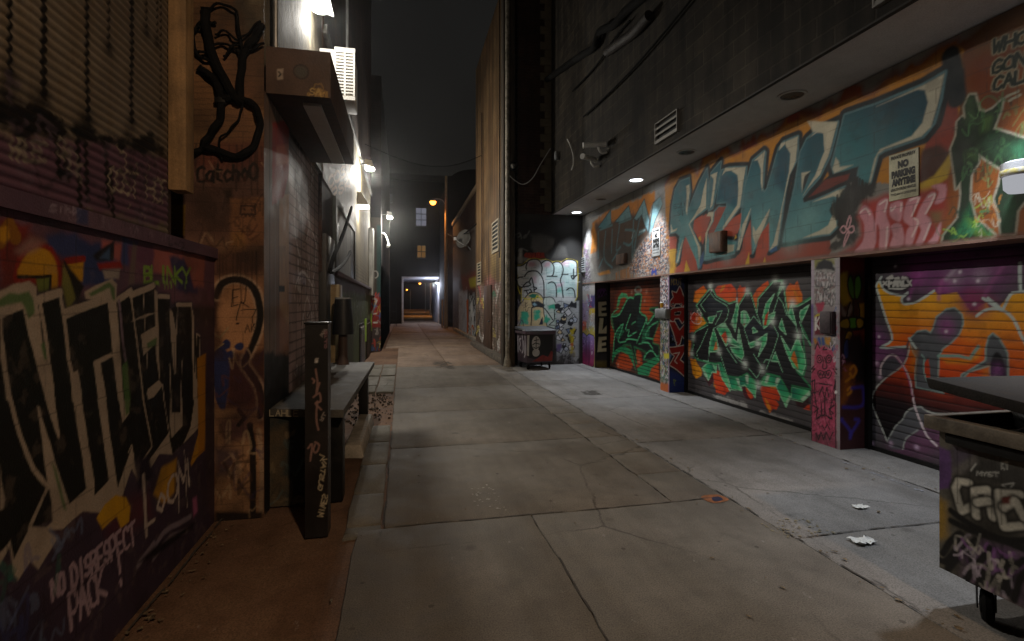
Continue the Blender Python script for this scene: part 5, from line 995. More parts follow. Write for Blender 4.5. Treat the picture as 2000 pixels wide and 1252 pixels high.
# nearest door
d = cv_d3; d.wash('#555259', .5, 2.2, .5, .2); d.fill('1680,470 2100,440 2100,505 1690,525', '#1d1724', soft=.08, a=.7)  # dark band paints the lintel's shade onto the door top
for q, r, c, a in (('1800,520 1850,510 1900,545 1880,575', .3, '#6d2f6a', .75), ('1790,540 1845,560', .12, '#a04090', .7), ('1950,530 1970,510', .16, '#7d3a74', .55), ('1700,655 1715,670 1700,690', .16, '#7a3a78', .7), ('1720,700 1760,700', .16, '#8a4a80', .6), ('1800,865 1760,875 1830,850', .2, '#6e3a5e', .6), ('1915,540 1865,545', .1, '#c8b8c8', .35)): d.spray(q, r, c, a)
body = PP('190,495 215,450 240,435 260,490 300,545 400,590 520,608 510,690 560,712 680,690 800,620 900,550 960,600 1180,570 1280,700 1350,800 1540,690 1580,760 1700,745 1830,600 2000,560 2600,500', Z7)+PP('2600,900 1300,800 1000,805 800,762 730,722 620,740 560,800 520,880 430,960 330,1135 150,705 142,610 200,480 330,350 500,222 560,140 585,60 600,-120', Z8)+PP('550,1232 255,1242 392,1150', Z7)
def fire(U, V):
    q = cv_d3.m((1750, 560)), cv_d3.m((1750, 790)); t = np.clip((q[0][1]-V)/(q[0][1]-q[1][1])+.13*(fbm(U*3, V*4, 5, 3)-.5), 0, 1.25)[..., None]
    s = [(0, '#ecae1c'), (.28, '#ea961a'), (.45, '#ea6c16'), (.68, '#d84a12'), (.84, '#6a2218'), (1.0, '#1e1114'), (1.25, '#120d10')]
    out = np.zeros(U.shape+(3,), np.float32)+np.array(lin(s[0][1]), np.float32)
    for (a, c), (b_, e) in zip(s, s[1:]):
        k = np.clip((t-a)/(b_-a), 0, 1); out = out*(1-k)+np.array(lin(e), np.float32)*k
    return out
d.fill(body, fire, soft=.01)
d.fill(PP('1280,700 1350,600 1500,610 1600,700 1540,800 1400,860 1330,800', Z7), '#b0481e', soft=.12, a=.5); d.spray('1895,585 1905,600', .12, '#8a2f60', .8)
for p in (PP('890,1000 930,870 1050,772 1150,757 1245,840 1262,950 1210,1080 1120,1180 1010,1260', Z7)+PP('965,100 942,482 1020,548 682,480 668,300 690,120 640,40', Z8)+PP('605,1140 700,1045 800,1030 862,1062', Z7), PP('1530,1250 1570,1110 1622,1068 1700,1130 1770,1250', Z7)+PP('1802,60 1812,400 1590,385 1582,215 1470,250 1330,290 1225,400 1240,320 1330,272 1530,150', Z8)):
    d.fill(p, '#595c62', soft=.008); d.stroke(p, .016, '#8fb0aa', soft=.006, closed=True, a=.8)
d.fill('830,120 850,240 860,470 790,340 775,200', '#c23c10', Z8, soft=.01); d.stroke('750,80 785,130 775,200 790,340 860,470', .014, '#86a8a0', Z8, sm=3); d.stroke('960,95 1200,95 1340,130 1440,-20', .03, '#7fa79c', Z8, soft=.01); d.fill('1000,130 1330,150 1430,60 1500,-40 1440,120 1300,190 1060,180', '#d99a1c', Z8, soft=.03, a=.8); d.fill('600,-20 690,30 660,300 600,300 640,120', '#d6861a', Z8, soft=.05, a=.7); d.fill('1520,270 1580,220 1580,390 1500,390', '#d98f1c', Z8, soft=.05, a=.7)
d.fill('1600,160 1640,60 1690,50 1740,120 1780,280 1770,400 1620,400 1590,250', '#16141b', Z8, soft=.012, sm=2); d.spray('1680,250 1660,350', .06, '#8a4a8a', .7, Z8); d.spray('1050,1040 1050,950', .09, '#9a4a8c', .7, Z7)
for p in ('190,495 320,900 392,1150 250,1242 550,1232', '240,435 260,490 300,545 400,590 520,608 580,575', '580,575 510,640 510,690 560,712 680,690 800,620 900,550', '1420,860 1500,800 1600,770 1740,790 1860,880 1960,1080 2050,1250', '1740,790 1830,600 1900,570 2000,560', '1950,210 1955,530 2000,560', '1500,640 1660,750', '1560,640 1740,790', '600,1130 680,1250', '190,495 215,450 260,380'): d.stroke(p, .024, '#c3cfca', Z7, soft=.006, sm=3)
for p in ('600,-20 580,90 510,220 330,350 200,480 142,610 150,705 330,1135', '330,1135 430,960 520,870 560,790 640,735 740,722 800,762 960,803 1300,795', '700,1000 560,1100 520,1230'): d.stroke(p, .016, '#b9bcb4', Z8, soft=.006, sm=3)
d.fill('250,180 330,120 420,110 520,200 430,270 340,340 260,380', '#4b4a52', Z8, soft=.03); d.fill('330,1135 430,960 520,870 560,790 640,735 740,722 800,762 780,950 650,1040 560,1100 500,1240 380,1230', '#57585b', Z8, soft=.02, a=.9)
d.stroke('250,320 250,250 270,190 330,110 390,82 450,112 540,240 610,400 650,640 720,860 800,1040 850,1110 935,1190', .02, '#d6c4c8', Z8, soft=.007, sm=4); d.stroke('450,112 530,240 600,420 640,600', .012, '#b04a80', Z8, soft=.008, sm=3, a=.8)
for p, c in (('600,640 640,500 720,360', '#9a4a90'), ('960,650 970,520 1010,410', '#b0609c'), ('1520,600 1620,420 1740,260', '#9a5088'), ('1050,410 1150,300', '#b8a8b8')): d.stroke(p, .03, c, Z7, soft=.025, a=.7)
for q in ('430,250 1220,320 1440,430 1050,1045 230,1110 590,650 1395,712 1155,430', ): d.spray(q, .018, '#e8dce8', .95, Z7)
for q in ('200,180 240,350 1660,365 375,1165 150,1165 690,1210', ): d.spray(q, .03, '#d0b0cc', .8, Z8)
d.fill('270,420 340,390 600,380 620,480 560,560 360,560 300,520', '#211f24', Z7, soft=.02)
d.text('FANC', '345,510', '575,500', (6, -110), .03, '#c9c8c2', Z7, adv=1.08, seed=3, jit=.08); d.stroke('360,520 520,525 550,500', .022, '#c9c8c2', Z7); d.stroke('330,400 385,370 380,400', .026, '#c9c8c2', Z7)
d.text('x', '282,480', '325,478', (0, -45), .018, '#c9c8c2', Z7, adv=1.); d.text('x', '585,490', '625,485', (0, -60), .018, '#c9c8c2', Z7, adv=1.)
d.lines_v(np.arange(.035, 2.6, .081), .0075, '#08080a', .75); d.wash('#121114', .2, 9, .66, .08, 4)
# farthest door
d = cv_d1; d.wash('#6a3a24', .6, 1.6, .5, .15); d.wash('#241a1c', .7, 1.2, .58, .1, 4)
for q, r, c in (('290,430 250,520 340,480', .35, '#a8421a'), ('450,470 480,550 430,500', .38, '#c4521c'), ('200,700 190,760', .25, '#9a3a18'), ('550,720 540,760', .22, '#c8501a')): d.spray(q, r, c, .85, ZD)
d.fill('220,960 250,890 300,860 350,890 370,960 340,1010 240,1000', '#b8481c', ZD, soft=.05); d.fill('490,1060 520,980 570,950 575,1100', '#c4501c', ZD, soft=.05); d.fill('380,900 400,840 430,880 440,1000 390,990', '#b8481c', ZD, soft=.05)
blk = '190,575 250,560 320,430 365,430 380,400 430,405 415,540 470,590 480,640 545,550 500,520 560,510 572,610 520,760 520,800 570,820 570,930 450,920 470,860 365,815 390,960 340,800 290,800 200,880 215,720'
d.stroke(blk, .08, '#2a7a4e', ZD, soft=.03, closed=True); d.fill(blk, '#1c2122', ZD, soft=.02)
d.fill('188,960 192,880 230,840 290,815 350,855 385,1030 370,985 320,890 260,860 220,890', '#2f8f5e', ZD, soft=.02); d.fill('395,1000 450,960 570,890 572,950 510,1000 490,1060 400,1050', '#2f8f5e', ZD, soft=.02); d.fill('230,480 240,420 270,380 310,392 330,440 290,420 260,430 250,480 225,510', '#4fb078', ZD, soft=.02)
d.fill('210,720 260,640 290,700 240,780', '#276a4a', ZD, soft=.02); d.fill('400,560 460,600 420,700 390,640', '#1a3a38', ZD, soft=.04); d.fill('440,690 500,640 490,750 430,800', '#2b7050', ZD, soft=.03)
for p in ('190,575 250,560 320,430 365,430', '380,400 430,405 415,540 470,590 420,720 390,790', '200,880 215,720 280,640 240,780 300,780', '340,560 300,680 330,690 320,740 390,700', '470,590 480,640 545,550', '520,760 460,740 500,660 560,620', '300,780 320,760 400,770', '240,510 190,560 185,620 200,680', '450,920 480,870 520,860 570,930', '350,640 380,620', '410,800 480,790 520,840'): d.stroke(p, .035, '#5cc088', ZD, soft=.012, sm=3)
d.stroke('380,350 400,335 422,345 425,370 400,380 378,368', .04, '#a8c0b8', ZD, soft=.03, sm=3, closed=True, a=.7); d.spray('350,380 470,375 455,450 410,940 240,970', .05, '#c8a890', .6, ZD)
d.lines_v(np.arange(.035, 2.6, .081), .012, '#120e0e', .8); d.wash('#1a1312', .25, 7, .64, .08, 8)
# ================================================================== PAINT: piers
d = cv_p1; d.speckle('1286,520 1312,515 1312,780 1286,775', ['#c9c6c8', '#4a4a6a', '#b06048', '#d8d4d0', '#303040'], 40, .54, .9, soft=.2); d.speckle('1286,620 1312,620 1312,760 1286,760', ['#b0a888', '#26262a', '#d0d0d0', '#5a7a6a'], 26, .53, .85, seed=6, soft=.2)
d.scribble('1290,630 1308,630 1308,740 1290,735', 60, ['#e4e4e0', '#17171b', '#3a5a9a', '#c8b040', '#8a3050'], .1, .012, seed=3); d.fill('1290,745 1308,750 1308,775 1290,768', '#c06a3a', soft=.03, rag=.04); d.stroke('1287,540 1287,770', .03, '#b0b4b8', soft=.01); d.stroke('1306,520 1306,780', .03, '#8a6aa0', soft=.012, a=.7); d.fill('1296,690 1308,690 1307,700 1297,700', '#cfc23a', soft=.02)
d = cv_j1; ZJ = (1150, 480, 4.175); d.wash('#1c2240', .6, 3, .5, .2); d.fill('650,1010 790,1080 790,1210 650,1210', '#25346e', ZJ, soft=.04); d.text('MOUT', '672,320', '760,318', (0, -50), .012, '#8a7a50', ZJ, adv=1.1); d.stroke('690,1120 710,1100 690,1090 700,1140', .012, '#7a8a3a', ZJ)
HZ = ('665,455 690,420 680,372 716,385 742,332 768,402 792,440 776,482 766,502 742,472 706,472 692,502 664,488', '668,522 690,510 780,502 792,590 762,632 736,592 702,592 690,628 662,600', '658,622 702,622 742,690 782,640 786,762 760,732 742,800 720,816 690,705', '655,832 700,828 782,812 786,850 742,930 782,962 786,1068 722,1012 660,972 702,900 668,872')
for p in HZ: d.stroke(p, .06, '#0d0d12', [ZJ[0]+1, ZJ[1]+1, ZJ[2]], soft=.01, closed=True)
for p in HZ: d.stroke(p, .028, '#d8d0c8', ZJ, soft=.005, closed=True); d.fill(p, '#962823', ZJ, soft=.005)
for p in ('700,545 748,537 746,562 702,566', '672,480 690,470 698,490', '740,478 756,470 760,490'): d.stroke(p, .012, '#d8d0c8', ZJ, closed=True); d.fill(p, '#0e0d12', ZJ)
d.stroke('690,880 740,870 700,940 720,960', .016, '#d8d0c8', ZJ); d.fill('655,750 690,740 710,790 660,800', '#11131c', ZJ, soft=.01); d.scribble('655,750 710,740 710,800 660,800', 8, ['#b8c0c8', '#6a88b8'], .06, .008, ZJ, 3); d.fill('655,880 675,890 660,940', '#7a9ac0', ZJ, soft=.01); d.fill('775,900 792,905 790,960', '#7a9ac0', ZJ, soft=.01); d.blocks(.42, .205, '#101018', .4)
d = cv_p2; ZP = (1560, 480, 2.98); d.fill('75,80 230,60 230,340 75,350', '#a8a6a2', ZP, soft=.04); d.fill('95,70 215,60 215,120 160,90 95,130', '#8f8a48', ZP, soft=.04, rag=.05); d.fill('98,140 110,95 150,75 195,90 215,150 160,135', '#2c2c30', ZP, soft=.02, rag=.02)
for p in ('108,230 112,165 125,235 128,160 145,240 148,165 160,240', '165,235 170,165 185,165 180,235 200,170 215,160 205,230', '105,330 112,265 130,330 135,270', '150,330 155,265 175,280 160,300 185,330', '190,340 195,280 205,300'): d.stroke(p, .05, '#2e2a2c', ZP, soft=.012); d.stroke(p, .026, '#c9c2c4', ZP, soft=.01)
d.speckle('75,150 230,150 230,345 75,350', ['#d0ccc8', '#4a464c', '#8a6a6a'], 36, .58, .6, ZP, 4, .1); d.fill('95,335 145,330 130,395 110,390', '#b8405a', ZP, soft=.02, rag=.03)
d.fill('92,400 146,398 146,520 92,520', '#6e2430', ZP, soft=.02); d.stroke('95,415 110,402 135,402 145,415', .025, '#c0b03c', ZP, sm=3); d.text('KC', '100,485', '146,480', (2, -70), .02, '#d8d2cc', ZP, adv=1.1); d.stroke('98,420 95,490', .02, '#d8d2cc', ZP)
d.fill('85,540 200,535 210,600 85,600', '#7f7a6a', ZP, soft=.04)
for p, c in (('95,545 100,565', '#c07a2c'), ('118,540 125,570', '#3a5a9a'), ('140,540 145,575', '#3a5a9a'), ('160,540 165,565', '#c88a30'), ('178,540 175,570', '#c88a30')): d.stroke(p, .035, c, ZP, soft=.01)
pk = '95,590 110,560 125,590 150,585 175,590 190,575 195,620 215,690 212,760 222,1190 75,1150 70,760 90,690'
d.fill(pk, '#b84a66', ZP, soft=.015, rag=.02); d.speckle('80,580 220,580 222,1190 75,1150', ['#93304c', '#cf6a84'], 40, .6, .5, ZP, 2, .05)
K = '#26161c'
for p in ('105,660 112,640 130,640 138,660 128,680 112,680', '160,660 168,640 185,640 192,660 182,680 166,680', '114,658 124,650 128,664 118,670', '170,658 180,650 184,664 174,670', '150,650 140,710 158,715 165,700', '110,740 125,725 150,735 180,725 190,745 175,770 150,765 125,770'): d.stroke(p, .013, K, ZP, sm=3, closed=True)
for p in ('118,740 124,755 130,738 138,760 146,740 154,760 162,738 170,757 178,738', '95,600 108,565 122,595', '178,595 192,578 196,610', '150,590 140,605 165,605', '75,790 95,780 90,850 100,900', '215,790 200,850 205,900', '70,860 110,850', '105,800 195,812', '120,870 140,820 150,890 165,825 175,880', '85,930 115,950 90,970', '205,930 175,950 200,975', '95,900 110,960 100,1010 120,1000', '195,900 180,960 195,1010 170,1000', '110,1000 150,985 190,1005', '120,1060 135,1040 150,1070 165,1040 180,1070', '100,1090 115,1130 130,1085 145,1130 160,1085 180,1130 200,1085', '80,780 72,1150', '212,780 216,1180', '90,700 70,720 95,715 75,740', '205,700 222,720 200,715 220,745', '150,880 152,980', '130,900 135,1000'): d.stroke(p, .016, K, ZP, soft=.005, dry=.3)
d.scribble('85,800 210,800 210,1150 85,1120', 40, [K, '#3a1c26'], .09, .012, ZP, 7, .7); d.fill('72,1085 225,1100 225,1200 70,1150', '#3a2f30', ZP, soft=.05, rag=.08, a=.55); d.stroke('80,70 78,340', .05, '#b8a8b8', ZP, soft=.02); d.stroke('78,350 75,560', .04, '#6a4a94', ZP, soft=.02, a=.9); d.stroke('222,90 224,700', .04, '#a8a0a8', ZP, soft=.02); d.scribble('205,360 228,360 225,700 210,700', 24, ['#c04a68', '#d8d0d8', '#4a6aa0'], .07, .01, ZP, 9); d.stroke('215,855 218,850', .03, '#e8e4e0', ZP); d.blocks(.42, .205, '#3a2a30', .45)
d = cv_j2; d.wash('#2a1216', .7, 2.5, .5, .2); d.fill('240,60 400,60 390,150 240,160', '#6a1c18', ZP, soft=.06)
d.fill('238,170 285,150 290,260 300,320 260,350 240,300', '#a08a1c', ZP, soft=.03, rag=.03); d.fill('350,340 390,330 385,420 360,430', '#a8861c', ZP, soft=.02); d.fill('310,500 385,490 390,600 330,560', '#9a3a18', ZP, soft=.04); d.fill('245,340 275,390 300,330 320,360 280,440 250,400', '#75706c', ZP, soft=.02)
for p, c in (('300,180 315,220 325,300 305,290 290,230', '#3f7a2a'), ('330,200 350,180 362,230 345,300 330,290', '#4a8a2c'), ('290,430 320,420 345,430 340,470 300,475', '#4f9a30'), ('240,430 285,425 290,475 245,470', '#9a8a24'), ('340,430 375,430 370,470 345,475', '#a8921f'), ('278,520 290,500 310,510 300,545 275,545', '#b8961f'), ('265,580 285,550 290,640 270,650', '#2c3f78')): d.stroke(p, .04, '#0c0b0a', ZP, soft=.01, sm=3, closed=True); d.fill(p, c, ZP, soft=.008, sm=3)
d.stroke('240,480 235,450 260,425 310,415 360,420 382,445 370,480 300,490 250,485', .025, '#0c0b0a', ZP, sm=3); d.stroke('318,320 318,410', .02, '#0c0b0a', ZP); d.stroke('300,330 285,370 280,410', .02, '#0c0b0a', ZP); d.stroke('345,330 355,370 355,410', .02, '#0c0b0a', ZP)
d.fill('290,520 360,500 400,600 400,800 300,780 280,640', '#160b0c', ZP, soft=.06); d.fill('262,700 300,680 330,720 300,860 270,900 235,950 255,820', '#8a4a14', ZP, soft=.05, rag=.06, a=.85)
for p in ('300,720 320,700 335,730 315,765 298,745', '285,840 300,825 305,850 285,865', '275,790 300,770'): d.stroke(p, .03, '#b8741c', ZP, soft=.015, sm=3)
for p in ('310,830 370,820', '260,940 370,930 375,830', '300,1120 300,1080 250,1010', '300,1100 350,1020 330,1010', '225,1130 225,1040 250,1010'): d.stroke(p, .035, '#3a2f86', ZP, soft=.02, sm=3, a=.9)
d.scribble('245,640 265,640 262,760 245,760', 10, ['#a05a78', '#c8a0b0'], .05, .008, ZP, 3)
d = cv_pe; ZE = (980, 430, 8.345); ZF = (980, 570, 7.825); d.fill('1240,560 1440,560 1440,1050 1240,1050', '#b8b6b8', ZE, soft=.05); d.speckle('1220,400 1440,400 1440,1140 1220,1140', ['#d4d4d6', '#3a383e', '#8a8a90', '#b8b0b8'], 30, .55, .85, ZE, 3, .1)
d.fill('1190,180 1310,120 1330,460 1210,470', '#8a6a96', ZF, soft=.06, rag=.1, a=.6); d.fill('1210,460 1290,460 1300,600 1220,610', '#c05a3c', ZF, soft=.04, rag=.06); d.fill('1320,60 1430,40 1420,250 1330,260', '#3a3562', ZF, soft=.04, rag=.05); d.fill('1340,260 1430,255 1420,330 1345,340', '#b39a28', ZF, soft=.03, rag=.04)
d.fill('1130,480 1200,480 1200,620 1420,500 1420,700 1130,700', '#b3a428', ZF, soft=.04, rag=.08, a=.8); d.scribble('1190,60 1430,60 1420,600 1200,600', 70, ['#e0dcd8', '#1c1a22', '#5a3f86', '#a8c0d8', '#c83a3a'], .14, .016, ZF, 5)
bub = '1110,1080 1110,700 1130,620 1180,610 1210,650 1250,630 1300,680 1330,650 1385,670 1415,720 1420,1000 1400,1130 1300,1150 1250,1120 1180,1090'
d.stroke(bub, .05, '#141218', ZF, soft=.01, closed=True, sm=2); d.fill(bub, d.grad('1135,650', '1135,715', '#8a7cc0', '#b02a5e', mid='#7a3a6a'), ZF, soft=.01, sm=2)
for p in ('1190,650 1200,1080', '1290,680 1285,1130', '1340,700 1330,1140', '1240,720 1260,700 1260,790 1245,790', '1150,860 1180,870 1170,940 1140,930'): d.stroke(p, .03, '#1a141e', ZF, soft=.01, sm=3)
d.scribble('1200,650 1400,680 1400,950 1210,900', 30, ['#cbb8e0', '#e8e0f0', '#2a2040'], .08, .01, ZF, 8, .7); d.stroke('1425,600 1415,1160', .03, '#c0b028', ZF, soft=.01); d.blocks(.42, .205, '#2a282c', .35)
d = cv_je; d.wash('#3a3538', .5, 3, .5, .2)
for p in ('78,460 140,455 145,480 105,490 105,505 140,505 140,525 100,530 105,550 145,550 145,572 80,575', '88,590 120,590 115,640 110,690 145,650 145,715 80,715', '80,745 145,740 145,765 105,772 105,792 140,788 140,812 105,818 105,838 145,834 145,862 70,866'): d.stroke(p, .09, '#0d0c0e', ZJ, soft=.02, closed=True); d.fill(p, '#c4b89a', ZJ, soft=.012)
d.fill('65,360 100,345 140,350 145,400 70,430', '#5a2f6a', ZJ, soft=.03, rag=.03); d.stroke('70,420 85,380 95,410 110,370 120,410 135,370 140,410', .02, '#12101a', ZJ); d.fill('55,940 145,940 150,1000 60,1000', '#8a7a3a', ZJ, soft=.05, a=.5)
# ================================================================== PAINT: side wall with the bubble letters
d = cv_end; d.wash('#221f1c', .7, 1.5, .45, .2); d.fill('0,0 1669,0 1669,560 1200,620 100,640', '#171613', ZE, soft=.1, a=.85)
d.fill('470,240 600,215 720,235 870,320 800,500 760,600 560,560 480,450', '#5b5954', ZE, soft=.08, rag=.1, ragf=4, a=.75); d.fill('830,420 940,380 1040,440 1080,600 820,620', '#4a4844', ZE, soft=.05, a=.7); d.stroke('880,330 850,460 780,620', .06, '#1a1917', ZE, soft=.02, sm=3); d.stroke('930,340 870,480 810,600', .03, '#1a1917', ZE, soft=.02, sm=3)
for p in ('180,300 220,240 290,210 300,260 250,280', '310,240 320,300', '350,280 390,240 400,270 360,290 420,230 450,180', '270,500 310,460 420,500', '300,480 300,680'): d.stroke(p, .03, '#77756f', ZE, soft=.02, sm=3, a=.7)
d.fill('290,480 330,470 335,700 270,700', '#a8a49c', ZE, soft=.04, a=.8); d.fill('170,600 460,610 440,680 180,660', '#8f8d88', ZE, soft=.05, a=.7)
d.fill('365,570 400,530 520,535 580,520 690,530 705,610 600,620 380,615', '#96301e', ZE, soft=.02, rag=.02); d.drips(d.pts('370,540 700,540', ZE), 14, .12, .02, '#5a1a14', seed=2, uv=True)
big = '235,745 340,740 400,680 440,640 540,630 620,650 720,645 830,690 900,680 980,690 1060,640 1160,655 1225,680 1235,900 1220,1252 1180,1330 1000,1500 900,1560 600,1600 330,1400 330,1100 260,1050 250,960 270,930 240,800'
d.stroke(big, .05, '#c2b224', ZE, soft=.012, closed=True, a=.8); d.fill(big, '#bfc2c2', ZE, soft=.012)
for i, (q, c) in enumerate((('300,800 700,780 700,960 320,980', '#c7cac8'), ('700,720 1200,700 1200,1000 720,960', '#9cb8b4'), ('700,1000 1200,1000 1200,1240 720,1240', '#a3c2be'), ('420,700 540,680 560,740 440,760', '#c08a96'), ('700,700 790,690 780,760 700,760', '#c08a98'), ('960,690 1100,670 1090,740 980,740', '#b894a2'), ('500,920 560,900 560,1020 510,1020', '#c29aa6'), ('900,1030 1000,1020 980,1120 880,1100', '#c898ac'), ('920,1080 980,1080 980,1180 910,1180', '#4fae9a'))): d.fill(q, c, ZE, soft=.05, a=.75, rag=.05)
R = np.random.RandomState(6)
for i in range(70):
    x, y = R.uniform(280, 1200), R.uniform(720, 1240); d.stroke('%g,%g %g,%g' % (x, y, x+R.uniform(30, 140), y-R.uniform(-4, 8)), .012, ['#4a6a68', '#5a5a62', '#7fa8a0', '#dfe4e2'][R.randint(4)], ZE, soft=.008, a=.7)
for p in ('400,800 400,740 440,660 540,635 620,670 655,760 650,860', '370,920 420,850 520,825 600,850 660,940 685,1050 690,1260', '650,700 720,655 800,680 850,760 840,880 800,915 740,915 900,915', '830,700 900,680 970,710 1000,790 990,880 955,980 980,1080 1000,1260', '985,690 1060,645 1180,660 1225,720 1225,900', '240,750 330,740 400,690', '260,950 290,930 340,925', '330,1100 270,1060 250,980', '755,1030 820,1005 870,1040 890,1120 890,1250', '1055,1140 1110,1105 1160,1120 1190,1180 1195,1260', '1170,800 1165,960 1130,910 1210,910', '1170,960 1210,900', '980,885 1080,885', '340,1090 400,1020 450,1000 485,940 520,1080 530,1180', '450,1020 470,1060 360,1090', '370,1150 440,1140', '400,1150 420,1200', '460,1120 490,1170 450,1180', '510,1080 570,1110 520,1140'): d.stroke(p, .034, '#17181c', ZE, soft=.007, sm=4)
d.fill('160,800 190,720 230,760 250,930 180,880', '#2a5a50', ZE, soft=.02); d.stroke('165,930 230,1020 300,1200', .03, '#b3a62a', ZE)
# lower row of bubbles, black and white shapes
for p, c in (('240,520 260,240 310,170 350,110 420,30 520,15 600,60 640,140 660,230 690,280 780,420 800,520', '#c9b58c'), ('640,140 690,90 760,90 800,130 830,180 940,160 960,520 700,520', '#b9c4bc')): d.stroke(p, .05, '#17181c', ZF, soft=.01, closed=True, sm=2); d.fill(p, c, ZF, soft=.01, sm=2)
for p in ('300,310 410,300 400,500 290,500', '500,280 580,270 600,420 500,430', '640,400 680,350 740,420 690,480 640,470', '700,210 800,190 820,270 720,270', '860,300 940,280 930,480 880,470'): d.fill(p, '#3aa585', ZF, soft=.03, rag=.05)
d.fill('400,60 470,25 560,40 570,90 480,100', '#1a6a54', ZF, soft=.015); d.stroke('330,90 380,110 450,110 520,95 540,60 610,115', .03, '#c4ba2c', ZF, soft=.008, sm=3)
d.fill('450,150 560,140 660,200 640,240 540,220 470,240', '#23262e', ZF, soft=.02); d.fill('470,190 500,165 540,200 500,220', '#8fb4c4', ZF, soft=.02); d.stroke('460,240 450,510', .03, '#17181c', ZF); d.stroke('470,240 560,225 660,260 760,400 780,430', .03, '#17181c', ZF, sm=3); d.fill('600,420 625,380 630,500 570,505', '#1b2036', ZF, soft=.01); d.scribble('300,150 440,170 430,260 320,260', 6, ['#1c1a1e'], .15, .018, ZF, 2)
d.fill('800,280 885,270 890,480 800,480', '#9fb8ac', ZF, soft=.02); d.stroke('800,290 840,265 885,290 885,460 900,500 720,510 800,440 800,290', .025, '#17181c', ZF, sm=2); d.stroke('805,340 880,335', .02, '#17181c', ZF); d.stroke('805,410 880,405', .02, '#17181c', ZF)
d.fill('820,150 1180,140 1180,1000 1120,1090 840,1000', '#a9acac', ZF, soft=.03, a=.9)
R = np.random.RandomState(9)
for i in range(46):
    x, y = R.uniform(850, 1120), R.uniform(180, 900); s_ = R.uniform(22, 60); k = R.randint(3, 6); a0 = R.uniform(0, 6)
    p = ' '.join('%g,%g' % (x+s_*math.cos(a0+j*6.28/k), y+s_*math.sin(a0+j*6.28/k)*R.uniform(.7, 1.2)) for j in range(k)); d.fill(p, ['#c9cace', '#b8c0cc', '#c9b48c', '#1b1c24', '#20222c', '#6a7894', '#d4d4d8'][R.randint(7)], ZF, soft=.012); d.stroke(p, .02, '#15161a', ZF, soft=.008, closed=True)
d.fill('1040,600 1110,560 1100,1000 1040,990 1060,760', '#b9a628', ZF, soft=.04, rag=.08); d.fill('830,980 1100,940 1110,1090 830,1090', '#4b4a4a', ZF, soft=.05, rag=.05); d.fill('1050,790 1090,780 1090,830 1055,830', '#c05a30', ZF, soft=.03); d.fill('840,800 920,790 900,900 840,910', '#6a5a8a', ZF, soft=.03); d.scribble('840,940 1100,940 1100,1080 840,1080', 16, ['#8a8a90', '#1a1a1c'], .2, .03, ZF, 4, .6)
d.fill('140,120 250,200 230,520 150,560', '#2a2832', ZF, soft=.06); d.scribble('150,100 250,100 230,1080 150,1080', 30, ['#6a6a80', '#8a8a9a', '#3a2a4a'], .18, .02, ZF, 12, .7); d.blocks(.42, .2, '#1a1a1a', .35, .007)
# ================================================================== PAINT: left wall letters
Zu = (0, 0, 2.981); Zm = (0, 380, 2.981); Zb = (0, 780, 2.652)
d = cv_low; d.wash('#4c3644', .7, 1.6, .5, .2); d.fill('0,400 420,490 420,600 0,560', '#6b4a58', soft=.03); d.wash('#4a3a52', .5, 2.4, .6, .15, 5)
P0 = lambda *a: np.array(a)
for p, c in (('0,430 60,440 40,520 0,540', '#7a2a22'), ('16,470 60,450 90,470 150,480 150,560 0,560', '#6d2a24'), ('85,465 150,450 165,500 120,500 100,480', '#37406e'), ('150,470 230,480 225,560 160,560', '#2e3a66'), ('200,470 240,475 235,510 200,500', '#b0605a'), ('240,465 270,470 262,520 236,515', '#3a4678'), ('250,480 300,480 330,500 300,540 255,540', '#6a3f58'), ('300,485 360,492 350,540 300,530', '#a8605a'), ('330,500 390,510 385,570 345,570', '#3a3458'), ('355,490 400,500 398,560 380,560', '#9a5a50')): d.fill(p, c, soft=.02, rag=.02)
d.stroke('0,470 20,440 30,462', .06, '#8a5a18'); d.fill('0,445 14,440 20,462 8,475 0,470', '#c08a1c', soft=.008)
dome = '36,542 42,512 58,490 78,484 98,492 110,515 113,545 112,578 100,565 92,540'
d.stroke(dome, .05, '#8f2418', soft=.008, closed=True); d.fill(dome, '#c4901f', soft=.008, sm=2); d.fill('70,542 100,540 98,570 75,570', '#6f7a34', soft=.008); d.stroke('36,540 70,540 100,538 98,568', .014, '#17130f')
d.fill('130,512 164,508 162,550 134,548', '#c0901f', soft=.008); d.stroke('130,510 164,506', .03, '#8f2418'); d.fill('124,514 152,578 128,612 118,600', '#7c7a38', soft=.008); d.stroke('126,512 150,570', .012, '#141210'); d.fill('128,512 165,560 150,590', '#1a1714', soft=.01)
d.fill('180,500 224,468 222,510 190,510', '#1f1d24', soft=.01); d.fill('195,505 214,485 214,508', '#3f5a7c', soft=.01); d.fill('190,515 236,510 240,525 195,528', '#96261c', soft=.01); d.fill('200,528 235,526 232,545 205,545', '#9a9088', soft=.01); d.fill('90,470 70,490 40,500 30,490 60,462', '#9a7a72', soft=.02, a=.7); d.fill('260,470 250,560 262,560 268,480', '#6f6258', soft=.01, a=.8)
d.text('BLINKY', '282,552', '372,553', (-3, -30), .022, '#7ea63c', adv=1.05, lean=.2, seed=2); d.drips(d.pts('285,550 370,550'), 14, .05, .008, '#7ea63c', seed=3, uv=True)
ZA = (0, 530, 3.4675); ZB = (0, 780, 3.4675); PAL = '#a89a8a'; BL = '#11120d'
d.fill('-100,1130 0,1104 60,1110 165,1010 230,950 330,860 400,830 410,1040 215,1252 -100,1500', '#3b3042', soft=.03, a=.85, rag=.03); d.fill('-100,1180 60,1180 90,1252 60,1400 -100,1500', '#2c2c46', soft=.1, a=.7); d.fill('190,985 290,960 300,1010 210,1060', '#5a2a34', soft=.06, a=.7)
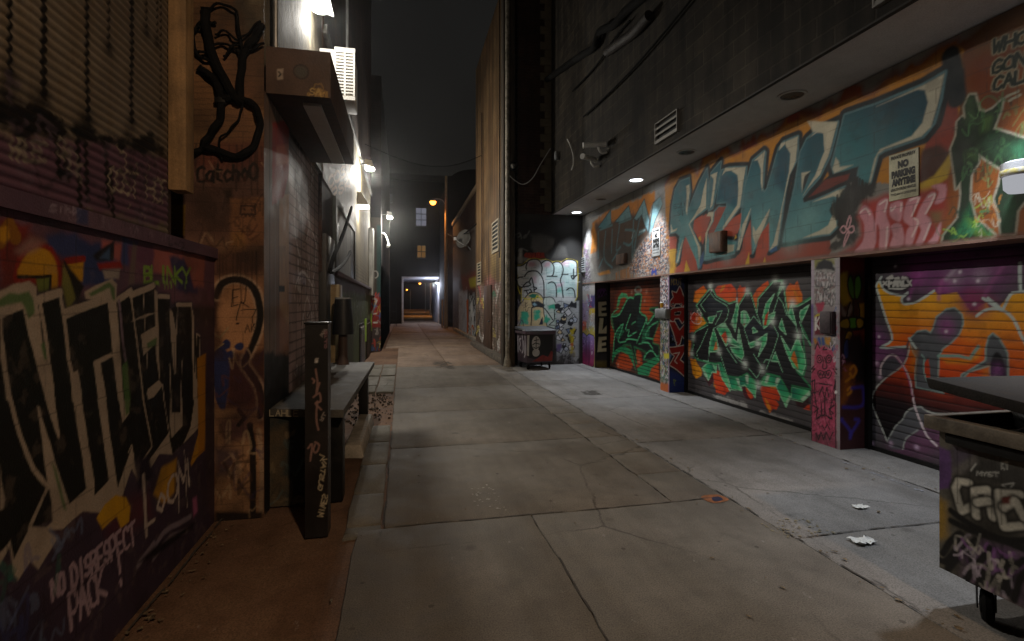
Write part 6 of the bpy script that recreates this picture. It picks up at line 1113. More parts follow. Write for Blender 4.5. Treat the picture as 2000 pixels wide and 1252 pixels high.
top_ = PP('-420,330 0,280 155,215 265,185 405,140 440,295 720,180 800,190 885,125 1040,95 1062,170 1145,172 1152,260 1200,228 1295,225 1305,430 1352,430 1362,867', ZA); bot_ = PP('1345,185 1240,300 1165,370 1140,240 1000,430 925,480 890,320 800,600 740,550 650,645 590,600 470,715 360,810 200,880', ZB)+PP('25,1095 20,1060 0,1076 -60,1085 -120,1100')
d.stroke(top_+bot_, .05, '#3a2f3c', soft=.015, closed=True); d.fill(top_+bot_, BL, soft=.005); d.fill('0,300 400,250 700,400 900,500 700,800 0,850', '#141a10', ZA, soft=.3, a=.6)
for p in ('-60,160 0,130 90,85 200,62 245,100 250,200 270,300 276,400 300,560 350,720 364,870 310,870 270,720 190,420 150,240 0,288 -60,300', '0,300 12,290 15,430 45,650 78,870 42,870 20,700 0,560', '572,140 640,100 760,52 792,90 786,200 802,370 818,600 838,870 800,870 770,600 746,370 725,180 690,170 620,188 580,182', '638,605 760,548 766,576 682,622 722,870 664,870 634,620', '480,690 525,668 545,760 556,870 494,870', '1045,125 1064,138 1076,430 1082,745 1058,560', '955,430 1066,362 1072,470 970,572', '1000,800 1075,735 1102,770 1042,850 1005,870 996,830', '890,342 980,290 1056,278 980,312', '1148,255 1166,265 1196,420 1190,690 1180,702 1155,420', '1296,230 1312,300 1316,680 1342,760 1332,870 1310,870 1300,500'): d.fill(p, PAL, ZA, soft=.005)
for p in ('308,-5 372,-5 403,240 395,272 345,130', '250,48 266,45 290,150 345,310 372,420 472,712 440,870 360,870 350,700 300,440 280,250', '658,-5 716,-5 746,250 780,480 797,592 740,552 720,420 690,200', '494,-5 551,-5 602,330 642,560 642,645 585,592 560,400 515,150', '804,-5 880,-5 876,92 830,157', '1154,-5 1166,-5 1166,90 1220,90 1220,-5 1233,-5 1236,180 1162,262 1150,160', '1318,-5 1352,-5 1346,192 1240,302 1292,180', '300,880 470,712 590,598 645,645 740,548 800,592 890,330 905,400 925,480 1000,430 1142,228 1168,372 1080,370 1000,500 940,560 890,470 830,650 700,770 560,760 420,880'): d.fill(p, PAL, ZB, soft=.005)
d.fill('58,1030 88,1030 113,1051 75,1112 60,1097 36,1133 26,1119 19,1066 0,1104 -80,1112 -80,1090 0,1080 20,1056 27,1093', PAL, soft=.006); d.fill('0,455 12,560 34,680 24,740 0,750', PAL, ZB, soft=.006, a=.8)
for p, w_, z in (('-60,300 0,285 150,222', .036, ZA), ('265,188 408,142', .036, ZA), ('268,190 302,400 345,720 362,870', .02, ZA), ('408,140 432,300 466,600 490,700 500,870', .022, ZA), ('440,286 722,182', .042, ZA), ('802,192 886,135', .036, ZA), ('886,162 1040,97', .036, ZA), ('886,160 912,350 972,870', .016, ZA), ('970,150 1000,660', .008, ZA), ('1075,168 1146,174', .026, ZA), ('1200,226 1296,226', .028, ZA), ('1202,230 1196,420', .012, ZA), ('1150,630 1158,870', .013, ZA), ('1232,610 1226,870', .009, ZA), ('1100,770 1112,870', .01, ZA), ('1330,430 1326,700', .012, ZA), ('1330,425 1356,440 1352,700', .012, ZA),
                 ('66,-5 130,230 225,480 325,590 200,870', .02, ZB), ('970,-5 1030,320 925,482', .014, ZB), ('1110,-5 1148,242', .01, ZB), ('868,360 890,310 905,400', .01, ZB)): d.stroke(p, w_, PAL, z, soft=.004)
d.stroke('806,200 832,480 850,600', .02, '#7c6c7a', ZA, soft=.006)
for p, z in (('-60,200 0,185 60,140 125,150 195,132 226,190 236,280 192,322 160,230 140,205 0,238', ZA), ('600,150 740,72 776,110 780,192 762,192 742,112 620,166', ZA), ('826,640 860,600 882,870 842,870', ZA), ('995,490 1062,448 1062,496 1000,527', ZA), ('350,430 380,470 452,752 430,742', ZB), ('845,-5 880,-5 876,88 850,110', ZB), ('275,500 300,480 320,600 300,600', ZA)): d.fill(p, '#4c6e3c', z, soft=.008, a=.9)
d.drips(d.pts('470,715 800,600', ZB), 10, .07, .007, PAL, seed=41, uv=True)
# purple foot of the wall, stars, tags

d.fill('188,1012 205,985 226,966 246,970 255,990 253,1018 236,1032 228,1008 200,1034', '#c4961f', soft=.006); d.fill('300,965 315,915 345,895 342,960 320,985', '#b5872a', soft=.02); d.fill('372,905 392,830 394,880 374,910', '#c08a1c', soft=.01); d.fill('262,900 290,890 300,930 270,960', '#20182c', soft=.02)
d.fill('385,700 402,690 400,880 388,890', '#b57a1c', soft=.01)
pw = '#a892a0'
d.text('NO DISRESPECT', '104,1172', '268,1058', (-4, -40), .02, pw, adv=1.12, seed=4, jit=.07); d.text('PACK !', '140,1226', '246,1130', (-6, -62), .022, pw, adv=1.1, seed=5, jit=.06)
d.text('LoOM', '284,1030', '372,948', (-2, -52), .024, '#b8aca4', adv=1.1, seed=6); d.stroke('280,930 286,1046', .03, '#b0a49c', soft=.006)
for p in ('296,1080 320,1040 350,1022 372,1010', '300,1090 330,1052 366,1036', '270,1102 300,1062'): d.stroke(p, .035, '#8d8290', soft=.01, sm=3, a=.8)
d.fill('268,1100 300,1070 330,1050 380,1020 376,1032 300,1090', '#15121a', soft=.02); d.stroke('348,900 350,1000', .015, '#b0a49c'); d.stroke('360,880 366,990', .012, '#b0a49c'); d.fill('376,975 384,970 386,1000 378,1010', '#a05a80', soft=.02)
d.scribble('-60,1150 60,1150 120,1240 -60,1300', 22, ['#3f4a86', '#6a7a9a', '#2a6a5a'], .12, .02, seed=4, a=.5)
d.blocks(.40, .203, '#1c1718', .55, .005, -.02); d.wash('#201a1a', .3, 5, .66, .1, 8); d.wash('#8a7a70', .15, 14, .7, .06, 12)
d = cv_band; d.wash('#4a3648', .6, 4, .5, .2); d.text('SiNX', '96,412', '160,420', (0, -13), .008, '#9a8a98', adv=1.1); d.text('LHD', '330,478', '362,486', (0, -12), .01, '#2a1e28'); d.fill('150,405 172,410 172,440 150,435', '#33406a', soft=.01, a=.8); d.scribble('100,395 380,480 380,490 100,415', 30, ['#8a7a88', '#3a2c3a'], .06, .006, seed=3, a=.6)
# ribbed shutter with black runs
d = cv_up; d.wash('#5a5044', .5, 2, .5, .2); d.wash('#918470', .4, 1.2, .6, .15, 4); d.wash('#6a5a44', .4, 30, .6, .1, 7, 1, .2)
blk = '-80,130 20,180 60,230 150,240 240,280 330,292 333,330 270,290 180,268 150,262 80,262 0,258 -80,240'
d.fill('-80,240 0,255 100,265 220,275 330,310 330,440 -80,380', '#5f4054', soft=.03, rag=.05, a=.9); d.fill('-80,160 0,185 60,215 150,245 230,275 290,262 330,300 332,312 250,292 160,272 80,270 0,262 -80,250', '#15120f', soft=.02, rag=.06)
R = np.random.RandomState(5)
for x, y1, w_ in ((18, 215, .022), (85, 215, .034), (170, 240, .03), (212, 135, .02), (256, 250, .036), (285, 70, .02), (312, 250, .014), (-40, 200, .03), (306, 90, .012)):
    u = d.m((x, 100))[0]; z1 = d.m((x, y1))[1]; pp = [(u+R.uniform(-.006, .006), z) for z in np.arange(5.0, z1, -.14)]; d.stroke(pp, w_, '#17130f', soft=.006, uv=True); d.spray([pp[-1]], .05, '#17130f', .9, uv=True)
for x, y0, y1 in ((110, 280, 345), (150, 270, 400), (165, 280, 390), (205, 290, 400), (125, 300, 350), (215, 330, 420)): d.stroke('%g,%g %g,%g' % (x, y0, x+5, y1), .03, '#19140f', soft=.008)
d.fill('108,330 140,328 138,352 118,350', '#0f0d0b', soft=.015); d.spray('10,190 70,215 165,245 250,270', .07, '#15110e', .8)
d.text('HRLEC', '20,312', '90,318', (0, -40), .016, '#8f8676', adv=1.05, seed=3, a=.7); d.text('SMEK', '110,300', '160,360', (2, -40), .014, '#8f8676', adv=1.05, seed=4, a=.6); d.text('COST HOR', '210,372', '330,400', (0, -46), .014, '#a89e88', adv=1.02, seed=5, a=.75); d.scribble('200,330 330,340 330,410 210,390', 26, ['#a39880', '#2a2420'], .09, .01, seed=5, a=.7); d.scribble('0,290 330,340 330,420 0,360', 40, ['#2a2226', '#6a5a68'], .12, .02, seed=8, a=.5)
# ================================================================== PAINT: plank front
d = cv_face; Zc = (320, 0, 2.98); Zq = (380, 380, 3.295); d.fill('330,-60 530,-60 530,320 330,320', '#8a6542', soft=.02); d.wash('#5c4430', .6, 2., .52, .18, 3); d.fill('345,-10 375,-10 372,255 350,250', '#a37a4c', soft=.01); d.fill('330,-60 347,-60 347,300 330,300', '#8f6d48', soft=.006)
for y in range(-40, 330, 11): d.stroke('350,%g 520,%g' % (y+2, y), .006, '#3a2a1d', soft=.003, a=.6)
d.stroke('350,-60 352,300', .012, '#4a3624'); d.stroke('376,-60 376,258', .008, '#4a3624'); d.fill('350,255 410,255 410,270 350,272', '#7a5c3e', soft=.006); d.fill('460,-60 530,-60 530,80 470,60', '#6c6a58', soft=.06, rag=.06, a=.7); d.fill('430,0 530,0 525,170 470,180', '#3f372f', soft=.08, rag=.1, a=.55)
d.fill('330,290 520,300 520,330 340,330', '#4a2f2a', soft=.04); d.fill('400,280 530,270 530,340 380,340', '#6a3a2c', soft=.04, a=.8); d.fill('330,330 530,330 530,470 330,470', '#6a4a44', soft=.04, a=.8, rag=.04); d.fill('328,400 362,400 360,460 330,455', '#a8842c', soft=.008)
d.text('CatchoO', '384,357', '504,350', (1, -32), .022, '#171210', adv=1.05, seed=2); d.fill('436,372 452,368 456,388 446,392', '#2a1d18', soft=.02); d.fill('450,388 520,385 520,480 452,480', '#b07a52', soft=.02, rag=.01)
d.stroke('471,402 497,402 499,418 470,419', .012, '#15110e', closed=True); d.stroke('472,422 476,418 480,423 484,418 488,423 492,418 497,423', .009, '#15110e'); d.stroke('477,408 478,410', .012, '#15110e'); d.stroke('490,408 491,410', .012, '#15110e')
d.fill('452,455 480,450 480,490 450,495', '#b8863a', soft=.03, a=.8); d.fill('415,490 512,485 516,530 420,540', '#2c1a14', soft=.04, rag=.03); d.fill('330,470 420,480 425,560 330,560', '#5a3640', soft=.04, a=.9)
d.fill('330,560 420,540 515,540 520,1015 330,1015', '#9a7052', soft=.03); d.wash('#7a5440', .5, 2.5, .55, .15, 9); d.fill('395,560 430,560 425,640 400,640', '#4d2f2a', soft=.03); d.fill('490,690 520,680 520,770 500,760', '#4a2c20', soft=.03); d.fill('440,690 500,720 510,790 440,800', '#4a2a28', soft=.04)
q = '424,578 432,556 452,546 474,548 494,562 506,590 508,624 500,656 488,684 478,710 490,730 505,755 512,790 506,812'
d.stroke(q, .085, '#b89a80', soft=.012, sm=4); d.stroke(q, .052, '#14100e', soft=.006, sm=4); d.fill('428,580 450,556 480,562 497,600 494,640 478,690 440,680 425,640', '#b58660', soft=.015, sm=2)
d.text('EJ', '452,598', '482,592', (2, -32), .008, '#1c1512', adv=1.); d.stroke('462,625 470,590 486,600', .008, '#1c1512'); d.stroke('472,606 500,604 492,620 496,640', .007, '#1c1512', sm=2); d.text('AK', '478,650', '502,648', (0, -16), .006, '#1c1512'); d.stroke('463,632 466,632', .014, '#3a2018')
for p in ('434,670 442,662 450,668 448,680 436,682', '458,674 470,668 476,674 472,684 460,682', '442,690 452,684 458,690 454,700 444,698', '412,700 430,675 445,690 450,720 440,800 425,790 410,740'): d.fill(p, '#28315e', soft=.006, sm=2)
d.stroke('396,640 430,660 446,640', .012, '#a8906c'); d.stroke('410,690 436,672', .012, '#a8906c'); d.fill('396,690 412,700 410,880 396,880', '#b08026', soft=.02); d.stroke('414,760 416,860 404,872', .03, '#b39a7a', soft=.008)
d.fill('420,800 500,800 510,900 505,1006 425,1006 415,900', '#a8805e', soft=.02); d.fill('425,820 480,815 500,850 440,870', '#43243a', soft=.05, a=.8); d.fill('415,870 470,880 460,930 420,930', '#2f2a44', soft=.05, a=.8); d.stroke('488,830 494,870 494,1000', .045, '#16110f', soft=.006); d.stroke('505,840 512,900 510,1000', .035, '#b09478', soft=.01); d.stroke('466,800 478,815 466,830', .03, '#16110f'); d.scribble('425,900 485,900 480,1000 430,1000', 12, ['#5a4030', '#c8a888'], .12, .02, seed=3, a=.5); d.fill('420,1000 512,1000 512,1020 420,1020', '#1a110d', soft=.02)
d.scribble('380,330 515,330 515,480 380,480', 26, ['#2a1a12', '#c0a080', '#5a2a20', '#241812'], .16, .012, seed=31, a=.55); d.scribble('400,700 515,700 515,1000 400,1000', 40, ['#2a1a12', '#c8ac88', '#3a3058', '#6a3a20'], .16, .016, seed=32, a=.6); d.fill('455,690 515,690 515,830 450,820', '#3c2228', soft=.05, rag=.05, a=.7); d.fill('395,560 425,560 430,700 395,700', '#3a241e', soft=.04, rag=.04, a=.7); d.drips(d.pts('400,500 515,490'), 14, .5, .012, '#2a1812', seed=33, a=.6, uv=True); d.drips(d.pts('350,280 520,285'), 16, .4, .014, '#241610', seed=34, a=.6, uv=True)
d.blocks(.4, .11, '#2c1c14', .5, .004); d.wash('#20150f', .5, 4, .58, .14, 12); d.wash('#1c120d', .45, 1.3, .58, .12, 21)
# trim beside the roller shutter
d = cv_trim; d.wash('#4e4038', .6, 3, .5, .2); d.fill('545,380 566,380 566,760 545,780', '#a08062', soft=.006); d.wash('#5a4634', .4, 6, .6, .12, 4, 1, .3)
for x in (515, 527, 545, 566, 571): d.stroke('%g,100 %g,900' % (x, x), .014, '#241b16', soft=.005)
d.stroke('538,100 538,900', .03, '#7a6c62', soft=.01); d.fill('532,240 566,230 566,330 555,385 532,400', '#8a2416', soft=.02, rag=.02); d.fill('540,285 566,280 566,320 540,322', '#a8583c', soft=.02); d.text('TS', '546,215', '556,170', (-10, -6), .012, '#9a8c7a'); d.fill('514,690 571,690 571,1000 514,1000', '#12100f', soft=.03, rag=.03); d.fill('546,558 556,558 556,570 546,570', '#0f0d0c', soft=.004); d.fill('545,400 566,400 566,480 545,480', '#b08a66', soft=.02, a=.6); d.fill('540,590 566,640 566,690 540,690', '#7a4a40', soft=.04, a=.6)
# roller shutter with scratched tags
d = cv_sht; d.fill('560,300 640,300 640,800 560,800', '#a58f8c', soft=.1, a=.9); d.wash('#6a5c58', .5, 2, .55, .15)
for y in ((300, 470), (500, 640), (640, 750)): d.scribble('573,%g 628,%g 628,%g 573,%g' % (y[0], y[0]+20, y[1], y[1]), 34, ['#d8d0ce', '#b8b0ae', '#2a2424'], .34, .02, seed=y[0], a=.9)
for p in ('580,330 575,440 585,500', '590,320 605,420 598,470', '612,340 600,420 618,480 610,560', '577,560 590,530 610,560 620,620', '590,640 600,580 612,650 600,720'): d.stroke(p, .03, '#d8d0ce', soft=.006, sm=3, a=.9)
d.lines_v(np.arange(.55, 3.4, .1), .010, '#1c1716', .8); d.lines_u(np.arange(5.2, 7.3, .3), .02, '#201a19', .6); d.fill('570,720 640,700 640,800 570,800', '#1c1816', soft=.06, a=.6)
d = cv_tagw; d.wash('#2a1e17', .6, 2, .5, .2); d.wash('#5a4432', .4, 4, .6, .1, 3); d.blocks(.24, .085, '#1f1712', .5, .008); d.text('COST', '642,368', '690,332', (-2, -20), .05, '#b89274', adv=1.1, a=.9); d.text('PSK', '650,390', '686,362', (-2, -18), .05, '#b89274', adv=1.1, a=.9); cv_tagw.build('tagged_brick', M_rough, B, LB, 1, .008)
d = cv_box; d.wash('#3a281e', .6, 5, .5, .2)
p0 = d.m((588, 140)); d.stroke([(p0[0]+.055*math.cos(a), p0[1]+.055*math.sin(a)) for a in np.linspace(0, 6.3, 20)], .014, '#2f231c', uv=True); d.fill([(p0[0]+.046*math.cos(a), p0[1]+.046*math.sin(a)) for a in np.linspace(0, 6.2, 18)], '#46423a', uv=True); d.fill('541,134 553,134 553,156 541,156', '#a09080', soft=.003); d.stroke('545,140 549,145 545,150', .012, '#1f1814'); d.scribble('595,170 640,172 640,190 595,188', 14, ['#c09a4c', '#a8843c'], .05, .008, seed=2); d.text('SA', '605,186', '628,186', (0, -14), .008, '#c8a860')
# green wall
d = cv_green; d.wash('#33402a', .6, 1.5, .5, .2); d.fill('655,560 730,565 730,720 655,720', '#56683a', soft=.2, a=.6); d.fill('655,535 730,550 730,575 655,570', '#5c4552', soft=.08, a=.7); d.scribble('662,570 722,575 722,640 662,640', 60, ['#8a9a78', '#2a2a26', '#7a5a6a', '#9aa88a'], .5, .03, seed=4, a=.6); d.drips(d.pts('660,560 722,575'), 30, .8, .03, '#2c3222', seed=6, a=.5, uv=True); d.fill('655,640 690,640 690,720 655,720', '#2c2a22', soft=.2, a=.6)
d = cv_cor; d.fill('722,580 746,580 746,640 722,640', '#8a2a24', soft=.03); d.fill('736,440 746,440 746,580 736,580', '#2a4f4c', soft=.04); d.text('Z', '727,612', '736,612', (1, -28), .05, '#c8c4bc', adv=1.); d.stroke('730,630 737,630', .05, '#c8c4bc'); p0 = d.m((733, 536)); d.stroke([(p0[0]+.09*math.cos(a), p0[1]+.12*math.sin(a)) for a in np.linspace(-1.5, 4, 16)], .04, '#b8b4ac', uv=True); d.fill('722,640 746,640 746,700 722,700', '#4a3f3c', soft=.05); d.scribble('724,560 744,560 744,690 724,690', 30, ['#b8b0a8', '#c84a3a', '#3a6a9a', '#c8a83a'], .2, .03, seed=4)
d = cv_corx; d.wash('#4a3a30', .6, 1, .5, .2)
# far panel building, tan wall
d = cv_pan; d.fill('896,570 914,565 914,660 896,655', '#c4ccdc', soft=.15); d.fill('913,560 940,552 940,670 913,664', '#15161a', soft=.1); d.scribble('916,600 930,598 930,660 916,655', 40, ['#d4d8dc', '#e0e4e4'], 1.1, .11, seed=3); d.fill('911,585 915,585 915,655 912,650', '#c8641c', soft=.05); p0 = d.m((923, 650)); d.stroke([(p0[0]+.5*math.cos(a), p0[1]+.32*math.sin(a)) for a in np.linspace(0, 6.3, 16)], .12, '#c86a1c', uv=True)
d.fill('900,540 930,530 930,565 905,570', '#7a3a2a', soft=.2, rag=.2); d.fill('915,545 930,540 930,560 918,562', '#a89a2c', soft=.1); d.scribble('897,575 912,572 912,650 897,648', 30, ['#7a8096', '#e0e8f0'], .8, .06, seed=8, a=.6); d.scribble('885,600 896,600 896,645 885,642', 30, ['#8a7a8a', '#4a4a6a'], .8, .06, seed=9, a=.6)
d = cv_tan; d.wash('#7a5e3e', .5, 1, .5, .2); d.wash('#7a5236', .5, 3, .6, .12, 4, 1, .25)
for u in np.arange(13.5, 20.4, .62): d.stroke([(u, 0), (u, 11)], .02, '#4a3020', uv=True, a=.3)
d.fill('930,560 1000,545 1000,720 930,690', '#b89890', soft=.2, rag=.2, a=.8); d.fill('945,545 985,530 985,560 950,575', '#b06a68', soft=.15, rag=.15, a=.8); d.scribble('932,560 996,550 996,715 932,680', 240, ['#c8bcb0', '#3a3030', '#8a4a4a', '#a89a6a', '#6a6a5a', '#d8d0c8', '#4a5a4a'], .5, .05, seed=6, a=.8); d.speckle('930,580 1000,570 1000,720 930,690', ['#b8aca0', '#3a302c', '#8f7f70'], 9, .56, .6, seed=2, soft=.3); d.fill('958,492 985,488 985,545 972,552 960,540', '#a58a52', soft=.05, a=.8); d.drips(np.array([[13.4, 9], [20, 9]]), 40, 5., .05, '#6c5438', seed=4, a=.35, uv=True)
d = cv_tan; d.wash('#46341f', .65, 2, .5, .16, 6, 3, .16); d.wash('#3c2c1c', .5, .8, .56, .14, 9); R = np.random.RandomState(44)
for i in range(26):
    u, v = R.uniform(13.6, 20), R.uniform(.3, 2.1); h = R.uniform(.25, .6); pp = [(u+R.uniform(0, .9), v+R.uniform(-h, h)*.6) for _ in range(6)]
    d.stroke(smooth(pp, 5), R.uniform(.04, .09), ['#d8d0c8', '#1c1a1c', '#b85a58', '#c8b860', '#4a7a60', '#e0dcd8', '#2a2430'][R.randint(7)], uv=True, a=.9)
# bench support, black post, dumpsters
d = cv_sup; d.wash('#1c2222', .6, 4, .5, .2); d.fill('520,830 560,830 560,990 525,995', '#5a4a34', soft=.06, rag=.08, a=.7); d.scribble('520,820 600,820 600,990 520,990', 14, ['#4a5a5a', '#14181a', '#7a6a50'], .15, .02, seed=2, a=.6); cv_sup_build()

d = cv_post; Zk = (480, 560, 2.503); d.wash('#26201e', .6, 6, .55, .15)
for s_, o, e, h, c, w_ in (('WW', '362,240', '385,205', (14, 6), '#8a807e', .006), ('CULTS', '395,300', '398,215', (-10, 2), '#7a5a60', .006), ('FR', '350,370', '354,350', (-12, 0), '#a8a29c', .007)): d.text(s_, o, e, h, w_, c, Zk, adv=1.1)
for p in ('342,405 350,470 345,520 360,470', '330,540 360,520 365,560 340,570 370,600', '350,560 345,640 355,700', '305,790 325,770 315,850', '340,760 360,775 345,810 330,800 340,770', '325,450 335,460 330,470'): d.stroke(p, .013, '#8a6a62', Zk, soft=.004, sm=3, a=.85)
d.text('PLL', '362,650', '384,610', (12, 6), .006, '#8d8580', Zk, adv=1.1); d.text('GUSTAV', '352,990', '378,830', (20, 10), .007, '#b0a48a', Zk, adv=1.1, seed=3); d.text('MIWES', '352,1120', '378,1010', (26, 6), .007, '#b0a48a', Zk, adv=1.1, seed=4); d.stroke('362,820 385,830 365,850', .006, '#b0a48a', Zk); d.spray('347,366', .008, '#d8d4d0', 1., Zk)
d = cv_dn; Zn = (1800, 850, 3.115); d.wash('#4c463c', .6, 3, .5, .2); d.wash('#8c8476', .6, 4, .56, .1, 4)
d.fill('90,60 180,90 180,330 85,330', '#6f4c82', Zn, soft=.01, rag=.01); d.fill('80,370 160,400 150,640 80,640', '#ab873a', Zn, soft=.03, rag=.02); d.fill('80,640 150,640 130,850 75,840', '#6d685a', Zn, soft=.03); d.fill('180,90 623,200 623,330 200,240', '#403d38', Zn, soft=.03); d.fill('190,60 340,90 260,190 200,215', '#5f5462', Zn, soft=.03); d.fill('190,200 330,120 340,170 230,240', '#77706a', Zn, soft=.02)
d.text('MYST', '335,245', '470,250', (0, -24), .006, '#c8c6bc', Zn, adv=1.1); d.text('KT', '485,205', '530,205', (0, -40), .005, '#c8c6bc', Zn); d.stroke('485,300 560,290 535,330 495,305', .006, '#c8c6bc', Zn); d.stroke('300,215 330,175', .007, '#c8c6bc', Zn)
d.fill('180,480 623,560 623,720 180,560', '#2b2823', Zn, soft=.05, a=.8); d.fill('250,660 450,680 623,720 623,1030 420,950 250,860', '#6f4e76', Zn, soft=.05, rag=.03, a=.85)
for p in ('290,290 225,280 205,330 240,460 320,425', '330,490 320,340 400,330 430,500', '335,410 410,400', '600,360 470,350 480,470 500,560 623,550', '500,440 570,400 623,500'): d.stroke(p, .062, '#1b1815', Zn, soft=.012); d.stroke(p, .036, '#dcd4c2', Zn, soft=.008)
d.fill('490,380 540,370 540,420 490,420', '#6d2a20', Zn, soft=.01)
R = np.random.RandomState(3)
for p in ('130,720 180,640 240,600 220,680 150,770', '160,820 240,720 330,640', '290,700 320,670 300,790 340,870', '270,880 330,800 420,690', '370,830 430,790 500,770 460,880 380,900', '430,880 500,830 540,760 480,940', '520,960 560,820 623,760', '560,1000 600,880 640,830', '180,460 260,520 400,600 623,690', '110,760 180,790', '180,520 300,580 500,640 640,640', '330,930 400,840'): d.stroke(p, .034, '#12100f', Zn, soft=.008, sm=4)
d.scribble('280,680 620,760 620,1010 300,870', 40, ['#d8c8d4', '#14110f', '#9a60a4', '#d8d0c0'], .09, .014, Zn, 5, .6); d.wash('#14120f', .3, 8, .63, .1, 7); d.drips(np.array([[.6, .9], [2.2, .9]]), 30, .4, .008, '#241f1a', seed=8, a=.5, uv=True)
cv_dn.build('body', M_steel, bpy.data.objects['dumpster'], (3.45, 1.4, 0), -1, .03)
p_ = thing('post', 'square black post with pale scrawled tags standing before the bench', 'post', (-.59, 3.89, 0)); cv_post.build('shaft', M_steel, p_, (-.59, 3.89, 0), -1, .15)
MB().box(-.672, -.505, 3.808, 3.975, 1.5, 1.515).build('cap', M_dark, p_, (-.59, 3.89, 0), bevel=.004)
# scrawl on the slab edge and the small dumpster: thin paint lying on their faces
def on_face(name, mat, parent, loc, polys):
    w = MB()
    for p in polys: w.add(p, [tuple(range(len(p)))])
    return w.build(name, mat, parent, loc)
def ribbon(pts, wd, f):
    out = []; P = [Vector((a, b, 0)) for a, b in pts]
    for i in range(len(P)-1):
        t = (P[i+1]-P[i]);
        if t.length < 1e-6: continue
        t = t.normalized(); n = Vector((-t.y, t.x, 0))*wd/2; e = t*wd*.4
        out.append([f(*(q.x, q.y)) for q in (P[i]-e+n, P[i]-e-n, P[i+1]+e-n, P[i+1]+e+n)])
    return out
A0, A1 = Vector((-1.04, 4.44, 0)), Vector((-.455, 4.27, 0)); dv = (A1-A0).normalized(); nv = Vector((dv.y, -dv.x, 0)).normalized(); ln = (A1-A0).length
k_ = [0]
def fe(a, b): k_[0] += 1; p = A0+dv*a+nv*(.0015+k_[0]*4e-6); return (p.x, p.y, .742+b)
ps = []
for i, ch in enumerate('LAHLE'):
    for st in GL[ch]: ps += ribbon([(.0+i*.05+gx*.038, .048*gy) for gx, gy in PP(st)], .009, fe)
on_face('scrawl', plain('pale_scrawl', '#a39a86', .6, .2), bpy.data.objects['bench'], (-.75, 6, 0), ps)
t, L = FD; k_[0] = 0
def ff(a, b): k_[0] += 1; tp = .012+.02*(.9-b)/.73; q = O+ex*a+ey*(tp-.002-k_[0]*1e-5); return (q.x, q.y, b)
def fs(b_, z): k_[0] += 1; tp = .012+.02*(.9-z)/.73; q = O+ex*(tp-.002-k_[0]*1e-5)+ey*b_; return (q.x, q.y, z)
blob = lambda f, cx, cy, rx, ry, n=18: [f(cx+rx*math.cos(6.283*i/n), cy+ry*math.sin(6.283*i/n)) for i in range(n)]
on_face('black_paint', plain('bin_black', '#151315', .5, .3), t, L, [[ff(.06, .30), ff(.3, .25), ff(.5, .3), ff(.72, .34), ff(.73, .86), ff(.06, .86)]])
on_face('red_paint', plain('bin_red', '#7d2a24', .5, .4, 9.), t, L, [[ff(.16, .2), ff(.71, .2), ff(.73, .42), ff(.68, .46), ff(.6, .30), ff(.45, .36), ff(.3, .27)]])
on_face('white_paint', plain('bin_white', '#a8a6a2', .5, .3, 9.), t, L, [blob(ff, .27, .66, .115, .17), blob(ff, .27, .42, .10, .10), [ff(.02, .36), ff(.08, .34), ff(.09, .86), ff(.03, .86)]])
sl = []
for p in ('.18,.62 .25,.66 .36,.63', '.27,.8 .27,.55', '.2,.56 .27,.52 .35,.56', '.22,.72 .33,.74'): sl += ribbon(PP(p), .022, ff)
on_face('black_scrawl', plain('bin_scrawl', '#121012', .5, .3), t, L, sl)
sl = []
for p in ('.12,.85 .1,.45 .2,.3', '.3,.85 .26,.5 .34,.4', '.4,.75 .5,.72 .44,.6 .54,.5 .42,.44', '.6,.8 .62,.4', '.2,.7 .16,.4'): sl += ribbon(smooth(PP(p), 3), .045, fs)
on_face('side_scrawl', plain('bin_side', '#b4aeb4', .5, .3), t, L, sl)
# ================================================================== BUILD THE PAINTED SHEETS
cv_low.build('lower_wall', M_cmu, A, LA, 1, .3); cv_band.build('ledge', M_cmu, A, LA, 1, .3); cv_up.build('ribbed_shutter', M_door, A, LA, 1, .25)
cv_face.build('plank_front', M_rough, B, LB, -1, .009); cv_trim.build('door_trim', M_rough, B, LB, 1, .25); cv_sht.build('roller_shutter', M_door, B, LB, 1, .15)
o = cv_box.build('end_plate', M_steel, B, LB, -1, 0); o.parent = hb
cv_green.build('green_wall', M_rough, B, LB, 1, .24)
cv_cor.build('painted_corner', M_rough, C_, LC, -1, .02); cv_corx.build('painted_side', M_rough, C_, LC, 1, .02)
cv_pan.build('painted_front', M_rough, F_, LF, -1, .004)
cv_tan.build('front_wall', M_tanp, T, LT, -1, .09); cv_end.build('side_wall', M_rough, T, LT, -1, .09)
cv_mur.build('mural_wall', M_cmu, G, LG, -1, .055)
for cv, n in ((cv_d1, 'nearest'), (cv_d2, ''), (cv_d3, '')):
    d = cv.build('roller_door', M_door, G, LG, -1, .05)
    w = MB(); y0, y1 = cv.us[0], cv.us[-1]; w.box(cv.c-.022, cv.c+.03, y0+.02, y1-.02, .003, .05); o = w.build('bottom_bar', M_dark, G, LG); o.parent = d
    for ya_, yb_ in ((y1-.055, y1-.004), (y0+.004, y0+.055)): o = MB().box(cv.c-.05, cv.c+.05, ya_, yb_, 0, 2.5).build('guide_rail', M_dark, G, LG); o.parent = d
for p_, j in ((cv_p1, cv_j1), (cv_p2, cv_j2), (cv_pe, cv_je)):
    p = p_.build('pier', M_cmu, G, LG, -1, .5)
    o = j.build('side_face', M_cmu, G, LG, -1, 0); o.parent = p
w = MB(); w.box(4.8, 5.3, 1.05, 1.45, 0, 2.188); w.build('pier', M_greyy, G, LG)
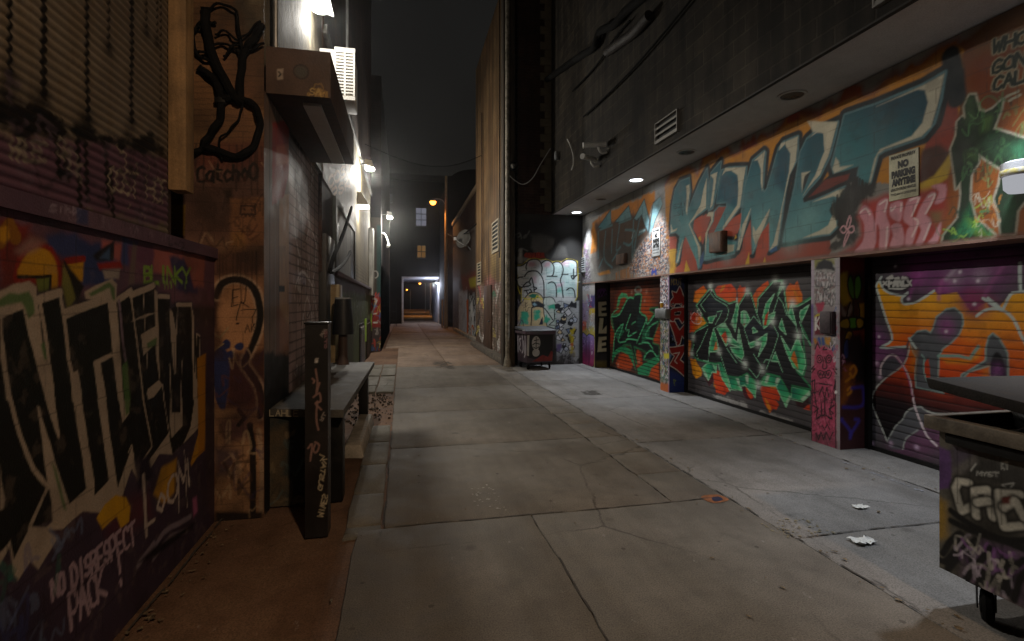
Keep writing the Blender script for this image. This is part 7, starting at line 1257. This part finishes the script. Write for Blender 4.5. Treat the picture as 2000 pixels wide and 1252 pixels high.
# ================================================================== CAMERA, WORLD, LIGHT
cd = bpy.data.cameras.new('camera'); cam = bpy.data.objects.new('camera', cd); COL.objects.link(cam); SC.camera = cam
cam.location = (0, 0, CZ); cam.rotation_euler = (math.pi/2, 0, -TH); cd.sensor_width = 36; cd.lens = 18.0; cd.shift_y = -(626-HOR)/2000.0
cd.clip_end = 600; cd.clip_start = .05
W = bpy.data.worlds.new('World'); SC.world = W; W.use_nodes = True; nt = W.node_tree; bg = nt.nodes['Background']
sky = nt.nodes.new('ShaderNodeTexSky'); sky.sky_type = 'NISHITA'; sky.sun_disc = False; sky.sun_elevation = math.radians(-4); sky.sun_rotation = math.radians(200)
SKYK = .05
tc = nt.nodes.new('ShaderNodeTexCoord'); nz = nt.nodes.new('ShaderNodeTexNoise'); nz.inputs['Scale'].default_value = 2.2; nz.inputs['Detail'].default_value = 6
nt.links.new(tc.outputs['Generated'], nz.inputs['Vector'])
cl = ramp(nt, nz.outputs[0], [(.3, (.0065/SKYK, .0063/SKYK, .0057/SKYK)), (.7, (.0112/SKYK, .0108/SKYK, .0098/SKYK))])
ad = mixc(nt, 1., sky.outputs[0], cl, 'ADD'); nt.links.new(ad, bg.inputs[0]); bg.inputs[1].default_value = SKYK
def lamp(kind, name, loc, e, col, r=.08, to=None, ang=None, blend=.5):
    ld = bpy.data.lights.new(name, kind); ld.energy = e; ld.color = col
    if kind == 'SUN': ld.angle = r
    else: ld.shadow_soft_size = r
    if kind == 'SPOT': ld.spot_size = math.radians(ang); ld.spot_blend = blend
    o = bpy.data.objects.new(name, ld); COL.objects.link(o); o.location = loc
    if to is not None: o.rotation_euler = (Vector(to)-Vector(loc)).to_track_quat('-Z', 'Y').to_euler()
    return o
WH = (1., .96, .88); CO = (.86, .92, 1.); OR = (1., .46, .13)
lamp('SUN', 'night_glow', (0, -10, 20), .035, (1., .82, .6), math.radians(40), to=(.9, 2.5, 15.6))
for L in LAMPS: lamp(*L[0], **L[1])
SC.view_settings.view_transform = 'Standard'; SC.view_settings.look = 'None'; SC.view_settings.gamma = 1; SC.view_settings.exposure = 0
cy = SC.cycles; cy.use_denoising = True; cy.max_bounces = 6; cy.diffuse_bounces = 4; cy.glossy_bounces = 3; cy.volume_bounces = 0; cy.sample_clamp_indirect = 4; cy.sample_clamp_direct = 0; cy.caustics_reflective = False; cy.caustics_refractive = False
cy.use_light_tree = True; cy.volume_step_rate = 4

BLOOM_HAZE = .0008
hz = MB().box(-60, 60, -20, 165, -1.0, 14.4).build('bloom_haze', bpy.data.materials.new('bloom_haze_air')); struct(hz, 'stuff')  # thin haze volume added to give the lamps a bloom
hm = hz.active_material; hm.use_nodes = True; nt = hm.node_tree; nt.nodes.clear(); o = nt.nodes.new('ShaderNodeOutputMaterial'); v = nt.nodes.new('ShaderNodeVolumePrincipled')
v.inputs['Color'].default_value = (.9, .9, .9, 1); v.inputs['Density'].default_value = BLOOM_HAZE; v.inputs['Anisotropy'].default_value = .93; nt.links.new(v.outputs[0], o.inputs['Volume'])
